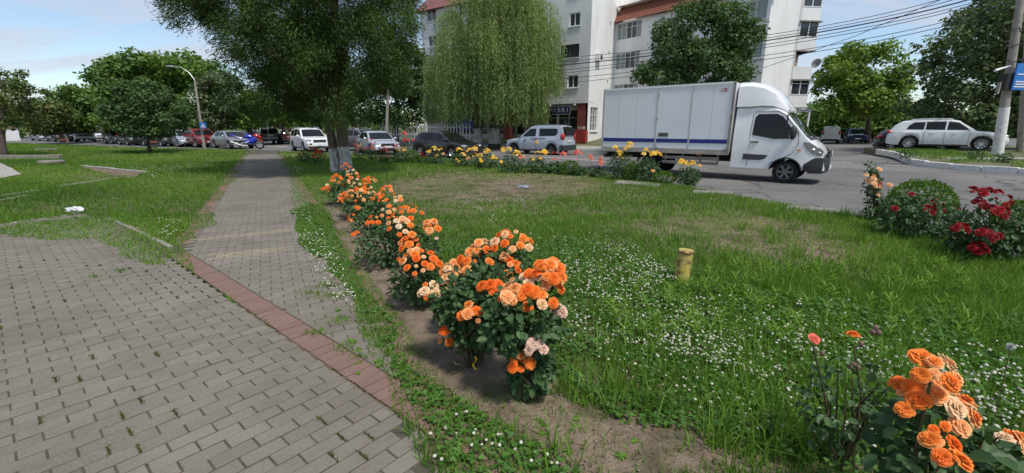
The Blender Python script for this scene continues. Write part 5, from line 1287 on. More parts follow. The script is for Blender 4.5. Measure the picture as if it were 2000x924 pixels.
def suv(paint, L=4.6, W=1.86, H=1.68, **k):
    s = L / 4.6; e = H - 1.68
    d = dict(L=L, W=W, wheels=(0.92 * s, 3.66 * s), r=0.36, paint=paint, sill=0.30, hz=0.82, tz=1.0, pz=0.9, mirror=3.05 * s, handles=(1.75 * s, 2.65 * s), seams=(1.45 * s, 2.25 * s, 3.12 * s),
      top=[(0, .72), (.03 * s, .85), (.15 * s, 1.03), (.8 * s, 1.07), (3.1 * s, 1.03), (3.35 * s, 1.04), (4.0 * s, 0.99), (4.4 * s, 0.90), (4.55 * s, 0.78), (4.6 * s, 0.62)],
      roof=[(.05 * s, 1.02), (.22 * s, 1.36 + e), (.42 * s, 1.60 + e), (.9 * s, 1.66 + e), (1.7 * s, 1.68 + e), (2.3 * s, 1.66 + e), (2.65 * s, 1.59 + e), (3.42 * s, 1.03)],
      win=[[(.62 * s, 1.12), (1.30 * s, 1.11), (1.32 * s, 1.53 + e), (.75 * s, 1.50 + e), (.55 * s, 1.36 + e)], [(1.40 * s, 1.11), (2.18 * s, 1.10), (2.15 * s, 1.55 + e), (1.42 * s, 1.55 + e)], [(2.28 * s, 1.10), (3.1 * s, 1.09), (2.98 * s, 1.22), (2.62 * s, 1.50 + e), (2.26 * s, 1.55 + e)]],
      ws=(2.72 * s, 3.38 * s), rw=(.12 * s, .38 * s), rails=(.6 * s, 2.4 * s)); d.update(k); return d
def sedan(paint, L=4.7, W=1.8, H=1.45, **k):
    s = L / 4.7; e = H - 1.45
    d = dict(L=L, W=W, wheels=(1.0 * s, 3.75 * s), r=0.325, paint=paint, sill=0.22, hz=0.66, tz=0.85, pz=0.72, mirror=3.2 * s, handles=(1.75 * s, 2.7 * s), seams=(1.35 * s, 2.2 * s, 3.15 * s),
      top=[(0, .62), (.03 * s, .78), (.12 * s, .95), (.7 * s, .98), (1.2 * s, .95), (3.1 * s, .92), (3.5 * s, .90), (4.2 * s, .80), (4.55 * s, .70), (4.66 * s, .60), (4.7 * s, .50)],
      roof=[(.6 * s, .96), (1.1 * s, 1.28 + e), (1.4 * s, 1.40 + e), (2.0 * s, 1.45 + e), (2.5 * s, 1.43 + e), (2.75 * s, 1.37 + e), (3.55 * s, .90)],
      win=[[(1.15 * s, 1.0), (2.12 * s, .98), (2.12 * s, 1.35 + e), (1.5 * s, 1.33 + e), (1.2 * s, 1.18 + e)], [(2.2 * s, .98), (3.2 * s, .96), (3.0 * s, 1.12), (2.68 * s, 1.32 + e), (2.22 * s, 1.36 + e)]],
      ws=(2.82 * s, 3.48 * s), rw=(.7 * s, 1.28 * s)); d.update(k); return d
def hatch(paint, L=4.25, W=1.76, H=1.46, **k):
    s = L / 4.25; e = H - 1.46
    d = dict(L=L, W=W, wheels=(.78 * s, 3.38 * s), r=0.32, paint=paint, sill=0.22, hz=0.68, tz=0.92, pz=0.75, mirror=2.85 * s, handles=(1.5 * s, 2.4 * s), seams=(1.1 * s, 1.95 * s, 2.85 * s),
      top=[(0, .60), (.03 * s, .78), (.12 * s, .95), (.7 * s, .98), (2.8 * s, .93), (3.2 * s, .91), (3.8 * s, .82), (4.1 * s, .72), (4.22 * s, .60), (4.25 * s, .50)],
      roof=[(.05 * s, .95), (.25 * s, 1.18 + e), (.52 * s, 1.38 + e), (1.0 * s, 1.44 + e), (1.7 * s, 1.46 + e), (2.1 * s, 1.43 + e), (2.4 * s, 1.36 + e), (3.25 * s, .91)],
      win=[[(.62 * s, 1.02), (1.0 * s, 1.01), (1.0 * s, 1.33 + e), (.72 * s, 1.28 + e)], [(1.06 * s, 1.0), (1.88 * s, .98), (1.88 * s, 1.36 + e), (1.08 * s, 1.35 + e)], [(1.97 * s, .98), (2.9 * s, .96), (2.72 * s, 1.1), (2.36 * s, 1.31 + e), (1.98 * s, 1.36 + e)]],
      ws=(2.46 * s, 3.18 * s), rw=(.12 * s, .45 * s)); d.update(k); return d
def R(d): return math.radians(d)
def on(u, v, z=ROAD_Z): return G(u, v, z)
def mid(p, heading, back, side):
    """car centre from a ground point: shift along heading and to its left"""
    h = R(heading); return Vector((p.x + math.cos(h) * back - math.sin(h) * side, p.y + math.sin(h) * back + math.cos(h) * side, p.z))
# white estate SUV on the island
q7 = suv('white', L=5.09, W=1.98, H=1.74, r=0.39, wheels=(1.08, 4.08), spokes=10, rails=(1.0, 2.7), rail_m='white_trim', tz=1.02, th=0.085, handle_m='paint_white', sill=0.27,
  roof=[(.05, 1.05), (.30, 1.42), (.62, 1.64), (1.2, 1.71), (2.0, 1.74), (2.7, 1.72), (3.05, 1.64), (3.85, 1.05)],
  top=[(0, .72), (.03, .88), (.18, 1.06), (.9, 1.10), (3.5, 1.06), (3.8, 1.06), (4.4, 1.01), (4.85, .92), (5.04, .78), (5.09, .62)], ws=(3.12, 3.8), rw=(.14, .55),
  win=[[(.85, 1.16), (1.62, 1.15), (1.64, 1.58), (1.15, 1.56), (.95, 1.40)], [(1.70, 1.15), (2.52, 1.14), (2.52, 1.60), (1.70, 1.59)], [(2.6, 1.14), (3.55, 1.13), (3.4, 1.25), (3.02, 1.54), (2.62, 1.60)]], seams=(1.68, 2.55, 3.55), handles=(2.0, 2.95), mirror=3.5)
fw = Vector((25.9, 24.6, 0)); rwp = Vector((23.75, 26.7, 0)); h = math.degrees(math.atan2(fw.y - rwp.y, fw.x - rwp.x))
cpos = (fw + rwp) / 2; c = mid(cpos, h, 0.0, 0.87); c.z = isl_z(cpos.x, cpos.y) + 0.06
car('parked_suv', 'large white estate SUV parked on the island by the leaning poles', c, R(h), q7)
car('parked_car', 'grey hatchback parked behind the white SUV at the right', Vector((29.3, 32.6, ROAD_Z)), R(-42), hatch('grey', L=4.3, H=1.62), group='cars around the square')
car('parked_car', 'black car nose peeking out left of the white SUV', Vector((26.6, 29.2, 0.1)), R(-42), hatch('black', L=4.0))
car('parked_suv', 'dark blue SUV facing us at the far right of the street', AT(1670, 277, 50).to_3d() * Vector((1, 1, 0)).to_2d().x if False else Vector((39.6, 51.5, ROAD_Z)), R(-120), suv('blue', L=4.5, H=1.66))
VAN = dict(L=4.36, W=1.75, wheels=(.82, 3.62), r=0.32, paint='dacia', sill=0.27, hz=0.82, tz=1.12, th=0.22, pz=0.86, mirror=3.15, tumble=0.11, rtap=0.04, arch=True, handles=(2.05, 2.75), seams=(1.95, 2.85), mirror_p=False,
  top=[(0, .60), (.02, .90), (.08, 1.10), (.5, 1.12), (2.9, 1.04), (3.2, 1.03), (3.8, .97), (4.15, .88), (4.3, .74), (4.36, .58)],
  roof=[(.03, 1.08), (.10, 1.45), (.22, 1.76), (.5, 1.82), (1.4, 1.84), (2.1, 1.82), (2.45, 1.74), (3.35, 1.02)],
  win=[[(.45, 1.30), (.62, 1.18), (1.75, 1.15), (1.75, 1.62), (.55, 1.62), (.45, 1.55)], [(2.0, 1.14), (2.95, 1.12), (2.92, 1.22), (2.42, 1.60), (2.0, 1.63)]],
  ws=(2.52, 3.28), rw=(.05, .20), rails=(.35, 2.0), rail_m='plastic_grey', rim='rim_dark')
p = on(1078, 303); hd = 146
dk = car('passenger_van', 'pale silver passenger van with roof bars driving away in front of the willow', mid(p, hd, 4.36 / 2 - .82, -0.76), R(hd), VAN, cat='van')
g = MB(); g.box((-4.36 / 2 - 0.012, 0, 1.42), (0.02, 1.25, 0.42)); g.build('rear_window', MT['car_glass'], dk)
g = MB(); g.box((-0.35, 0.872, 1.02), (1.1, 0.012, 0.035)); g.build('slide_rail', MT['seam'], dk)
g = MB(); g.box((-4.36 / 2 + 0.1, 0, 0.45), (0.3, 1.76, 0.34)); g.build('rear_bumper', MT['plastic_grey'], dk)
p = on(1610, 277); wv = dict(VAN, paint='white', arch=False, rails=None, win=VAN['win'][1:]); wv.pop('rw')
wvo = car('parked_van', 'small white panel van seen from behind at the end of the side street', Vector((36.0, 50.5, ROAD_Z)), R(56), wv, cat='van')
g = MB(); g.box((-2.165, 0, 1.10), (0.05, 1.25, 1.1)); g.build('rear_door', MT['paint_white'], wvo)
# dark hatchback driving right
hd = -38; p = on(850, 308)
car('hatchback', 'dark grey hatchback driving right behind the yellow roses', mid(p, hd, 0.1, 0.86), R(hd), hatch('dark', L=4.3, H=1.48, rim='rim'))
# pale car facing us
p = on(748, 303); hd = -57
car('sedan_car', 'pale silver sedan facing us behind the coral roses', mid(p, hd, -2.3, 0.35), R(hd), sedan('lightsilver', L=4.6, W=1.82, H=1.47))
p = on(612, 298); hd = -50
car('parked_suv', 'white SUV facing us just left of the cedar trunk', mid(p, hd, -2.2, 0.25) + Vector((0.25, 0, 0)), R(hd), suv('white', L=4.5, W=1.84, H=1.68))
p = on(698, 283); car('parked_suv', 'grey estate car half hidden behind the cedar trunk', Vector((-11.2, 33.5, ROAD_Z)), R(-30), suv('grey', L=4.6, H=1.62))
p = on(437, 290.5); hd = -36
car('sedan_car', 'silver sedan parked beside the motorbike', mid(p, hd, -0.3, 0.85), R(hd), sedan('silver', L=4.75, W=1.84, H=1.46))
p = on(378, 288); hd = -38
car('parked_suv', 'dark red SUV parked left of the silver sedan', mid(p, hd, -0.5, 0.85), R(hd), suv('red', L=4.3, W=1.8, H=1.6))
p = on(340, 287); car('parked_car', 'light silver hatchback behind the dark red SUV', mid(p, -38, -0.4, 1.0), R(-40), hatch('lightsilver', L=4.1, H=1.52))
for (u, v, hd, sp, lab) in ((243, 284, -36, hatch('dark'), 'dark hatchback left of the young linden'), (214, 281, -36, hatch('grey', H=1.55), 'dark grey car second left of the young linden'), (275, 285, -36, hatch('black'), 'black car hidden behind the young linden'), (308, 286, -36, hatch('dark'), 'dark car right behind the young linden trunk'), (148, 277.5, -48, suv('white', L=4.3, H=1.62), 'white SUV facing us at the far left'), (176, 274.5, -40, sedan('white'), 'small white sedan behind the far left white SUV'), (100, 277, -30, hatch('dark'), 'dark hatchback beside the teal van at the far left'), (70, 275, -30, sedan('lightsilver'), 'pale sedan at the far left behind the leaning tree'), (487, 277, -40, hatch('dark', L=4.2), 'dark car behind the silver sedan')):
    p = on(u, v); car('parked_car', lab, mid(p, hd, -0.4, 0.9), R(hd), sp)
v2 = dict(VAN, paint='teal', arch=False, rails=None); p = on(90, 276)
car('parked_van', 'teal green van parked at the far left', mid(p, -35, 0, 2.6), R(-35), v2, cat='van')
p = on(533, 281.5); car('parked_suv', 'black SUV seen from behind right of the traffic sign post', mid(p, 128, 1.6, 0.2), R(128), suv('black', L=4.5, H=1.72))
p = on(572, 281.5); car('parked_car', 'dark red hatchback seen from behind left of the white SUV', mid(p, 122, 1.6, 0.2), R(122), hatch('maroon', L=4.2, H=1.55))

# ---- the white box truck
fwp = G(1529, 358, ROAD_Z); TH = R(-40)
truck = thing('box_truck', 'white box truck with blue stripe and roof fairing driving right', 'truck', fwp, TH)
# local frame: origin at the near front wheel's ground point, +X forward, +Y away from us (left side of the truck)
PWt = MT['paint_white']
mat('box_panel', (0.78, 0.80, 0.82), 0.35, col2=(0.74, 0.76, 0.78), nscale=1.2)
mat('box_trim', (0.50, 0.51, 0.51), 0.4, metal=0.4)
mat('stripe_blue', (0.012, 0.022, 0.20), 0.4)
mat('dirt_rail', (0.42, 0.39, 0.33), 0.6, col2=(0.30, 0.27, 0.22), nscale=4)
mat('dirty_metal', (0.30, 0.28, 0.25), 0.7, col2=(0.18, 0.16, 0.14), nscale=5)
B0, B1, ZB, ZT, BY0, BY1 = -6.2, -1.62, 0.86, 3.06, -0.16, 1.98
g = MB(); g.box(((B0 + B1) / 2, (BY0 + BY1) / 2, (ZB + ZT) / 2), (B1 - B0 - 0.02, BY1 - BY0 - 0.02, ZT - ZB - 0.02)); g.build('box_body', MT['box_panel'], truck)
def tp(name, x0, x1, z0, z1, m, y=-0.012, d=0.02):
    g = MB(); g.box(((x0 + x1) / 2, BY0 + y, (z0 + z1) / 2), (x1 - x0, d, z1 - z0)); return g.build(name, MT[m], truck)
tp('side_panel', B0 + 0.06, -4.10, ZB + 0.10, ZT - 0.06, 'box_panel'); tp('side_panel', -2.90, B1 - 0.06, ZB + 0.10, ZT - 0.06, 'box_panel')
tp('side_door', -4.07, -2.93, ZB + 0.10, ZT - 0.06, 'box_panel', -0.016)
for x in (-4.085, -2.915): tp('door_trim', x - 0.018, x + 0.018, ZB + 0.06, ZT - 0.03, 'box_trim', -0.02, 0.03)
tp('top_rail', B0, B1, ZT - 0.06, ZT + 0.01, 'white_trim', -0.02, 0.05); tp('bottom_rail', B0, B1, ZB - 0.06, ZB + 0.09, 'dirt_rail', -0.02, 0.05)
tp('corner_post', B0 - 0.01, B0 + 0.06, ZB - 0.05, ZT, 'box_trim', -0.024, 0.06); tp('corner_post', B1 - 0.06, B1 + 0.01, ZB - 0.05, ZT, 'dirty_metal', -0.024, 0.06)
for a, b in ((B0 + 0.07, -4.11), (-4.05, -2.95), (-2.88, B1 - 0.08)): tp('blue_stripe', a, b, 1.16, 1.29, 'stripe_blue', -0.03, 0.012)
h = tp('door_lock', -3.98, -3.62, 1.36, 1.50, 'dirty_metal', -0.03, 0.02); g = MB(); g.box((-3.8, BY0 - 0.045, 1.43), (0.26, 0.015, 0.05)); g.build('handle', MT['seam'], h)
for x in (-4.02, B1 - 0.12): tp('marker_plate', x - 0.03, x + 0.05, 0.92, 0.99, 'dirty_metal', -0.045, 0.02)
for z in (1.05, 1.95, 2.75): tp('door_hinge', -4.12, -4.02, z, z + 0.06, 'box_trim', -0.036, 0.025)
for x in (-5.55, -4.85, -2.25):
    tp('panel_seam', x - 0.004, x + 0.004, ZB + 0.10, ZT - 0.06, 'box_trim', -0.0225, 0.003)
# small red maker's mark near the top corner
for i, x in enumerate((-2.02, -1.93, -1.85)):
    g = MB(); z = 2.83
    if i == 0: g.box((x, BY0 - 0.03, z), (0.018, 0.006, 0.10)); g.box((x - 0.025, BY0 - 0.03, z - 0.045), (0.05, 0.006, 0.018))
    elif i == 1:
        for dz in (-.045, 0, .045): g.box((x, BY0 - 0.03, z + dz), (0.06, 0.006, 0.016))
        g.box((x - 0.026, BY0 - 0.031, z), (0.014, 0.006, 0.10)); g.box((x + 0.026, BY0 - 0.031, z), (0.014, 0.006, 0.10))
    else:
        for dz in (-.045, .045): g.box((x, BY0 - 0.03, z + dz), (0.06, 0.006, 0.016))
        g.box((x - 0.026, BY0 - 0.031, z), (0.014, 0.006, 0.10))
    g.build('maker_mark', MT['tail_red'], truck)
# chassis, side guards, rear
g = MB()
for y in (0.35, 1.45): g.box((-3.3, y, 0.66), (5.8, 0.09, 0.18))
g.build('chassis_frame', MT['under'], truck)
for z in (0.50, 0.66):
    g = MB(); g.box((-2.85, BY0 + 0.05, z), (1.9, 0.04, 0.10)); g.build('side_guard', MT['dirty_metal'], truck)
for x in (-3.7, -3.1, -2.5, -1.95):
    g = MB(); g.box((x, BY0 + 0.09, 0.66), (0.05, 0.04, 0.40)); g.build('guard_bracket', MT['dirty_metal'], truck)
g = MB(); g.box((-2.55, BY0 + 0.02, 0.79), (0.14, 0.03, 0.05)); g.build('side_marker', MT['amber'], truck)
g = MB(); g.box((B0 + 0.1, 0.91, 0.62), (0.12, 1.9, 0.14)); g.build('rear_bumper', MT['plastic'], truck)
g = MB(); g.box((-3.3, 0.9, 0.85), (5.6, 1.9, 0.06)); g.build('sub_floor', MT['under'], truck)
for (x, y) in ((0.0, 0.10), (0.0, 1.72), (-4.33, 0.10), (-4.33, 1.72)):
    hub, ty, rm = wheel_meshes(0.345, 0.22, 6, 'rim_dark')
    o = obj('wheel', hub, truck, (x, y, 0.345), (0, 0, math.pi if y < 0.9 else 0)); obj('tyre', ty, o); obj('rim', rm, o)
for y in (0.02, 1.80):
    g = MB(); pts = [(-4.33 + 0.47 * math.cos(a), y, 0.345 + 0.47 * math.sin(a)) for a in np.linspace(0.2, 2.94, 9)]
    g.loft([[Vector(p) + Vector((0, -.12, 0)), Vector(p) + Vector((0, .12, 0))] for p in pts], closed=False, caps=False); g.build('mudguard', MT['plastic'], truck)
# cab: side profile lofted across the width
YC = 0.91; HW = 0.985
def cab_z_top(x): return interp([(-1.55, 2.32), (-0.9, 2.36), (-0.45, 2.30), (-0.18, 2.12), (0.48, 1.34), (0.72, 1.16), (0.86, 0.98), (0.93, 0.78), (0.97, 0.5)], x)
def cab_w(x, z):
    e = max(0.0, (x - 0.25) / 0.72); w = HW * (1 - 0.17 * min(e, 1) ** 2)
    if z > 1.3: w -= 0.12 * (z - 1.3) / 1.05
    return w
xs = sorted(set(np.linspace(-1.55, 0.97, 30).tolist() + [0.42 * math.cos(math.pi * k / 12) for k in range(13)] + [-0.425, 0.425]))
rings = []
for x in xs:
    zb_ = 0.42 if abs(x) > 0.421 else max(0.42, 0.345 + math.sqrt(max(0.42 ** 2 - x * x, 0)))
    if x > 0.7: zb_ = max(zb_, 0.40 + (x - 0.7) * 0.25)
    zt = cab_z_top(x); zb_ = min(zb_, zt - 0.08); half = []
    for f in (0, 0.12, 0.3, 0.5, 0.68, 0.84, 0.95):
        z = zb_ + (zt - zb_) * f; half.append((cab_w(x, z), z))
    half.append((half[-1][0] - 0.10, zt - 0.008))
    rings.append([(x, YC - w, z) for w, z in half] + [(x, YC, zt + 0.015)] + [(x, YC + w, z) for w, z in reversed(half)])
g = MB(); g.loft(rings); n = len(rings[0])
for i, f in enumerate(g.F):
    if len(f) == 4 and any(abs(f[a] % n - f[(a + 1) % 4] % n) == n - 1 for a in range(4)): g.M[i] = 1
cabo = g.build('cab', [PWt, MT['under']], truck, smooth=True)
def cab_patch(name, poly, m, s=-1, dy=0.008, parent=truck):
    g = MB(); P = [(x, YC + s * (cab_w(x, z) + dy), z) for x, z in poly]
    g.add(P if s < 0 else P[::-1], [tuple(range(len(P)))]); return g.build(name, MT[m], parent)
for s in (-1, 1):
    cab_patch('door_window', [(-1.0, 1.45), (-0.98, 1.98), (-0.92, 2.06), (-0.40, 2.06), (-0.25, 1.98), (0.12, 1.52), (0.10, 1.36), (-0.4, 1.34)], 'car_glass', s)
    fr = [(-1.06, 0.50), (-1.07, 1.45), (-1.05, 2.05), (-0.97, 2.14), (-0.36, 2.14), (-0.18, 2.03), (0.22, 1.52), (0.26, 1.20), (0.12, 0.90), (-0.42, 0.60), (-0.46, 0.50)]
    g = MB(); g.tube([(x, YC + s * (cab_w(x, z) + 0.002), z) for x, z in fr], 0.009, 4); g.build('door_seam', MT['plastic_grey'], truck)
    g = MB(); g.box((-0.12, YC + s * (cab_w(-.12, 1.7) + 0.010), 1.72), (0.035, 0.02, 0.66), ry=0.0); g.build('window_divider', MT['plastic'], truck)
    g = MB(); g.tube([(x, YC + s * (cab_w(x, z) + 0.004), z) for x, z in ((-1.0, 1.45), (-0.98, 1.98), (-0.92, 2.06), (-0.40, 2.06), (-0.25, 1.98), (0.12, 1.52), (0.10, 1.36), (-0.4, 1.34), (-1.0, 1.45))], 0.014, 4); g.build('window_seal', MT['plastic'], truck)
    g = MB(); g.box((0.30, YC + s * (cab_w(.3, 1.0) + 0.006), 1.02), (0.09, 0.02, 0.04)); g.build('side_repeater', MT['amber'], truck)
    cab_patch('side_moulding', [(-1.2, 0.68), (-1.2, 0.86), (-0.50, 0.84), (-0.56, 0.74), (-0.70, 0.68)], 'plastic_grey', s, 0.012)
    g = MB(); g.box((-0.92, YC + s * (cab_w(-.9, 1.2) + 0.012), 1.23), (0.22, 0.03, 0.035)); g.build('door_handle', MT['plastic'], truck)
    g = MB(); g.ell((0.10, YC + s * 1.13, 1.52), (0.10, 0.13, 0.20), 10, 8); g.tube([(0.12, YC + s * 0.95, 1.38), (0.1, YC + s * 1.1, 1.40)], 0.035, 6); g.build('wing_mirror', MT['plastic'], truck, smooth=True)
    g = MB(); g.tube([(0.43 * math.cos(a), YC + s * 0.985, 0.345 + 0.43 * math.sin(a)) for a in np.linspace(0.1, 3.0, 12)], 0.022, 5); g.build('wheel_arch_trim', MT['plastic'], truck)
    g = MB(); rows = []
    for (x, z0, z1) in ((0.36, 1.20, 1.24), (0.50, 1.00, 1.22), (0.65, 0.90, 1.13), (0.78, 0.86, 1.02), (0.86, 0.86, 0.94)):
        rows.append([(x + 0.02, YC + s * (cab_w(x, z0) + 0.012), z0), (x + 0.03, YC + s * (cab_w(x, z1) - 0.0), z1 + 0.012), (x + 0.04, YC + s * (cab_w(x, z1) - 0.14), z1 + 0.03)])
    g.loft(rows, closed=False, caps=False); hl_ = g.build('headlight', MT['lamp_dark'], truck, smooth=True)
    for (x, z, r_) in ((0.60, 1.03, 0.07), (0.76, 0.95, 0.055)):
        g = MB(); g.ell((x + 0.03, YC + s * (cab_w(x, z) + 0.0), z), (r_, 0.035, r_ * 0.8), 10, 6); g.build('lamp', MT['chrome'], hl_, smooth=True)
    g = MB(); g.box((-1.10, YC + s * 0.6, 2.2), (0.02, 0.05, 0.05)); 
g = MB(); rows = []
for x in np.linspace(-0.16, 0.44, 7):
    z = cab_z_top(x); w = cab_w(x, z) - 0.10; rows.append([(x + 0.014, YC + w * q, z + 0.012 + 0.02 * (1 - q * q)) for q in (-1, -.6, -.2, .2, .6, 1)])
g.loft(rows, closed=False, caps=False); g.build('windscreen', MT['car_glass'], truck, smooth=True)
g = MB(); g.box((0.49, YC, 1.345), (0.13, 1.5, 0.02), ry=0.6); g.build('wiper_cowl', MT['plastic'], truck)
for y in (-0.3, 0.4):
    g = MB(); g.tube([(0.48, YC + y - .3, 1.38), (0.38, YC + y + .25, 1.50)], 0.012, 4); g.build('wiper', MT['plastic'], truck)
# black bumper wraps the nose from wheel arch to wheel arch
side = [(x, cab_w(x, 0.6) + 0.012) for x in np.linspace(0.46, 0.90, 7)]
pl = [(x, -w) for x, w in side] + [(0.985 - 0.05 * (abs(q) / 0.74) ** 2.5, q) for q in np.linspace(-0.74, 0.74, 9)] + [(x, w) for x, w in reversed(side)]
rows = []
for i, (x, y) in enumerate(pl):
    a_, b_ = pl[max(i - 1, 0)], pl[min(i + 1, len(pl) - 1)]; tx, ty = b_[0] - a_[0], b_[1] - a_[1]; l_ = math.hypot(tx, ty); nx, ny = ty / l_, -tx / l_
    zt_ = 0.62 + 0.20 * min(1.0, max(0.0, (x - 0.46) / 0.25)); zl = 0.42 if x < 0.6 else 0.34
    prof = [(-0.10, zl + 0.01), (0.0, zl), (0.022, zl + 0.12), (0.028, (zl + zt_) / 2), (0.018, zt_ - 0.03), (-0.06, zt_)]
    rows.append([(x + nx * o_, YC + y + ny * o_, z_) for o_, z_ in prof])
g = MB(); g.loft(rows); g.build('bumper', MT['plastic'], truck, smooth=True)
for s in (-1, 1):
    g = MB(); g.ell((0.90, YC + s * 0.76, 0.50), (0.05, 0.09, 0.05), 10, 6); g.build('fog_lamp', MT['head_glass'], truck, smooth=True)
g = MB(); g.box((0.975, YC, 0.885), (0.07, 0.95, 0.20), ry=0.25); gr = g.build('grille', MT['plastic'], truck)
for z in (0.83, 0.88, 0.93):
    g = MB(); g.box((1.02, YC, z), (0.02, 0.8, 0.014)); g.build('grille_bar', MT['rim'], gr)
g = MB(); c0 = Vector((1.03, YC, 0.90)); dm = [c0 + Vector((0.012, 0, .085)), c0 + Vector((.012, .055, 0)), c0 + Vector((.012, 0, -.085)), c0 + Vector((.012, -.055, 0))]
g.tube(dm + [dm[0]], 0.014, 5); g.build('diamond_emblem', MT['chrome'], truck)
g = MB(); g.box((1.05, YC, 0.50), (0.015, 0.52, 0.11)); g.build('number_plate', MT['plate'], truck)
# wind fairing on the cab roof
rows = []
for (x, zt, w, zb_) in ((-1.56, 3.06, 0.95, 2.30), (-1.2, 3.05, 0.95, 2.30), (-0.85, 2.95, 0.92, 2.32), (-0.55, 2.74, 0.88, 2.30), (-0.30, 2.46, 0.83, 2.20), (-0.16, 2.24, 0.78, 2.12)):
    half = [(w, zb_), (w * 0.97, zb_ + (zt - zb_) * .5), (w * 0.93, zt - 0.14 * (zt - zb_) / .75), (w * 0.72, zt - 0.01)]
    rows.append([(x, YC - a, z) for a, z in half] + [(x, YC, zt + 0.02)] + [(x, YC + a, z) for a, z in reversed(half)])
g = MB(); g.loft(rows); g.build('roof_fairing', PWt, truck, smooth=True)
# driver behind the glass is not visible; steering side mirror glass
g = MB(); g.box((0.035, YC - 1.13, 1.46), (0.02, 0.16, 0.24)); g.build('mirror_glass', MT['head_glass'], truck)

# ---- the motorbike
paint('bike_blue', (0.015, 0.035, 0.42)); paint('bike_red', (0.50, 0.012, 0.015))
p = on(486, 291.5, 0.0); bk = thing('motorbike', 'blue white and red sports motorbike parked at the end of the path', 'motorbike', p, R(22)); bk.scale = (1.1, 1.1, 1.1)
for x in (-0.70, 0.70):
    hub, ty, rm = wheel_meshes(0.31, 0.15, 6, 'rim')
    o = obj('wheel', hub, bk, (x, 0, 0.31)); o.scale = (0.5, 0.6, 0.5); obj('tyre', ty, o, scale=(2, 1.6, 2)); obj('rim', rm, o, scale=(2, 1.7, 2)); r2 = obj('rim', rm, o, rot=(0, 0, math.pi), scale=(2, 1.7, 2))
def bl(name, rows, m):
    g = MB(); rr = []
    for (x, zc, hz_, hy) in rows: rr.append([(x, hy * math.cos(a), zc + hz_ * math.sin(a)) for a in np.linspace(0, 2 * math.pi, 11)[:-1]])
    g.loft(rr); return g.build(name, m, bk, smooth=True)
bl('fuel_tank', [(-0.22, 0.80, 0.06, 0.10), (-0.05, 0.85, 0.13, 0.17), (0.15, 0.88, 0.14, 0.18), (0.32, 0.84, 0.10, 0.13)], MT['paint_bike_blue'])
bl('side_fairing', [(-0.30, 0.42, 0.08, 0.12), (-0.1, 0.45, 0.17, 0.17), (0.2, 0.55, 0.27, 0.19), (0.45, 0.66, 0.26, 0.18), (0.60, 0.74, 0.14, 0.14)], MT['paint_bike_blue'])
bl('nose_fairing', [(0.40, 0.88, 0.10, 0.16), (0.55, 0.92, 0.16, 0.18), (0.72, 0.86, 0.14, 0.14), (0.86, 0.78, 0.07, 0.07)], MT['paint_bike_red'])
bl('tail_fairing', [(-0.25, 0.74, 0.07, 0.12), (-0.55, 0.82, 0.08, 0.13), (-0.85, 0.92, 0.07, 0.10), (-1.02, 0.96, 0.03, 0.05)], MT['paint_bike_blue'])
bl('seat', [(-0.75, 0.955, 0.035, 0.10), (-0.45, 0.86, 0.05, 0.13), (-0.18, 0.84, 0.05, 0.12)], MT['plastic'])
bl('front_mudguard', [(0.42, 0.58, 0.04, 0.07), (0.70, 0.66, 0.03, 0.08), (0.95, 0.50, 0.04, 0.06)], MT['paint_bike_red'])
bl('engine', [(-0.28, 0.40, 0.14, 0.15), (0.0, 0.36, 0.17, 0.17), (0.25, 0.38, 0.14, 0.16)], MT['plastic_grey'])
g = MB(); g.box((-0.02, -0.185, 0.50), (0.30, 0.02, 0.05), ry=-0.5); g.build('white_stripe', MT['white_trim'], bk)
g = MB(); g.tube([(0.0, -0.2, 0.26), (-0.4, -0.22, 0.28), (-0.95, -0.25, 0.52)], [0.022, 0.03, 0.045], 8); g.build('exhaust', MT['metal_grey'], bk, smooth=True)
for y in (-0.1, 0.1):
    g = MB(); g.tube([(0.70, y, 0.31), (0.48, y, 0.95)], 0.025, 6); g.build('fork', MT['rim'], bk)
g = MB(); g.tube([(0.40, -0.33, 0.98), (0.46, 0, 1.0), (0.40, 0.33, 0.98)], 0.016, 5); g.build('handlebar', MT['plastic'], bk)
g = MB(); g.loft([[(0.52, -0.12, 1.02), (0.52, 0.12, 1.02)], [(0.62, -0.13, 1.0), (0.62, 0.13, 1.0)], [(0.74, -0.10, 0.96), (0.74, 0.10, 0.96)]], closed=False, caps=False); g.build('windshield', MT['car_glass'], bk)
g = MB(); g.tube([(-0.15, -0.12, 0.3), (-0.2, -0.35, 0.0)], 0.015, 5); g.build('side_stand', MT['plastic'], bk)
g = MB(); g.tube([(-0.70, 0.1, 0.31), (-0.2, 0.11, 0.42)], [0.03, 0.045], 6); g.tube([(-0.70, -0.1, 0.31), (-0.2, -0.11, 0.42)], [0.03, 0.045], 6); g.build('swingarm', MT['rim'], bk)
# ------------------------------------------------------------------ buildings
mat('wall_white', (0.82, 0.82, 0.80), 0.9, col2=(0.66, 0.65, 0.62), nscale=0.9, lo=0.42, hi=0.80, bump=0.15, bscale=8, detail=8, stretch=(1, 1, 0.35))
mat('wall_white_shaded', (0.70, 0.70, 0.69), 0.9, col2=(0.56, 0.56, 0.54), nscale=0.9, lo=0.42, hi=0.80, bump=0.15, bscale=8, detail=8, stretch=(1, 1, 0.35))  # white wall darkened: the street face's shade is put into the colour
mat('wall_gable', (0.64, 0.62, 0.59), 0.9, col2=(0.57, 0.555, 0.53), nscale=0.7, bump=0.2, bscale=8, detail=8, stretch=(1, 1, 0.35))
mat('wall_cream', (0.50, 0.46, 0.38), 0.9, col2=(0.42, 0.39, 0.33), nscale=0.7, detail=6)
mat('brick_red', (0.22, 0.055, 0.040), 0.8, col2=(0.17, 0.045, 0.035), nscale=4)
mat('roof_tile', (0.25, 0.080, 0.045), 0.75, col2=(0.17, 0.055, 0.035), nscale=3, bump=0.3, bscale=10)
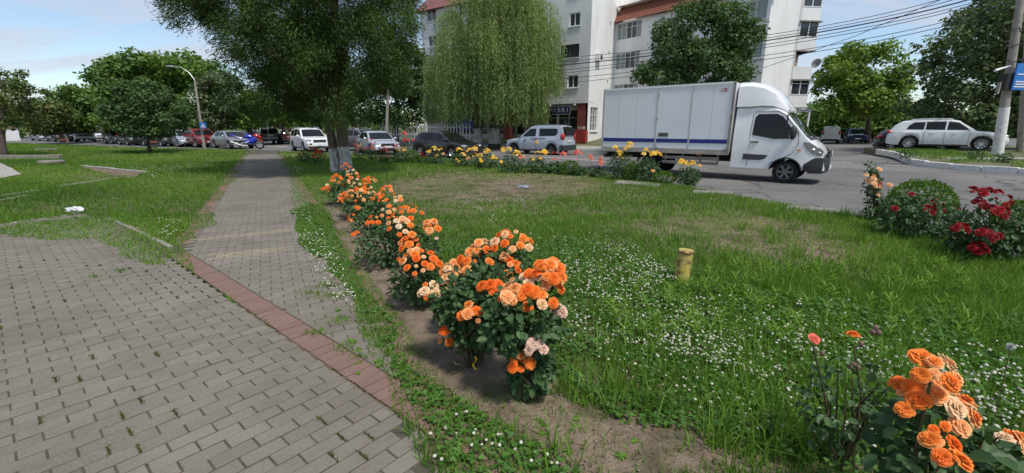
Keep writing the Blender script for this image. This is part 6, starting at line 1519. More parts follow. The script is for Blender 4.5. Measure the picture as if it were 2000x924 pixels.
mat('roof_metal', (0.25, 0.10, 0.085), 0.5, col2=(0.20, 0.08, 0.07), nscale=1)
mat('pane', (0.035, 0.043, 0.05), 0.05, spec=0.8)
mat('pane_curtain', (0.34, 0.38, 0.36), 0.2, col2=(0.18, 0.22, 0.22), nscale=2.5, stretch=(4, 4, 0.6))
mat('frame_white', (0.74, 0.74, 0.73), 0.45)
mat('frame_dark', (0.08, 0.06, 0.05), 0.5)
mat('sign_blue', (0.012, 0.028, 0.16), 0.4)
mat('sign_bright', (0.015, 0.16, 0.52), 0.4)
mat('poster_blue', (0.02, 0.07, 0.42), 0.4)
mat('bin_red', (0.33, 0.035, 0.022), 0.55, col2=(0.24, 0.03, 0.02), nscale=4)
class Face:
    """a wall plane: origin o, horizontal direction d, outward normal n"""
    def __init__(s, o, d, parent): s.o = Vector(o); s.d = Vector((d[0], d[1], 0)).normalized(); s.n = Vector((s.d.y, -s.d.x, 0)); s.t = parent
    def p(s, a, z, out=0.0): q = s.o + s.d * a + s.n * out; return Vector((q.x, q.y, z))
    def wall(s, a0, a1, z0, z1, holes, m, rev=0.16, name='wall'):
        A = sorted(set([a0, a1] + [x for h in holes for x in (h[0], h[1])])); Z = sorted(set([z0, z1] + [x for h in holes for x in (h[2], h[3])])); g = MB()
        for i in range(len(A) - 1):
            for j in range(len(Z) - 1):
                ca, cz = (A[i] + A[i + 1]) / 2, (Z[j] + Z[j + 1]) / 2
                if any(h[0] < ca < h[1] and h[2] < cz < h[3] for h in holes): continue
                g.add([s.p(A[i], Z[j]), s.p(A[i + 1], Z[j]), s.p(A[i + 1], Z[j + 1]), s.p(A[i], Z[j + 1])], [(0, 1, 2, 3)])
        for h in holes:
            c = [(h[0], h[2]), (h[1], h[2]), (h[1], h[3]), (h[0], h[3])]
            for k in range(4):
                a, b = c[k], c[(k + 1) % 4]; g.add([s.p(*a), s.p(*b), s.p(*b, -rev), s.p(*a, -rev)], [(0, 3, 2, 1)])
        return g.build(name, MT[m], s.t)
    def window(s, h, nx=2, nz=1, fm='frame_white', pm='pane', rev=0.12, sill=True, fw=0.07, tilt=None):
        a0, a1, z0, z1 = h; g = MB()
        def bar(x0, x1, y0, y1): 
            c = s.p((x0 + x1) / 2, (y0 + y1) / 2, -rev + 0.03); g.box(c, (x1 - x0, 0.06, y1 - y0), math.atan2(s.d.y, s.d.x))
        bar(a0, a1, z1 - fw, z1); bar(a0, a1, z0, z0 + fw); bar(a0, a0 + fw, z0 + fw, z1 - fw); bar(a1 - fw, a1, z0 + fw, z1 - fw)
        for i in range(1, nx): x = a0 + (a1 - a0) * i / nx; bar(x - fw * .4, x + fw * .4, z0 + fw, z1 - fw)
        for j in range(1, nz): z = z0 + (z1 - z0) * (1 - 0.32 * j if nz == 2 else 1 - j / nz); bar(a0 + fw, a1 - fw, z - fw * .3, z + fw * .3)
        w = g.build('window', MT[fm], s.t)
        for i in range(nx):
            q = MB(); x0, x1 = a0 + (a1 - a0) * i / nx + 0.01, a0 + (a1 - a0) * (i + 1) / nx - 0.01
            q.add([s.p(x0, z0 + .01, -rev), s.p(x1, z0 + .01, -rev), s.p(x1, z1 - .01, -rev), s.p(x0, z1 - .01, -rev)], [(0, 1, 2, 3)])
            pmm = pm if isinstance(pm, str) else pm[i % len(pm)]
            q.build('pane', MT[pmm], w)
        if sill:
            q = MB(); q.box(s.p((a0 + a1) / 2, z0 - 0.03, 0.03), (a1 - a0 + 0.16, 0.14, 0.05), math.atan2(s.d.y, s.d.x)); q.build('sill', MT[fm if fm != 'frame_dark' else 'frame_white'], w)
        return w
GB = 0.62                                             # ground level at the building
blk = thing('apartment_block', 'white apartment block with shop at street level behind the willow', 'building', (0, 0, 0))
CO = Vector((6.35, 37.9, 0))                          # front corner
dA = Vector((0.82, -0.572, 0)); A_LEN = 19.2
fA = Face(CO - dA * A_LEN, dA, blk)                   # long street face, ends at the corner
ZS = 3.82                                        # underside of the first floor
def zrow(k): return 4.86 + 2.40 * k
hA = []
for k in range(4):
    hA.append((A_LEN - 2.55 if k == 1 else A_LEN - 2.0, A_LEN - 1.0, zrow(k), zrow(k) + 1.02))
    for a in (0.9, 5.2, 9.4, 13.2): hA.append((a, a + 1.3, zrow(k), zrow(k) + 1.05))
hA[5] = (A_LEN - 2.75, A_LEN - 1.0, zrow(1), zrow(1) + 1.05)
TOPA = 13.1
fA.wall(0, A_LEN, ZS, TOPA, hA, 'wall_white_shaded')
for i, h in enumerate(hA): fA.window(h, 2, 1, fm='frame_dark' if i == 5 else 'frame_white')
dB = Vector((0.572, 0.82, 0)); fB = Face(CO, dB, blk)
hB = [(0.55, 2.0, 1.30, 3.30)] + [(3.65, 3.95, 5.3 + 2.4 * k, 5.72 + 2.4 * k) for k in range(4)]
TOPB = TOPA + 3.2
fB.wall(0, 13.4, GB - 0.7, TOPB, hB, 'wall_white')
fB.window(hB[0], 3, 3, pm=('pane', 'pane', 'pane_curtain'))
for h in hB[1:]: fB.window(h, 1, 1, sill=False, fw=0.05)
# closing walls and roof of the corner block
g = MB(); a = fA.p(0, 0); b = CO; c = CO + dB * 13.4; d = a + dB * 13.4
g.add([Vector((q.x, q.y, z)) for z in (GB - 0.7, TOPA) for q in (a, b, c, d)], [(3, 0, 4, 7), (2, 3, 7, 6)]); g.build('rear_wall', MT['wall_white_shaded'], blk)
g = MB(); q0, q1 = fA.p(12.5, TOPA), CO
e = [Vector((q.x, q.y, z)) for z in (TOPA, TOPB) for q in (fA.p(12.5, 0), CO, CO + dB * 13.4, fA.p(12.5, 0) + dB * 13.4)]
g.add(e, [(0, 1, 5, 4), (3, 0, 4, 7), (2, 3, 7, 6), (4, 5, 6, 7)]); g.build('upper_storey', MT['wall_white_shaded'], blk)
# sloping brown roof over the left part
g = MB(); r = []
for z, s in ((TOPA - 0.05, -0.45), (TOPA + 2.4, 1.6)):
    r.append([Vector((q.x, q.y, z)) for q in (fA.p(-0.5, 0, -s), fA.p(12.4, 0, -s), fA.p(12.4, 0, -s) + dB * (13 - 2 * s), fA.p(-0.5, 0, -s) + dB * (13 - 2 * s))])
r[1][0] += dA * 1.6; r[1][3] += dA * 1.6
g.loft(r); g.build('mansard_roof', MT['roof_metal'], blk)
# air conditioners on the street and side faces
for (fc, a, z) in ((fA, A_LEN - 3.4, 7.0), (fB, 1.4, 7.3), (fA, 7.6, 9.4), (fA, 3.2, 7.1)):
    g = MB(); q = fc.p(a, z, 0.18); rr_ = math.atan2(fc.d.y, fc.d.x); g.box(q, (0.8, 0.3, 0.55), rr_); ac = g.build('air_conditioner', MT['frame_white'], blk)
    g = MB(); g.lathe([(0.21, 0), (0.21, 0.012)], axis='Y', n=14); f_ = g.build('fan_grille', MT['plastic_grey'], ac); f_.location = fc.p(a + 0.12, z, 0.345); f_.rotation_euler = (0, 0, rr_)
# ground floor shop: recessed front with posts, fascia and pillar
g = MB(); g.box(fA.p(A_LEN / 2, ZS - 0.12, -0.7), (A_LEN, 1.5, 0.20), math.atan2(dA.y, dA.x)); g.build('soffit', MT['wall_white_shaded'], blk)
fS = Face(fA.p(0, 0, -1.1), dA, blk); hs = []
for k in range(7): hs.append((A_LEN - 1.15 - 2.3 * (k + 1), A_LEN - 1.25 - 2.3 * k, GB + 0.3, GB + 2.55))
fS.wall(0, A_LEN, GB - 0.5, ZS - 0.2, hs, 'wall_white_shaded', name='shop_wall')
for k, h in enumerate(hs): fS.window(h, 2, 2, sill=False)
g = MB(); g.box(fA.p(A_LEN - 0.62, GB + 1.25, -0.30), (0.72, 0.55, 3.7), math.atan2(dA.y, dA.x)); g.build('brick_pillar', MT['brick_red'], blk)
g = MB(); g.box(fA.p(A_LEN - 8.4, GB + 1.25, -0.30), (0.8, 0.55, 3.7), math.atan2(dA.y, dA.x)); g.build('brick_pillar', MT['brick_red'], blk)
g = MB(); g.box(fA.p(A_LEN - 4.6, ZS - 0.5, -0.50), (7.0, 0.5, 0.55), math.atan2(dA.y, dA.x)); g.build('fascia', MT['concrete'], blk)
for k in range(2):
    g = MB(); g.ell(fA.p(A_LEN - 1.25 - 2.4 * k, ZS - 0.35, 0.0), (0.14, 0.14, 0.12), 8, 6); g.build('lamp', MT['metal_grey'], blk, smooth=True)
# shop sign: blue letter tiles, the part that shows reads I B R I
sg = thing('shop_sign', 'dark blue shop sign with white letters beside the red pillar', 'sign', fA.p(A_LEN - 3.0, GB + 2.05, -0.2))
ang = math.atan2(dA.y, dA.x)
o0 = Vector(sg.location)
g = MB(); g.box(fA.p(A_LEN - 2.62, GB + 2.45, -0.22) - o0, (1.75, 0.05, 0.72), ang); g.build('board', MT['frame_white'], sg)
def letter_mesh(ch, m, size, depth=0.012):
    cu = bpy.data.curves.new('letter', 'FONT'); cu.body = ch; cu.size = size; cu.align_x = 'CENTER'; cu.align_y = 'CENTER'; cu.extrude = depth; cu.offset = 0.012 * size
    ob = bpy.data.objects.new('letter', cu); C.objects.link(ob); dg = bpy.context.evaluated_depsgraph_get(); me = bpy.data.meshes.new_from_object(ob.evaluated_get(dg)); bpy.data.objects.remove(ob)
    me.materials.clear(); me.materials.append(m); return me
for i, ch in enumerate('IBRI'):
    a = A_LEN - 3.25 + 0.42 * i
    g = MB(); g.box(fA.p(a, GB + 2.45, -0.18) - o0, (0.38, 0.05, 0.60), ang); g.build('letter_tile', MT['sign_blue'], sg)
    lo = obj('letter', letter_mesh(ch, MT['white_trim'], 0.52), sg, fA.p(a, GB + 2.45, -0.14) - o0, (math.pi / 2, 0, ang))
# posters on the shop front left of the willow trunk
for i, (a, m, w, hh) in enumerate(((5.4, 'poster_blue', 1.5, 1.5), (3.6, 'poster_blue', 1.2, 1.5))):
    g = MB(); g.box((0, 0, 0), (w, 0.04, hh)); pm = g.build('poster', MT[m]); pm.location = fA.p(a, GB + 1.5, -0.95); pm.rotation_euler = (0, 0, ang)
    tag(pm, ('blue poster panel on the shop front left of the willow trunks', 'second blue poster panel on the shop front, farther left')[i], 'poster')
    g = MB(); g.lathe([(0.16, 0), (0.16, 0.012)], axis='Y', n=14); q = g.build('white_disc', MT['white_trim'], pm); q.location = (0.2, -0.04, 0.25)
# middle wing with tiled mansard
wing = thing('tiled_wing', 'lower wing with red tiled roof strip and glazed loggias behind the truck', 'building')
WO = CO + dB * 5.0; dC = Vector((0.63, -0.777, 0)); fC = Face(WO, dC, wing); CL = 12.9
ZE = 10.55; hC = []
for k, z in enumerate((4.0, 6.65, 9.1)): 
    hC += [(0.15, 2.75, z, z + 1.38)]
hC += [(CL - 1.7, CL - 0.2, 8.75, 10.05), (CL - 1.7, CL - 0.2, 6.3, 7.6), (4.6, 6.2, 8.9, 10.1), (4.6, 6.2, 6.4, 7.6), (8.0, 9.6, 6.4, 7.6)]
fC.wall(0, CL, 0, ZE, hC, 'wall_white')
for i, h in enumerate(hC): fC.window(h, 5 if i < 3 else 2, 2 if i < 3 else 1, pm=('pane_curtain', 'pane_curtain', 'pane', 'pane', 'pane_curtain'), sill=i >= 3, fw=0.06)
ft = thing('x', None, None); bpy.data.objects.remove(ft)
# tile rows of the sloping strip
rfp = MB(); rfp.add([fC.p(-0.1, ZE, 0.35), fC.p(CL + 0.55, ZE, 0.35), fC.p(CL + 0.2, ZE + 1.4, -0.75), fC.p(-0.1, ZE + 1.4, -0.75)], [(0, 1, 2, 3)]); roof = rfp.build('roof', MT['roof_tile'], wing)
rk = random.Random(8)
tm = MB(); tm.bbox((0, 0, 0), (0.27, 0.33, 0.045), 0.012); tme = tm.build('roof_tile', MT['roof_tile']); tmd = tme.data; bpy.data.objects.remove(tme)
mat('roof_tile_b', (0.33, 0.11, 0.060), 0.8, col2=(0.22, 0.07, 0.045), nscale=5)
slope = math.atan2(1.4, 1.1); cnt = 0
for j in range(7):
    for i in range(int((CL + 0.5) / 0.285)):
        f = (j + 0.5) / 7; q = fC.p(0.05 + 0.285 * (i + 0.5 * (j % 2)), ZE + 1.4 * f + 0.02, 0.35 - 1.1 * f + 0.03)
        if cnt < 300:
            o = obj('roof_tile', tmd, roof, q, (slope - 0.10 + rk.uniform(-.03, .03), 0, math.atan2(dC.y, dC.x)))
            cnt += 1
g = MB(); c4 = [fC.p(0, 0, 0), fC.p(CL, 0, 0), fC.p(CL, 0, -5), fC.p(0, 0, -5)]
g.add([Vector((q.x, q.y, z)) for z in (0, ZE + 1.35) for q in c4], [(1, 2, 6, 5), (4, 5, 6, 7), (2, 3, 7, 6)]); g.build('side_wall', MT['wall_white'], wing)
g = MB(); g.box(fC.p(CL + 0.05, ZE - 0.02, 0.1), (0.9, 0.8, 0.12), math.atan2(dC.y, dC.x)); g.build('eave', MT['roof_tile'], wing)
# tall block with blank gable and stacked balconies
gab = thing('gable_block', 'tall grey gable block with stacked balconies behind the truck cab', 'building')
dD = Vector((0.995, 0.10, 0)).normalized(); fD = Face(Vector((14.2, 40.2, 0)), dD, gab)
TD = 17.5; DL = 11.0
fD.wall(0, DL, 0, TD, [], 'wall_gable')
bk0 = fD.p(0, 0, 0)
g = MB(); c4 = [fD.p(0, 0), fD.p(DL, 0), fD.p(DL, 0, -14), fD.p(0, 0, -14)]
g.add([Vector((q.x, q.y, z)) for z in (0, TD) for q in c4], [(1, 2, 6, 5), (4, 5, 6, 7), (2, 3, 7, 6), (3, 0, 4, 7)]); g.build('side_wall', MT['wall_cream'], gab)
for (a, z) in ((9.2, 11.3), (9.0, 7.6)):
    g = MB(); g.lathe([(0.10, 0), (0.10, 0.02), (0.07, 0.02), (0.07, -0.1)], axis='Y', n=10); q = g.build('vent', MT['frame_dark' if z > 8 else 'frame_white'], gab); q.location = fD.p(a, z, 0.03); q.rotation_euler = (0, 0, math.atan2(dD.y, dD.x) + math.pi)
ra = math.atan2(dD.y, dD.x)
for k in range(5):
    z = 3.45 + 2.42 * k; bw = 1.75; bd = 1.9
    def P_(a, zz, out): return fD.p(DL + a, zz, out)
    bal = MB(); bal.box(P_(bw / 2, z + 0.5, -bd / 2), (bw, bd, 1.05), ra); bo = bal.build('balcony', MT['wall_white'], gab)
    s = MB(); s.box(P_(bw / 2, z - 0.08, -bd / 2), (bw + 0.1, bd + 0.1, 0.12), ra); s.build('slab', MT['concrete'], bo)
    if k != 1:
        s = MB(); s.box(P_(bw / 2, z + 1.66, -bd / 2), (bw - 0.14, bd - 0.14, 1.25), ra); s.build('glazing', MT['pane' if k != 2 else 'pane'], bo)
        for a in (0.04, bw * 0.5, bw - 0.04):
            s = MB(); s.box(P_(a, z + 1.66, -0.03), (0.08, 0.07, 1.25), ra); s.build('post', MT['frame_white'], bo)
        s = MB(); s.box(P_(bw / 2, z + 1.06, -0.02), (bw, 0.09, 0.07), ra); s.build('rail', MT['frame_white'], bo)
        if k in (0, 3):
            s = MB(); s.box(P_(bw / 2, z + 2.0, -0.02), (bw, 0.07, 0.05), ra); s.build('rail', MT['frame_white'], bo)
        s = MB(); s.box(P_(bw / 2 + 0.06, z + 2.29, -bd / 2 + 0.05), (bw + 0.3, bd + 0.25, 0.09), ra); s.build('canopy', MT['roof_metal' if k == 9 else 'kerb'], bo)
    else:
        s = MB(); s.box(P_(bw * 0.3, z + 1.5, -bd * 0.6), (0.5, 0.1, 0.9), ra); s.build('laundry', MT['wall_cream'], bo)
        s = MB(); s.box(P_(bw / 2, z + 1.66, -bd - 0.05), (bw, 0.08, 1.35), ra); s.build('partition', MT['wall_cream'], bo)
        s = MB(); s.box(P_(bw / 2, z + 2.32, -bd / 2), (bw + 0.05, bd, 0.08), ra); s.build('ceiling', MT['frame_dark'], bo)
        dish = MB(); dish.lathe([(0.02, 0), (0.25, 0.04), (0.42, 0.14), (0.42, 0.15), (0.25, 0.06), (0.02, 0.02)], axis='Y', n=18); 
        d_ = dish.build('satellite_dish', MT['metal_grey'], bo, smooth=True); d_.location = P_(bw + 0.55, z + 1.3, -0.2); d_.rotation_euler = (0.3, 0, ra + 1.9)
        s = MB(); s.tube([P_(bw, z + 0.9, -0.2), P_(bw + 0.5, z + 1.25, -0.2)], 0.025, 5); s.tube([P_(bw + 0.6, z + 1.25, -0.2), P_(bw + 1.15, z + 1.35, 0.1)], 0.018, 5); s.build('dish_arm', MT['metal_grey'], bo)
# white steel frame canopy at the gable foot
cn = thing('canopy_frame', 'white steel canopy frame beside the gable at the street corner', 'canopy frame', (23.6, 37.6, 0.1), ra)
for (x, y) in ((-1.2, 0), (1.2, 0), (-1.2, 2.2), (1.2, 2.2)):
    g = MB(); g.box((x, y, 1.35), (0.12, 0.12, 2.9)); g.build('post', MT['frame_white'], cn)
g = MB(); g.box((0, 0, 2.85), (2.7, 0.14, 0.14)); g.build('beam', MT['frame_white'], cn)
g = MB(); g.box((0, 2.2, 2.85), (2.7, 0.14, 0.14)); g.build('beam', MT['frame_white'], cn)
g = MB(); g.box((0, 1.1, 2.96), (2.8, 2.5, 0.06)); g.build('roof_sheet', MT['metal_grey'], cn)
# red waste bin and cabinet by the pillar
bn = thing('waste_bin', 'red slatted waste bin beside the red brick pillar', 'waste bin', fA.p(A_LEN - 0.15, GB - 0.25, 1.0), ang)
for i in range(6):
    g = MB(); g.box((-0.5 + 0.2 * i, -0.2, 0.55), (0.17, 0.04, 1.1)); g.build('slat', MT['bin_red'], bn)
g = MB(); g.box((0, 0.05, 0.52), (1.15, 0.45, 1.0)); g.build('body', MT['bin_red'], bn)
g = MB(); g.box((0.1, 0, 1.22), (0.5, 0.4, 0.22)); g.build('lid', MT['concrete'], bn)
# low white house and orange kiosk at the far left
wl = thing('low_white_house', 'low white house front at the far left edge', 'building', (-72, 60, 0), R(-20))
g = MB(); g.box((0, 0, 0.7), (11, 4, 1.6)); g.build('wall', MT['wall_white'], wl)
g = MB(); g.loft([[(-5.6, -2.3, 1.5), (5.6, -2.3, 1.5), (5.6, 2.3, 1.5), (-5.6, 2.3, 1.5)], [(-5, -0.1, 1.9), (5, -0.1, 1.9), (5, 0.1, 1.9), (-5, 0.1, 1.9)]]); g.build('roof', MT['roof_metal'], wl)
mat('orange_wood', (0.42, 0.13, 0.04), 0.7, col2=(0.30, 0.09, 0.03), nscale=6)
def bench(label, p, rz):
    t = thing('park_bench', label, 'bench', p, rz, 'orange park benches')
    for i in range(4):
        g = MB(); g.box((0, -0.18 + 0.12 * i, 0.45), (1.7, 0.10, 0.04)); g.build('seat_slat', MT['orange_wood'], t)
    for i in range(4):
        g = MB(); g.box((0, 0.28 + 0.03 * i, 0.56 + 0.12 * i), (1.7, 0.035, 0.10)); g.build('back_slat', MT['orange_wood'], t)
    for x in (-0.7, 0.7):
        g = MB(); g.box((x, 0.05, 0.22), (0.08, 0.45, 0.44)); g.tube([(x, 0.26, 0.42), (x, 0.40, 1.0)], 0.03, 5); g.build('leg', MT['plastic_grey'], t)
c = G(303, 288); bench('orange slatted park bench beside the young linden trunk', (c.x, c.y, 0.0), 2.25)
c = G(126, 282); bench('orange slatted park bench at the far left before the white SUV', (c.x, c.y, 0.0), 2.37)
# white fence behind the parked cars
fe = thing('white_fence', 'white picket fence behind the silver sedan', 'fence', (-13.0, 44.0, 0.45), R(-35))
for i in range(34):
    g = MB(); g.box((i * 0.35, 0, 0.75), (0.09, 0.05, 1.5 if i % 6 else 2.1)); g.build('picket', MT['frame_white'], fe)
for z in (0.5, 1.2):
    g = MB(); g.box((5.8, 0.05, z), (11.8, 0.04, 0.08)); g.build('rail', MT['frame_white'], fe)

# ------------------------------------------------------------------ poles, lamps, signs, cables
def pole(name, label, base, top, rb, rt, white=0.0, square=False, cat='pole', group=None):
    t = thing(name, label, cat, base, 0, group); b = Vector(base); d = Vector(top) - b
    g = MB(); g.tube([Vector((0, 0, -0.2)), d * 0.5, d], [rb, (rb + rt) / 2, rt], 4 if square else 12); g.build('post', MT['pole_concrete'], t, smooth=not square)
    if white:
        w = MB(); e = d.normalized() * white; k = (rb + (rt - rb) * white / d.length)
        w.tube([Vector((0, 0, -0.05)), e * .5, e], [rb + 0.014, (rb + k) / 2 + 0.014, k + 0.014], 4 if square else 12, caps=False); w.build('whitewash_band', MT['kerb_white'], t, smooth=not square)
    return t
# leaning utility poles at the right
b1 = Vector((23.5, 21.4, isl_z(23.5, 21.4) + 0.03)); t1 = AT(2003, -60, 21.6)
pr = pole('utility_pole', 'leaning concrete utility pole with white painted foot at the right edge', b1, t1, 0.20, 0.13, 2.3)
b2 = Vector((27.6, 24.0, isl_z(27.6, 24) + 0.03)); t2 = AT(2008, 60, 23.4)
p2 = pole('utility_pole', 'thinner leaning pole with white foot behind the first utility pole', b2, t2, 0.17, 0.12, 1.9)
g = MB(); c = AT(1968, 160, 21.4) - b1; g.box(c, (0.5, 0.4, 0.7)); g.build('cable_box', MT['plastic'], pr)
g = MB(); c = AT(1950, 172, 21.3) - b1; g.box(c, (0.06, 0.12, 0.5)); g.build('bracket', MT['pole_concrete'], pr)
g = MB(); c = AT(1955, 134, 21.3) - b1; g.tube([c + Vector((-0.35, -0.1, -0.1)), c, c + Vector((0.5, 0.1, 0.12))], [0.06, 0.05, 0.03], 6); g.build('lamp_arm', MT['white_trim'], pr)
for k in range(3):
    g = MB(); c = AT(1976 + 4 * k, 60 + 30 * k, 21.4) - b1; g.tube([c + Vector((0.3 * math.cos(a), 0.25 * math.sin(a), 0.1 * math.sin(3 * a))) for a in np.linspace(0, 5.6, 9)], 0.025, 4); g.build('cable_coil', MT['plastic'], pr)
bs = thing('blue_sign', 'blue road sign with white lines on the poles at the right edge', 'sign', AT(1998, 150, 21.2))
g = MB(); g.box((0, 0, 0), (0.95, 0.05, 1.15), R(8)); g.build('panel', MT['sign_bright'], bs)
for i, (z, w) in enumerate(((0.1, 0.5), (-0.22, 0.55), (-0.33, 0.5), (-0.44, 0.6))):
    g = MB(); g.box((-0.12, -0.06, z), (w, 0.01, 0.05), R(8)); g.build('white_line', MT['white_trim'], bs)
g = MB(); g.tube([(0.2, 0.05, 0.2), (0.6, 0.6, 0.2)], 0.03, 5); g.build('bracket', MT['metal_grey'], bs)
# street lamp at the left with a crossing sign
lb = Vector((-25.3, 36.5, 0)); lt = AT(380, 156, 36.5)
lp = pole('street_lamp', 'leaning concrete street lamp with curved arm left of the cedar', lb, lt, 0.12, 0.07, cat='street lamp')
g = MB(); e = lt - lb; pts = [e, e + Vector((-0.35, 0, 0.55)), e + Vector((-0.95, 0, 0.95)), e + Vector((-1.55, 0, 1.02))]; g.tube(pts, 0.032, 6); g.build('arm', MT['metal_grey'], lp, smooth=True)
g = MB(); g.ell(e + Vector((-1.75, 0, 1.0)), (0.36, 0.13, 0.08), 10, 6); g.build('lamp_head', MT['metal_grey'], lp, smooth=True)
g = MB(); c = AT(374, 191, 36.4) - lb
for k in range(6):
    a = k * math.pi / 3; g.tube([c, c + Vector((0.42 * math.cos(a), 0, 0.42 * math.sin(a)))], 0.016, 4)
    g.tube([c + Vector((0.25 * math.cos(a), 0, 0.25 * math.sin(a))), c + Vector((0.40 * math.cos(a + .35), 0, 0.40 * math.sin(a + .35)))], 0.012, 4)
g.tube([c, c + Vector((0.55, 0, 0.0))], 0.016, 4); g.build('snowflake_ornament', MT['white_trim'], lp)
cs_ = thing('crossing_sign', 'blue pedestrian crossing sign on the street lamp post', 'sign', AT(396.5, 245, 36.2))
g = MB(); g.box((0, 0, 0), (0.52, 0.03, 0.46)); g.build('panel', MT['sign_bright'], cs_)
g = MB(); g.add([(-0.19, -0.022, -0.16), (0.19, -0.022, -0.16), (0, -0.022, 0.17)], [(0, 1, 2)]); g.build('white_triangle', MT['white_trim'], cs_)
g = MB(); g.ell((0.0, -0.03, 0.04), (0.03, 0.01, 0.03), 8, 5); g.tube([(0.0, -0.03, 0.02), (0.0, -0.03, -0.05), (-0.06, -0.03, -0.13)], 0.014, 4); g.tube([(0.0, -0.03, -0.05), (0.05, -0.03, -0.13)], 0.014, 4); g.build('walking_figure', MT['seam'], cs_)
pb = G(133, 279, ROAD_Z); q = pole('utility_pole', 'thin leaning concrete pole among the far left trees', pb, AT(124, 226, pb.y), 0.14, 0.09)
pb = Vector((-10.7, 37.8, 0.3)); q = pole('utility_pole', 'slim grey concrete pole left of the willow', pb, AT(758, 175, 37.8), 0.15, 0.10)
pb = G(526, 283, ROAD_Z); sp_ = thing('road_sign', 'small white road sign on a thin post near the black SUV', 'sign', pb)
g = MB(); g.tube([(0, 0, 0), AT(521, 238, pb.y) - pb], 0.035, 6); g.build('post', MT['metal_grey'], sp_)
g = MB(); c = AT(519, 246, pb.y) - pb; g.box(c + Vector((0, -0.06, 0)), (0.75, 0.03, 0.65)); g.build('panel', MT['white_trim'], sp_)
pb = G(200, 279.5, ROAD_Z); sp_ = thing('road_sign', 'grey backed road signs on a post at the far left', 'sign', pb)
g = MB(); g.tube([(0, 0, 0), AT(198, 244, pb.y) - pb], 0.05, 6); g.build('post', MT['metal_grey'], sp_)
for du in (-4, 4):
    g = MB(); c = AT(198 + du, 250, pb.y) - pb; g.box(c + Vector((0, -0.08, 0)), (0.42, 0.03, 0.75)); g.build('panel', MT['metal_grey'], sp_)
# overhead cables from the right pole along the street
mat('cable', (0.03, 0.03, 0.033), 0.7)
CB = [((1100, 113), (1600, 52), (1996, -62), 0.018, 'topmost'), ((1100, 121), (1600, 58), (1996, -50), 0.018, 'second'), ((1100, 127), (1600, 63), (1998, -38), 0.034, 'thick third'), ((1100, 137), (1600, 70), (1998, -28), 0.018, 'fourth'), ((1100, 143), (1600, 76), (1996, -22), 0.018, 'fifth'), ((1100, 154), (1600, 92), (1994, -5), 0.018, 'sixth'), ((1100, 163), (1600, 100), (1992, 6), 0.018, 'lowest')]
for (a, b, c_, r, w) in CB:
    A_ = AT(a[0], a[1], 33.0); B_ = AT(b[0], b[1], 26.0); D_ = AT(c_[0], c_[1], 21.6)
    pts = []
    for t in np.linspace(0, 1, 17):
        pts.append(A_ * (2 * (t - .5) * (t - 1)) + B_ * (-4 * t * (t - 1)) + D_ * (2 * t * (t - .5)))
    pts = [A_ + (A_ - pts[1]) * 4.0 + Vector((0, 0, -0.1))] + pts
    g = MB(); g.tube(pts, r, 4); o = g.build('overhead_cable', MT['cable']); tag(o, w + ' black overhead cable running from the right pole past the building', 'cable', 'overhead cables')
A_ = AT(1490, 133, 31.5); D_ = AT(1930, -40, 23.0); g = MB(); g.tube([A_, (A_ + D_) / 2 + Vector((0, 0, -0.25)), D_], 0.02, 4); o = g.build('overhead_cable', MT['cable']); tag(o, 'single steep cable crossing the others in front of the gable', 'cable', 'overhead cables')
for (va, vb) in ((185, 188), (196, 199)):
    g = MB(); g.tube([AT(40, va - 6, 60), AT(120, va, 62), AT(215, vb, 64)], 0.03, 4); o = g.build('overhead_cable', MT['cable']); tag(o, ('upper' if va == 185 else 'lower') + ' thin cable in the sky above the far left trees', 'cable', 'overhead cables')

# ------------------------------------------------------------------ small things in the lawn
mat('pipe_yellow', (0.52, 0.42, 0.085), 0.6, col2=(0.42, 0.36, 0.13), nscale=7, detail=8, col3=(0.22, 0.12, 0.045), n3scale=13.0)
pp = thing('yellow_pipe', 'short rusty yellow capped pipe standing in the clover', 'pipe', G(1329, 556), 0)
g = MB(); tb = Vector((0.012, 0.0, 0)); g.lathe([(0.074, -0.05), (0.074, 0.15), (0.073, 0.36), (0.073, 0.368)], n=28); g.build('pipe_body', MT['pipe_yellow'], pp, smooth=True)
g = MB(); g.lathe([(0.0755, 0.362), (0.0755, 0.370), (0.073, 0.374), (0.01, 0.376)], n=28); g.build('cap', MT['pipe_yellow'], pp, smooth=True)
mat('rust', (0.14, 0.05, 0.02), 0.9, col2=(0.22, 0.09, 0.04), nscale=40)
g = MB(); g.tube([(0.0765 * math.cos(a), 0.0765 * math.sin(a), 0.356 + 0.008 * math.sin(5 * a)) for a in np.linspace(3.3, 6.0, 16)], 0.007, 5); g.build('rust_ring', MT['rust'], pp)
pp.rotation_euler = (0.0, R(3.5), 0)
mat('bag', (0.50, 0.51, 0.53), 0.4, spec=0.5)
rs = RS(7); bm = bmesh.new(); bmesh.ops.create_icosphere(bm, subdivisions=3, radius=1.0)
for v in bm.verts:
    n_ = fbm(np.array([v.co.x * 3 + v.co.z * 2]), np.array([v.co.y * 3 - v.co.z]), 5, 1.6)[0]
    v.co *= 0.80 + 0.5 * n_; v.co.x *= 0.115; v.co.y *= 0.08; v.co.z *= 0.06
me = bpy.data.meshes.new('plastic_bag'); bm.to_mesh(me); bm.free(); me.materials.append(MT['bag']); c = G(146, 418)
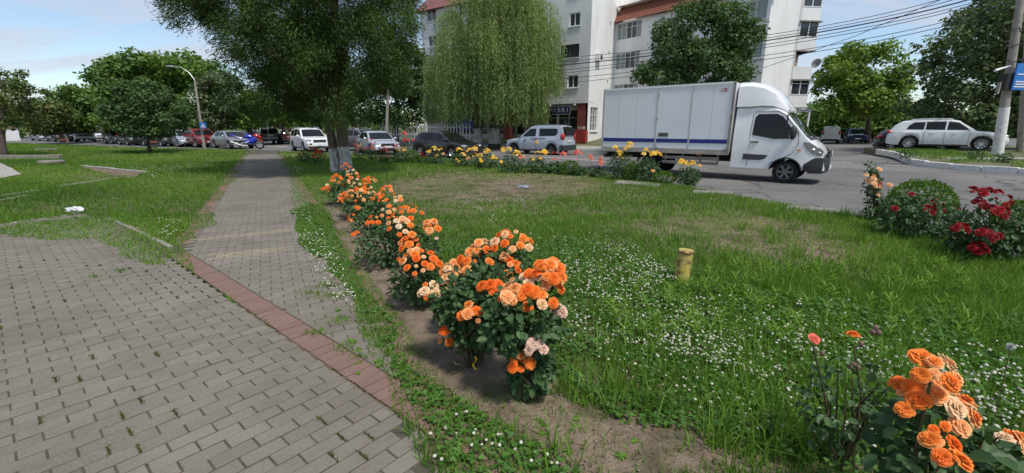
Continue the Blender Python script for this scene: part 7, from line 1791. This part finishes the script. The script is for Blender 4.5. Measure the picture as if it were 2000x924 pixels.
o = obj('plastic_bag', me, None, (c.x, c.y, 0.075), (0, 0, 0.4)); tag(o, 'crumpled white plastic bag lying at the edging of the left lawn', 'bag')
mat('rag', (0.16, 0.19, 0.23), 0.9, col2=(0.26, 0.29, 0.33), nscale=12)
m = 14; V, F = [], []
for i in range(m):
    for j in range(m):
        x, y = (i / (m - 1) - .5), (j / (m - 1) - .5); r = math.hypot(x, y) * 2
        V.append((x * 0.42 * (1 + 0.35 * math.sin(7 * y)), y * 0.26 * (1 + 0.4 * math.sin(5 * x)), 0.02 + 0.09 * abs(math.sin(9 * x + 3 * y) * math.cos(8 * y)) * max(0, 1.1 - r)))
for i in range(m - 1):
    for j in range(m - 1): F.append((i * m + j, (i + 1) * m + j, (i + 1) * m + j + 1, i * m + j + 1))
g = MB(); g.add(V, F); o = g.build('grey_rag', MT['rag'], smooth=60); c = G(1021, 367); o.location = (c.x, c.y, 0.004); tag(o, 'grey blue rag lying on the dry lawn patch', 'rag')
mat('ribbon', (0.72, 0.46, 0.03), 0.5)
g = MB(); c = AT(926, 703, 2.52); g.loft([[c + Vector((0.012 * math.sin(7 * t), -0.03 + 0.01 * math.cos(9 * t), 0.04 - 0.09 * t)), c + Vector((0.012 * math.sin(7 * t) + 0.012, -0.03, 0.04 - 0.09 * t))] for t in np.linspace(0, 1, 8)], closed=False, caps=False)
o = g.build('yellow_ribbon', MT['ribbon']); tag(o, 'short yellow ribbon hanging on the second rose bush', 'ribbon')
mat('dandelion_puff', (0.62, 0.61, 0.58), 0.9)
dn = thing('dandelion', 'single dandelion clock above the grass near the right edge', 'dandelion', Vector((AT(1962, 760, 1.75).x, 1.75, 0)))
h = AT(1974, 677, 1.75) - Vector(dn.location); g = MB(); g.tube([(0, 0, 0), h * 0.5 + Vector((0.01, 0, 0)), h], 0.002, 4); g.build('stem', MT['rose_stem'], dn)
n = 160; U = rand_unit(RS(3), n); V, F, v = leaf4(np.tile(np.array(h), (n, 1)), U, rand_unit(RS(4), n), 0.019, 0.004, np.zeros(n)); bigmesh('seed_head', V, F, v, MT['dandelion_puff'], dn, 'stuff')
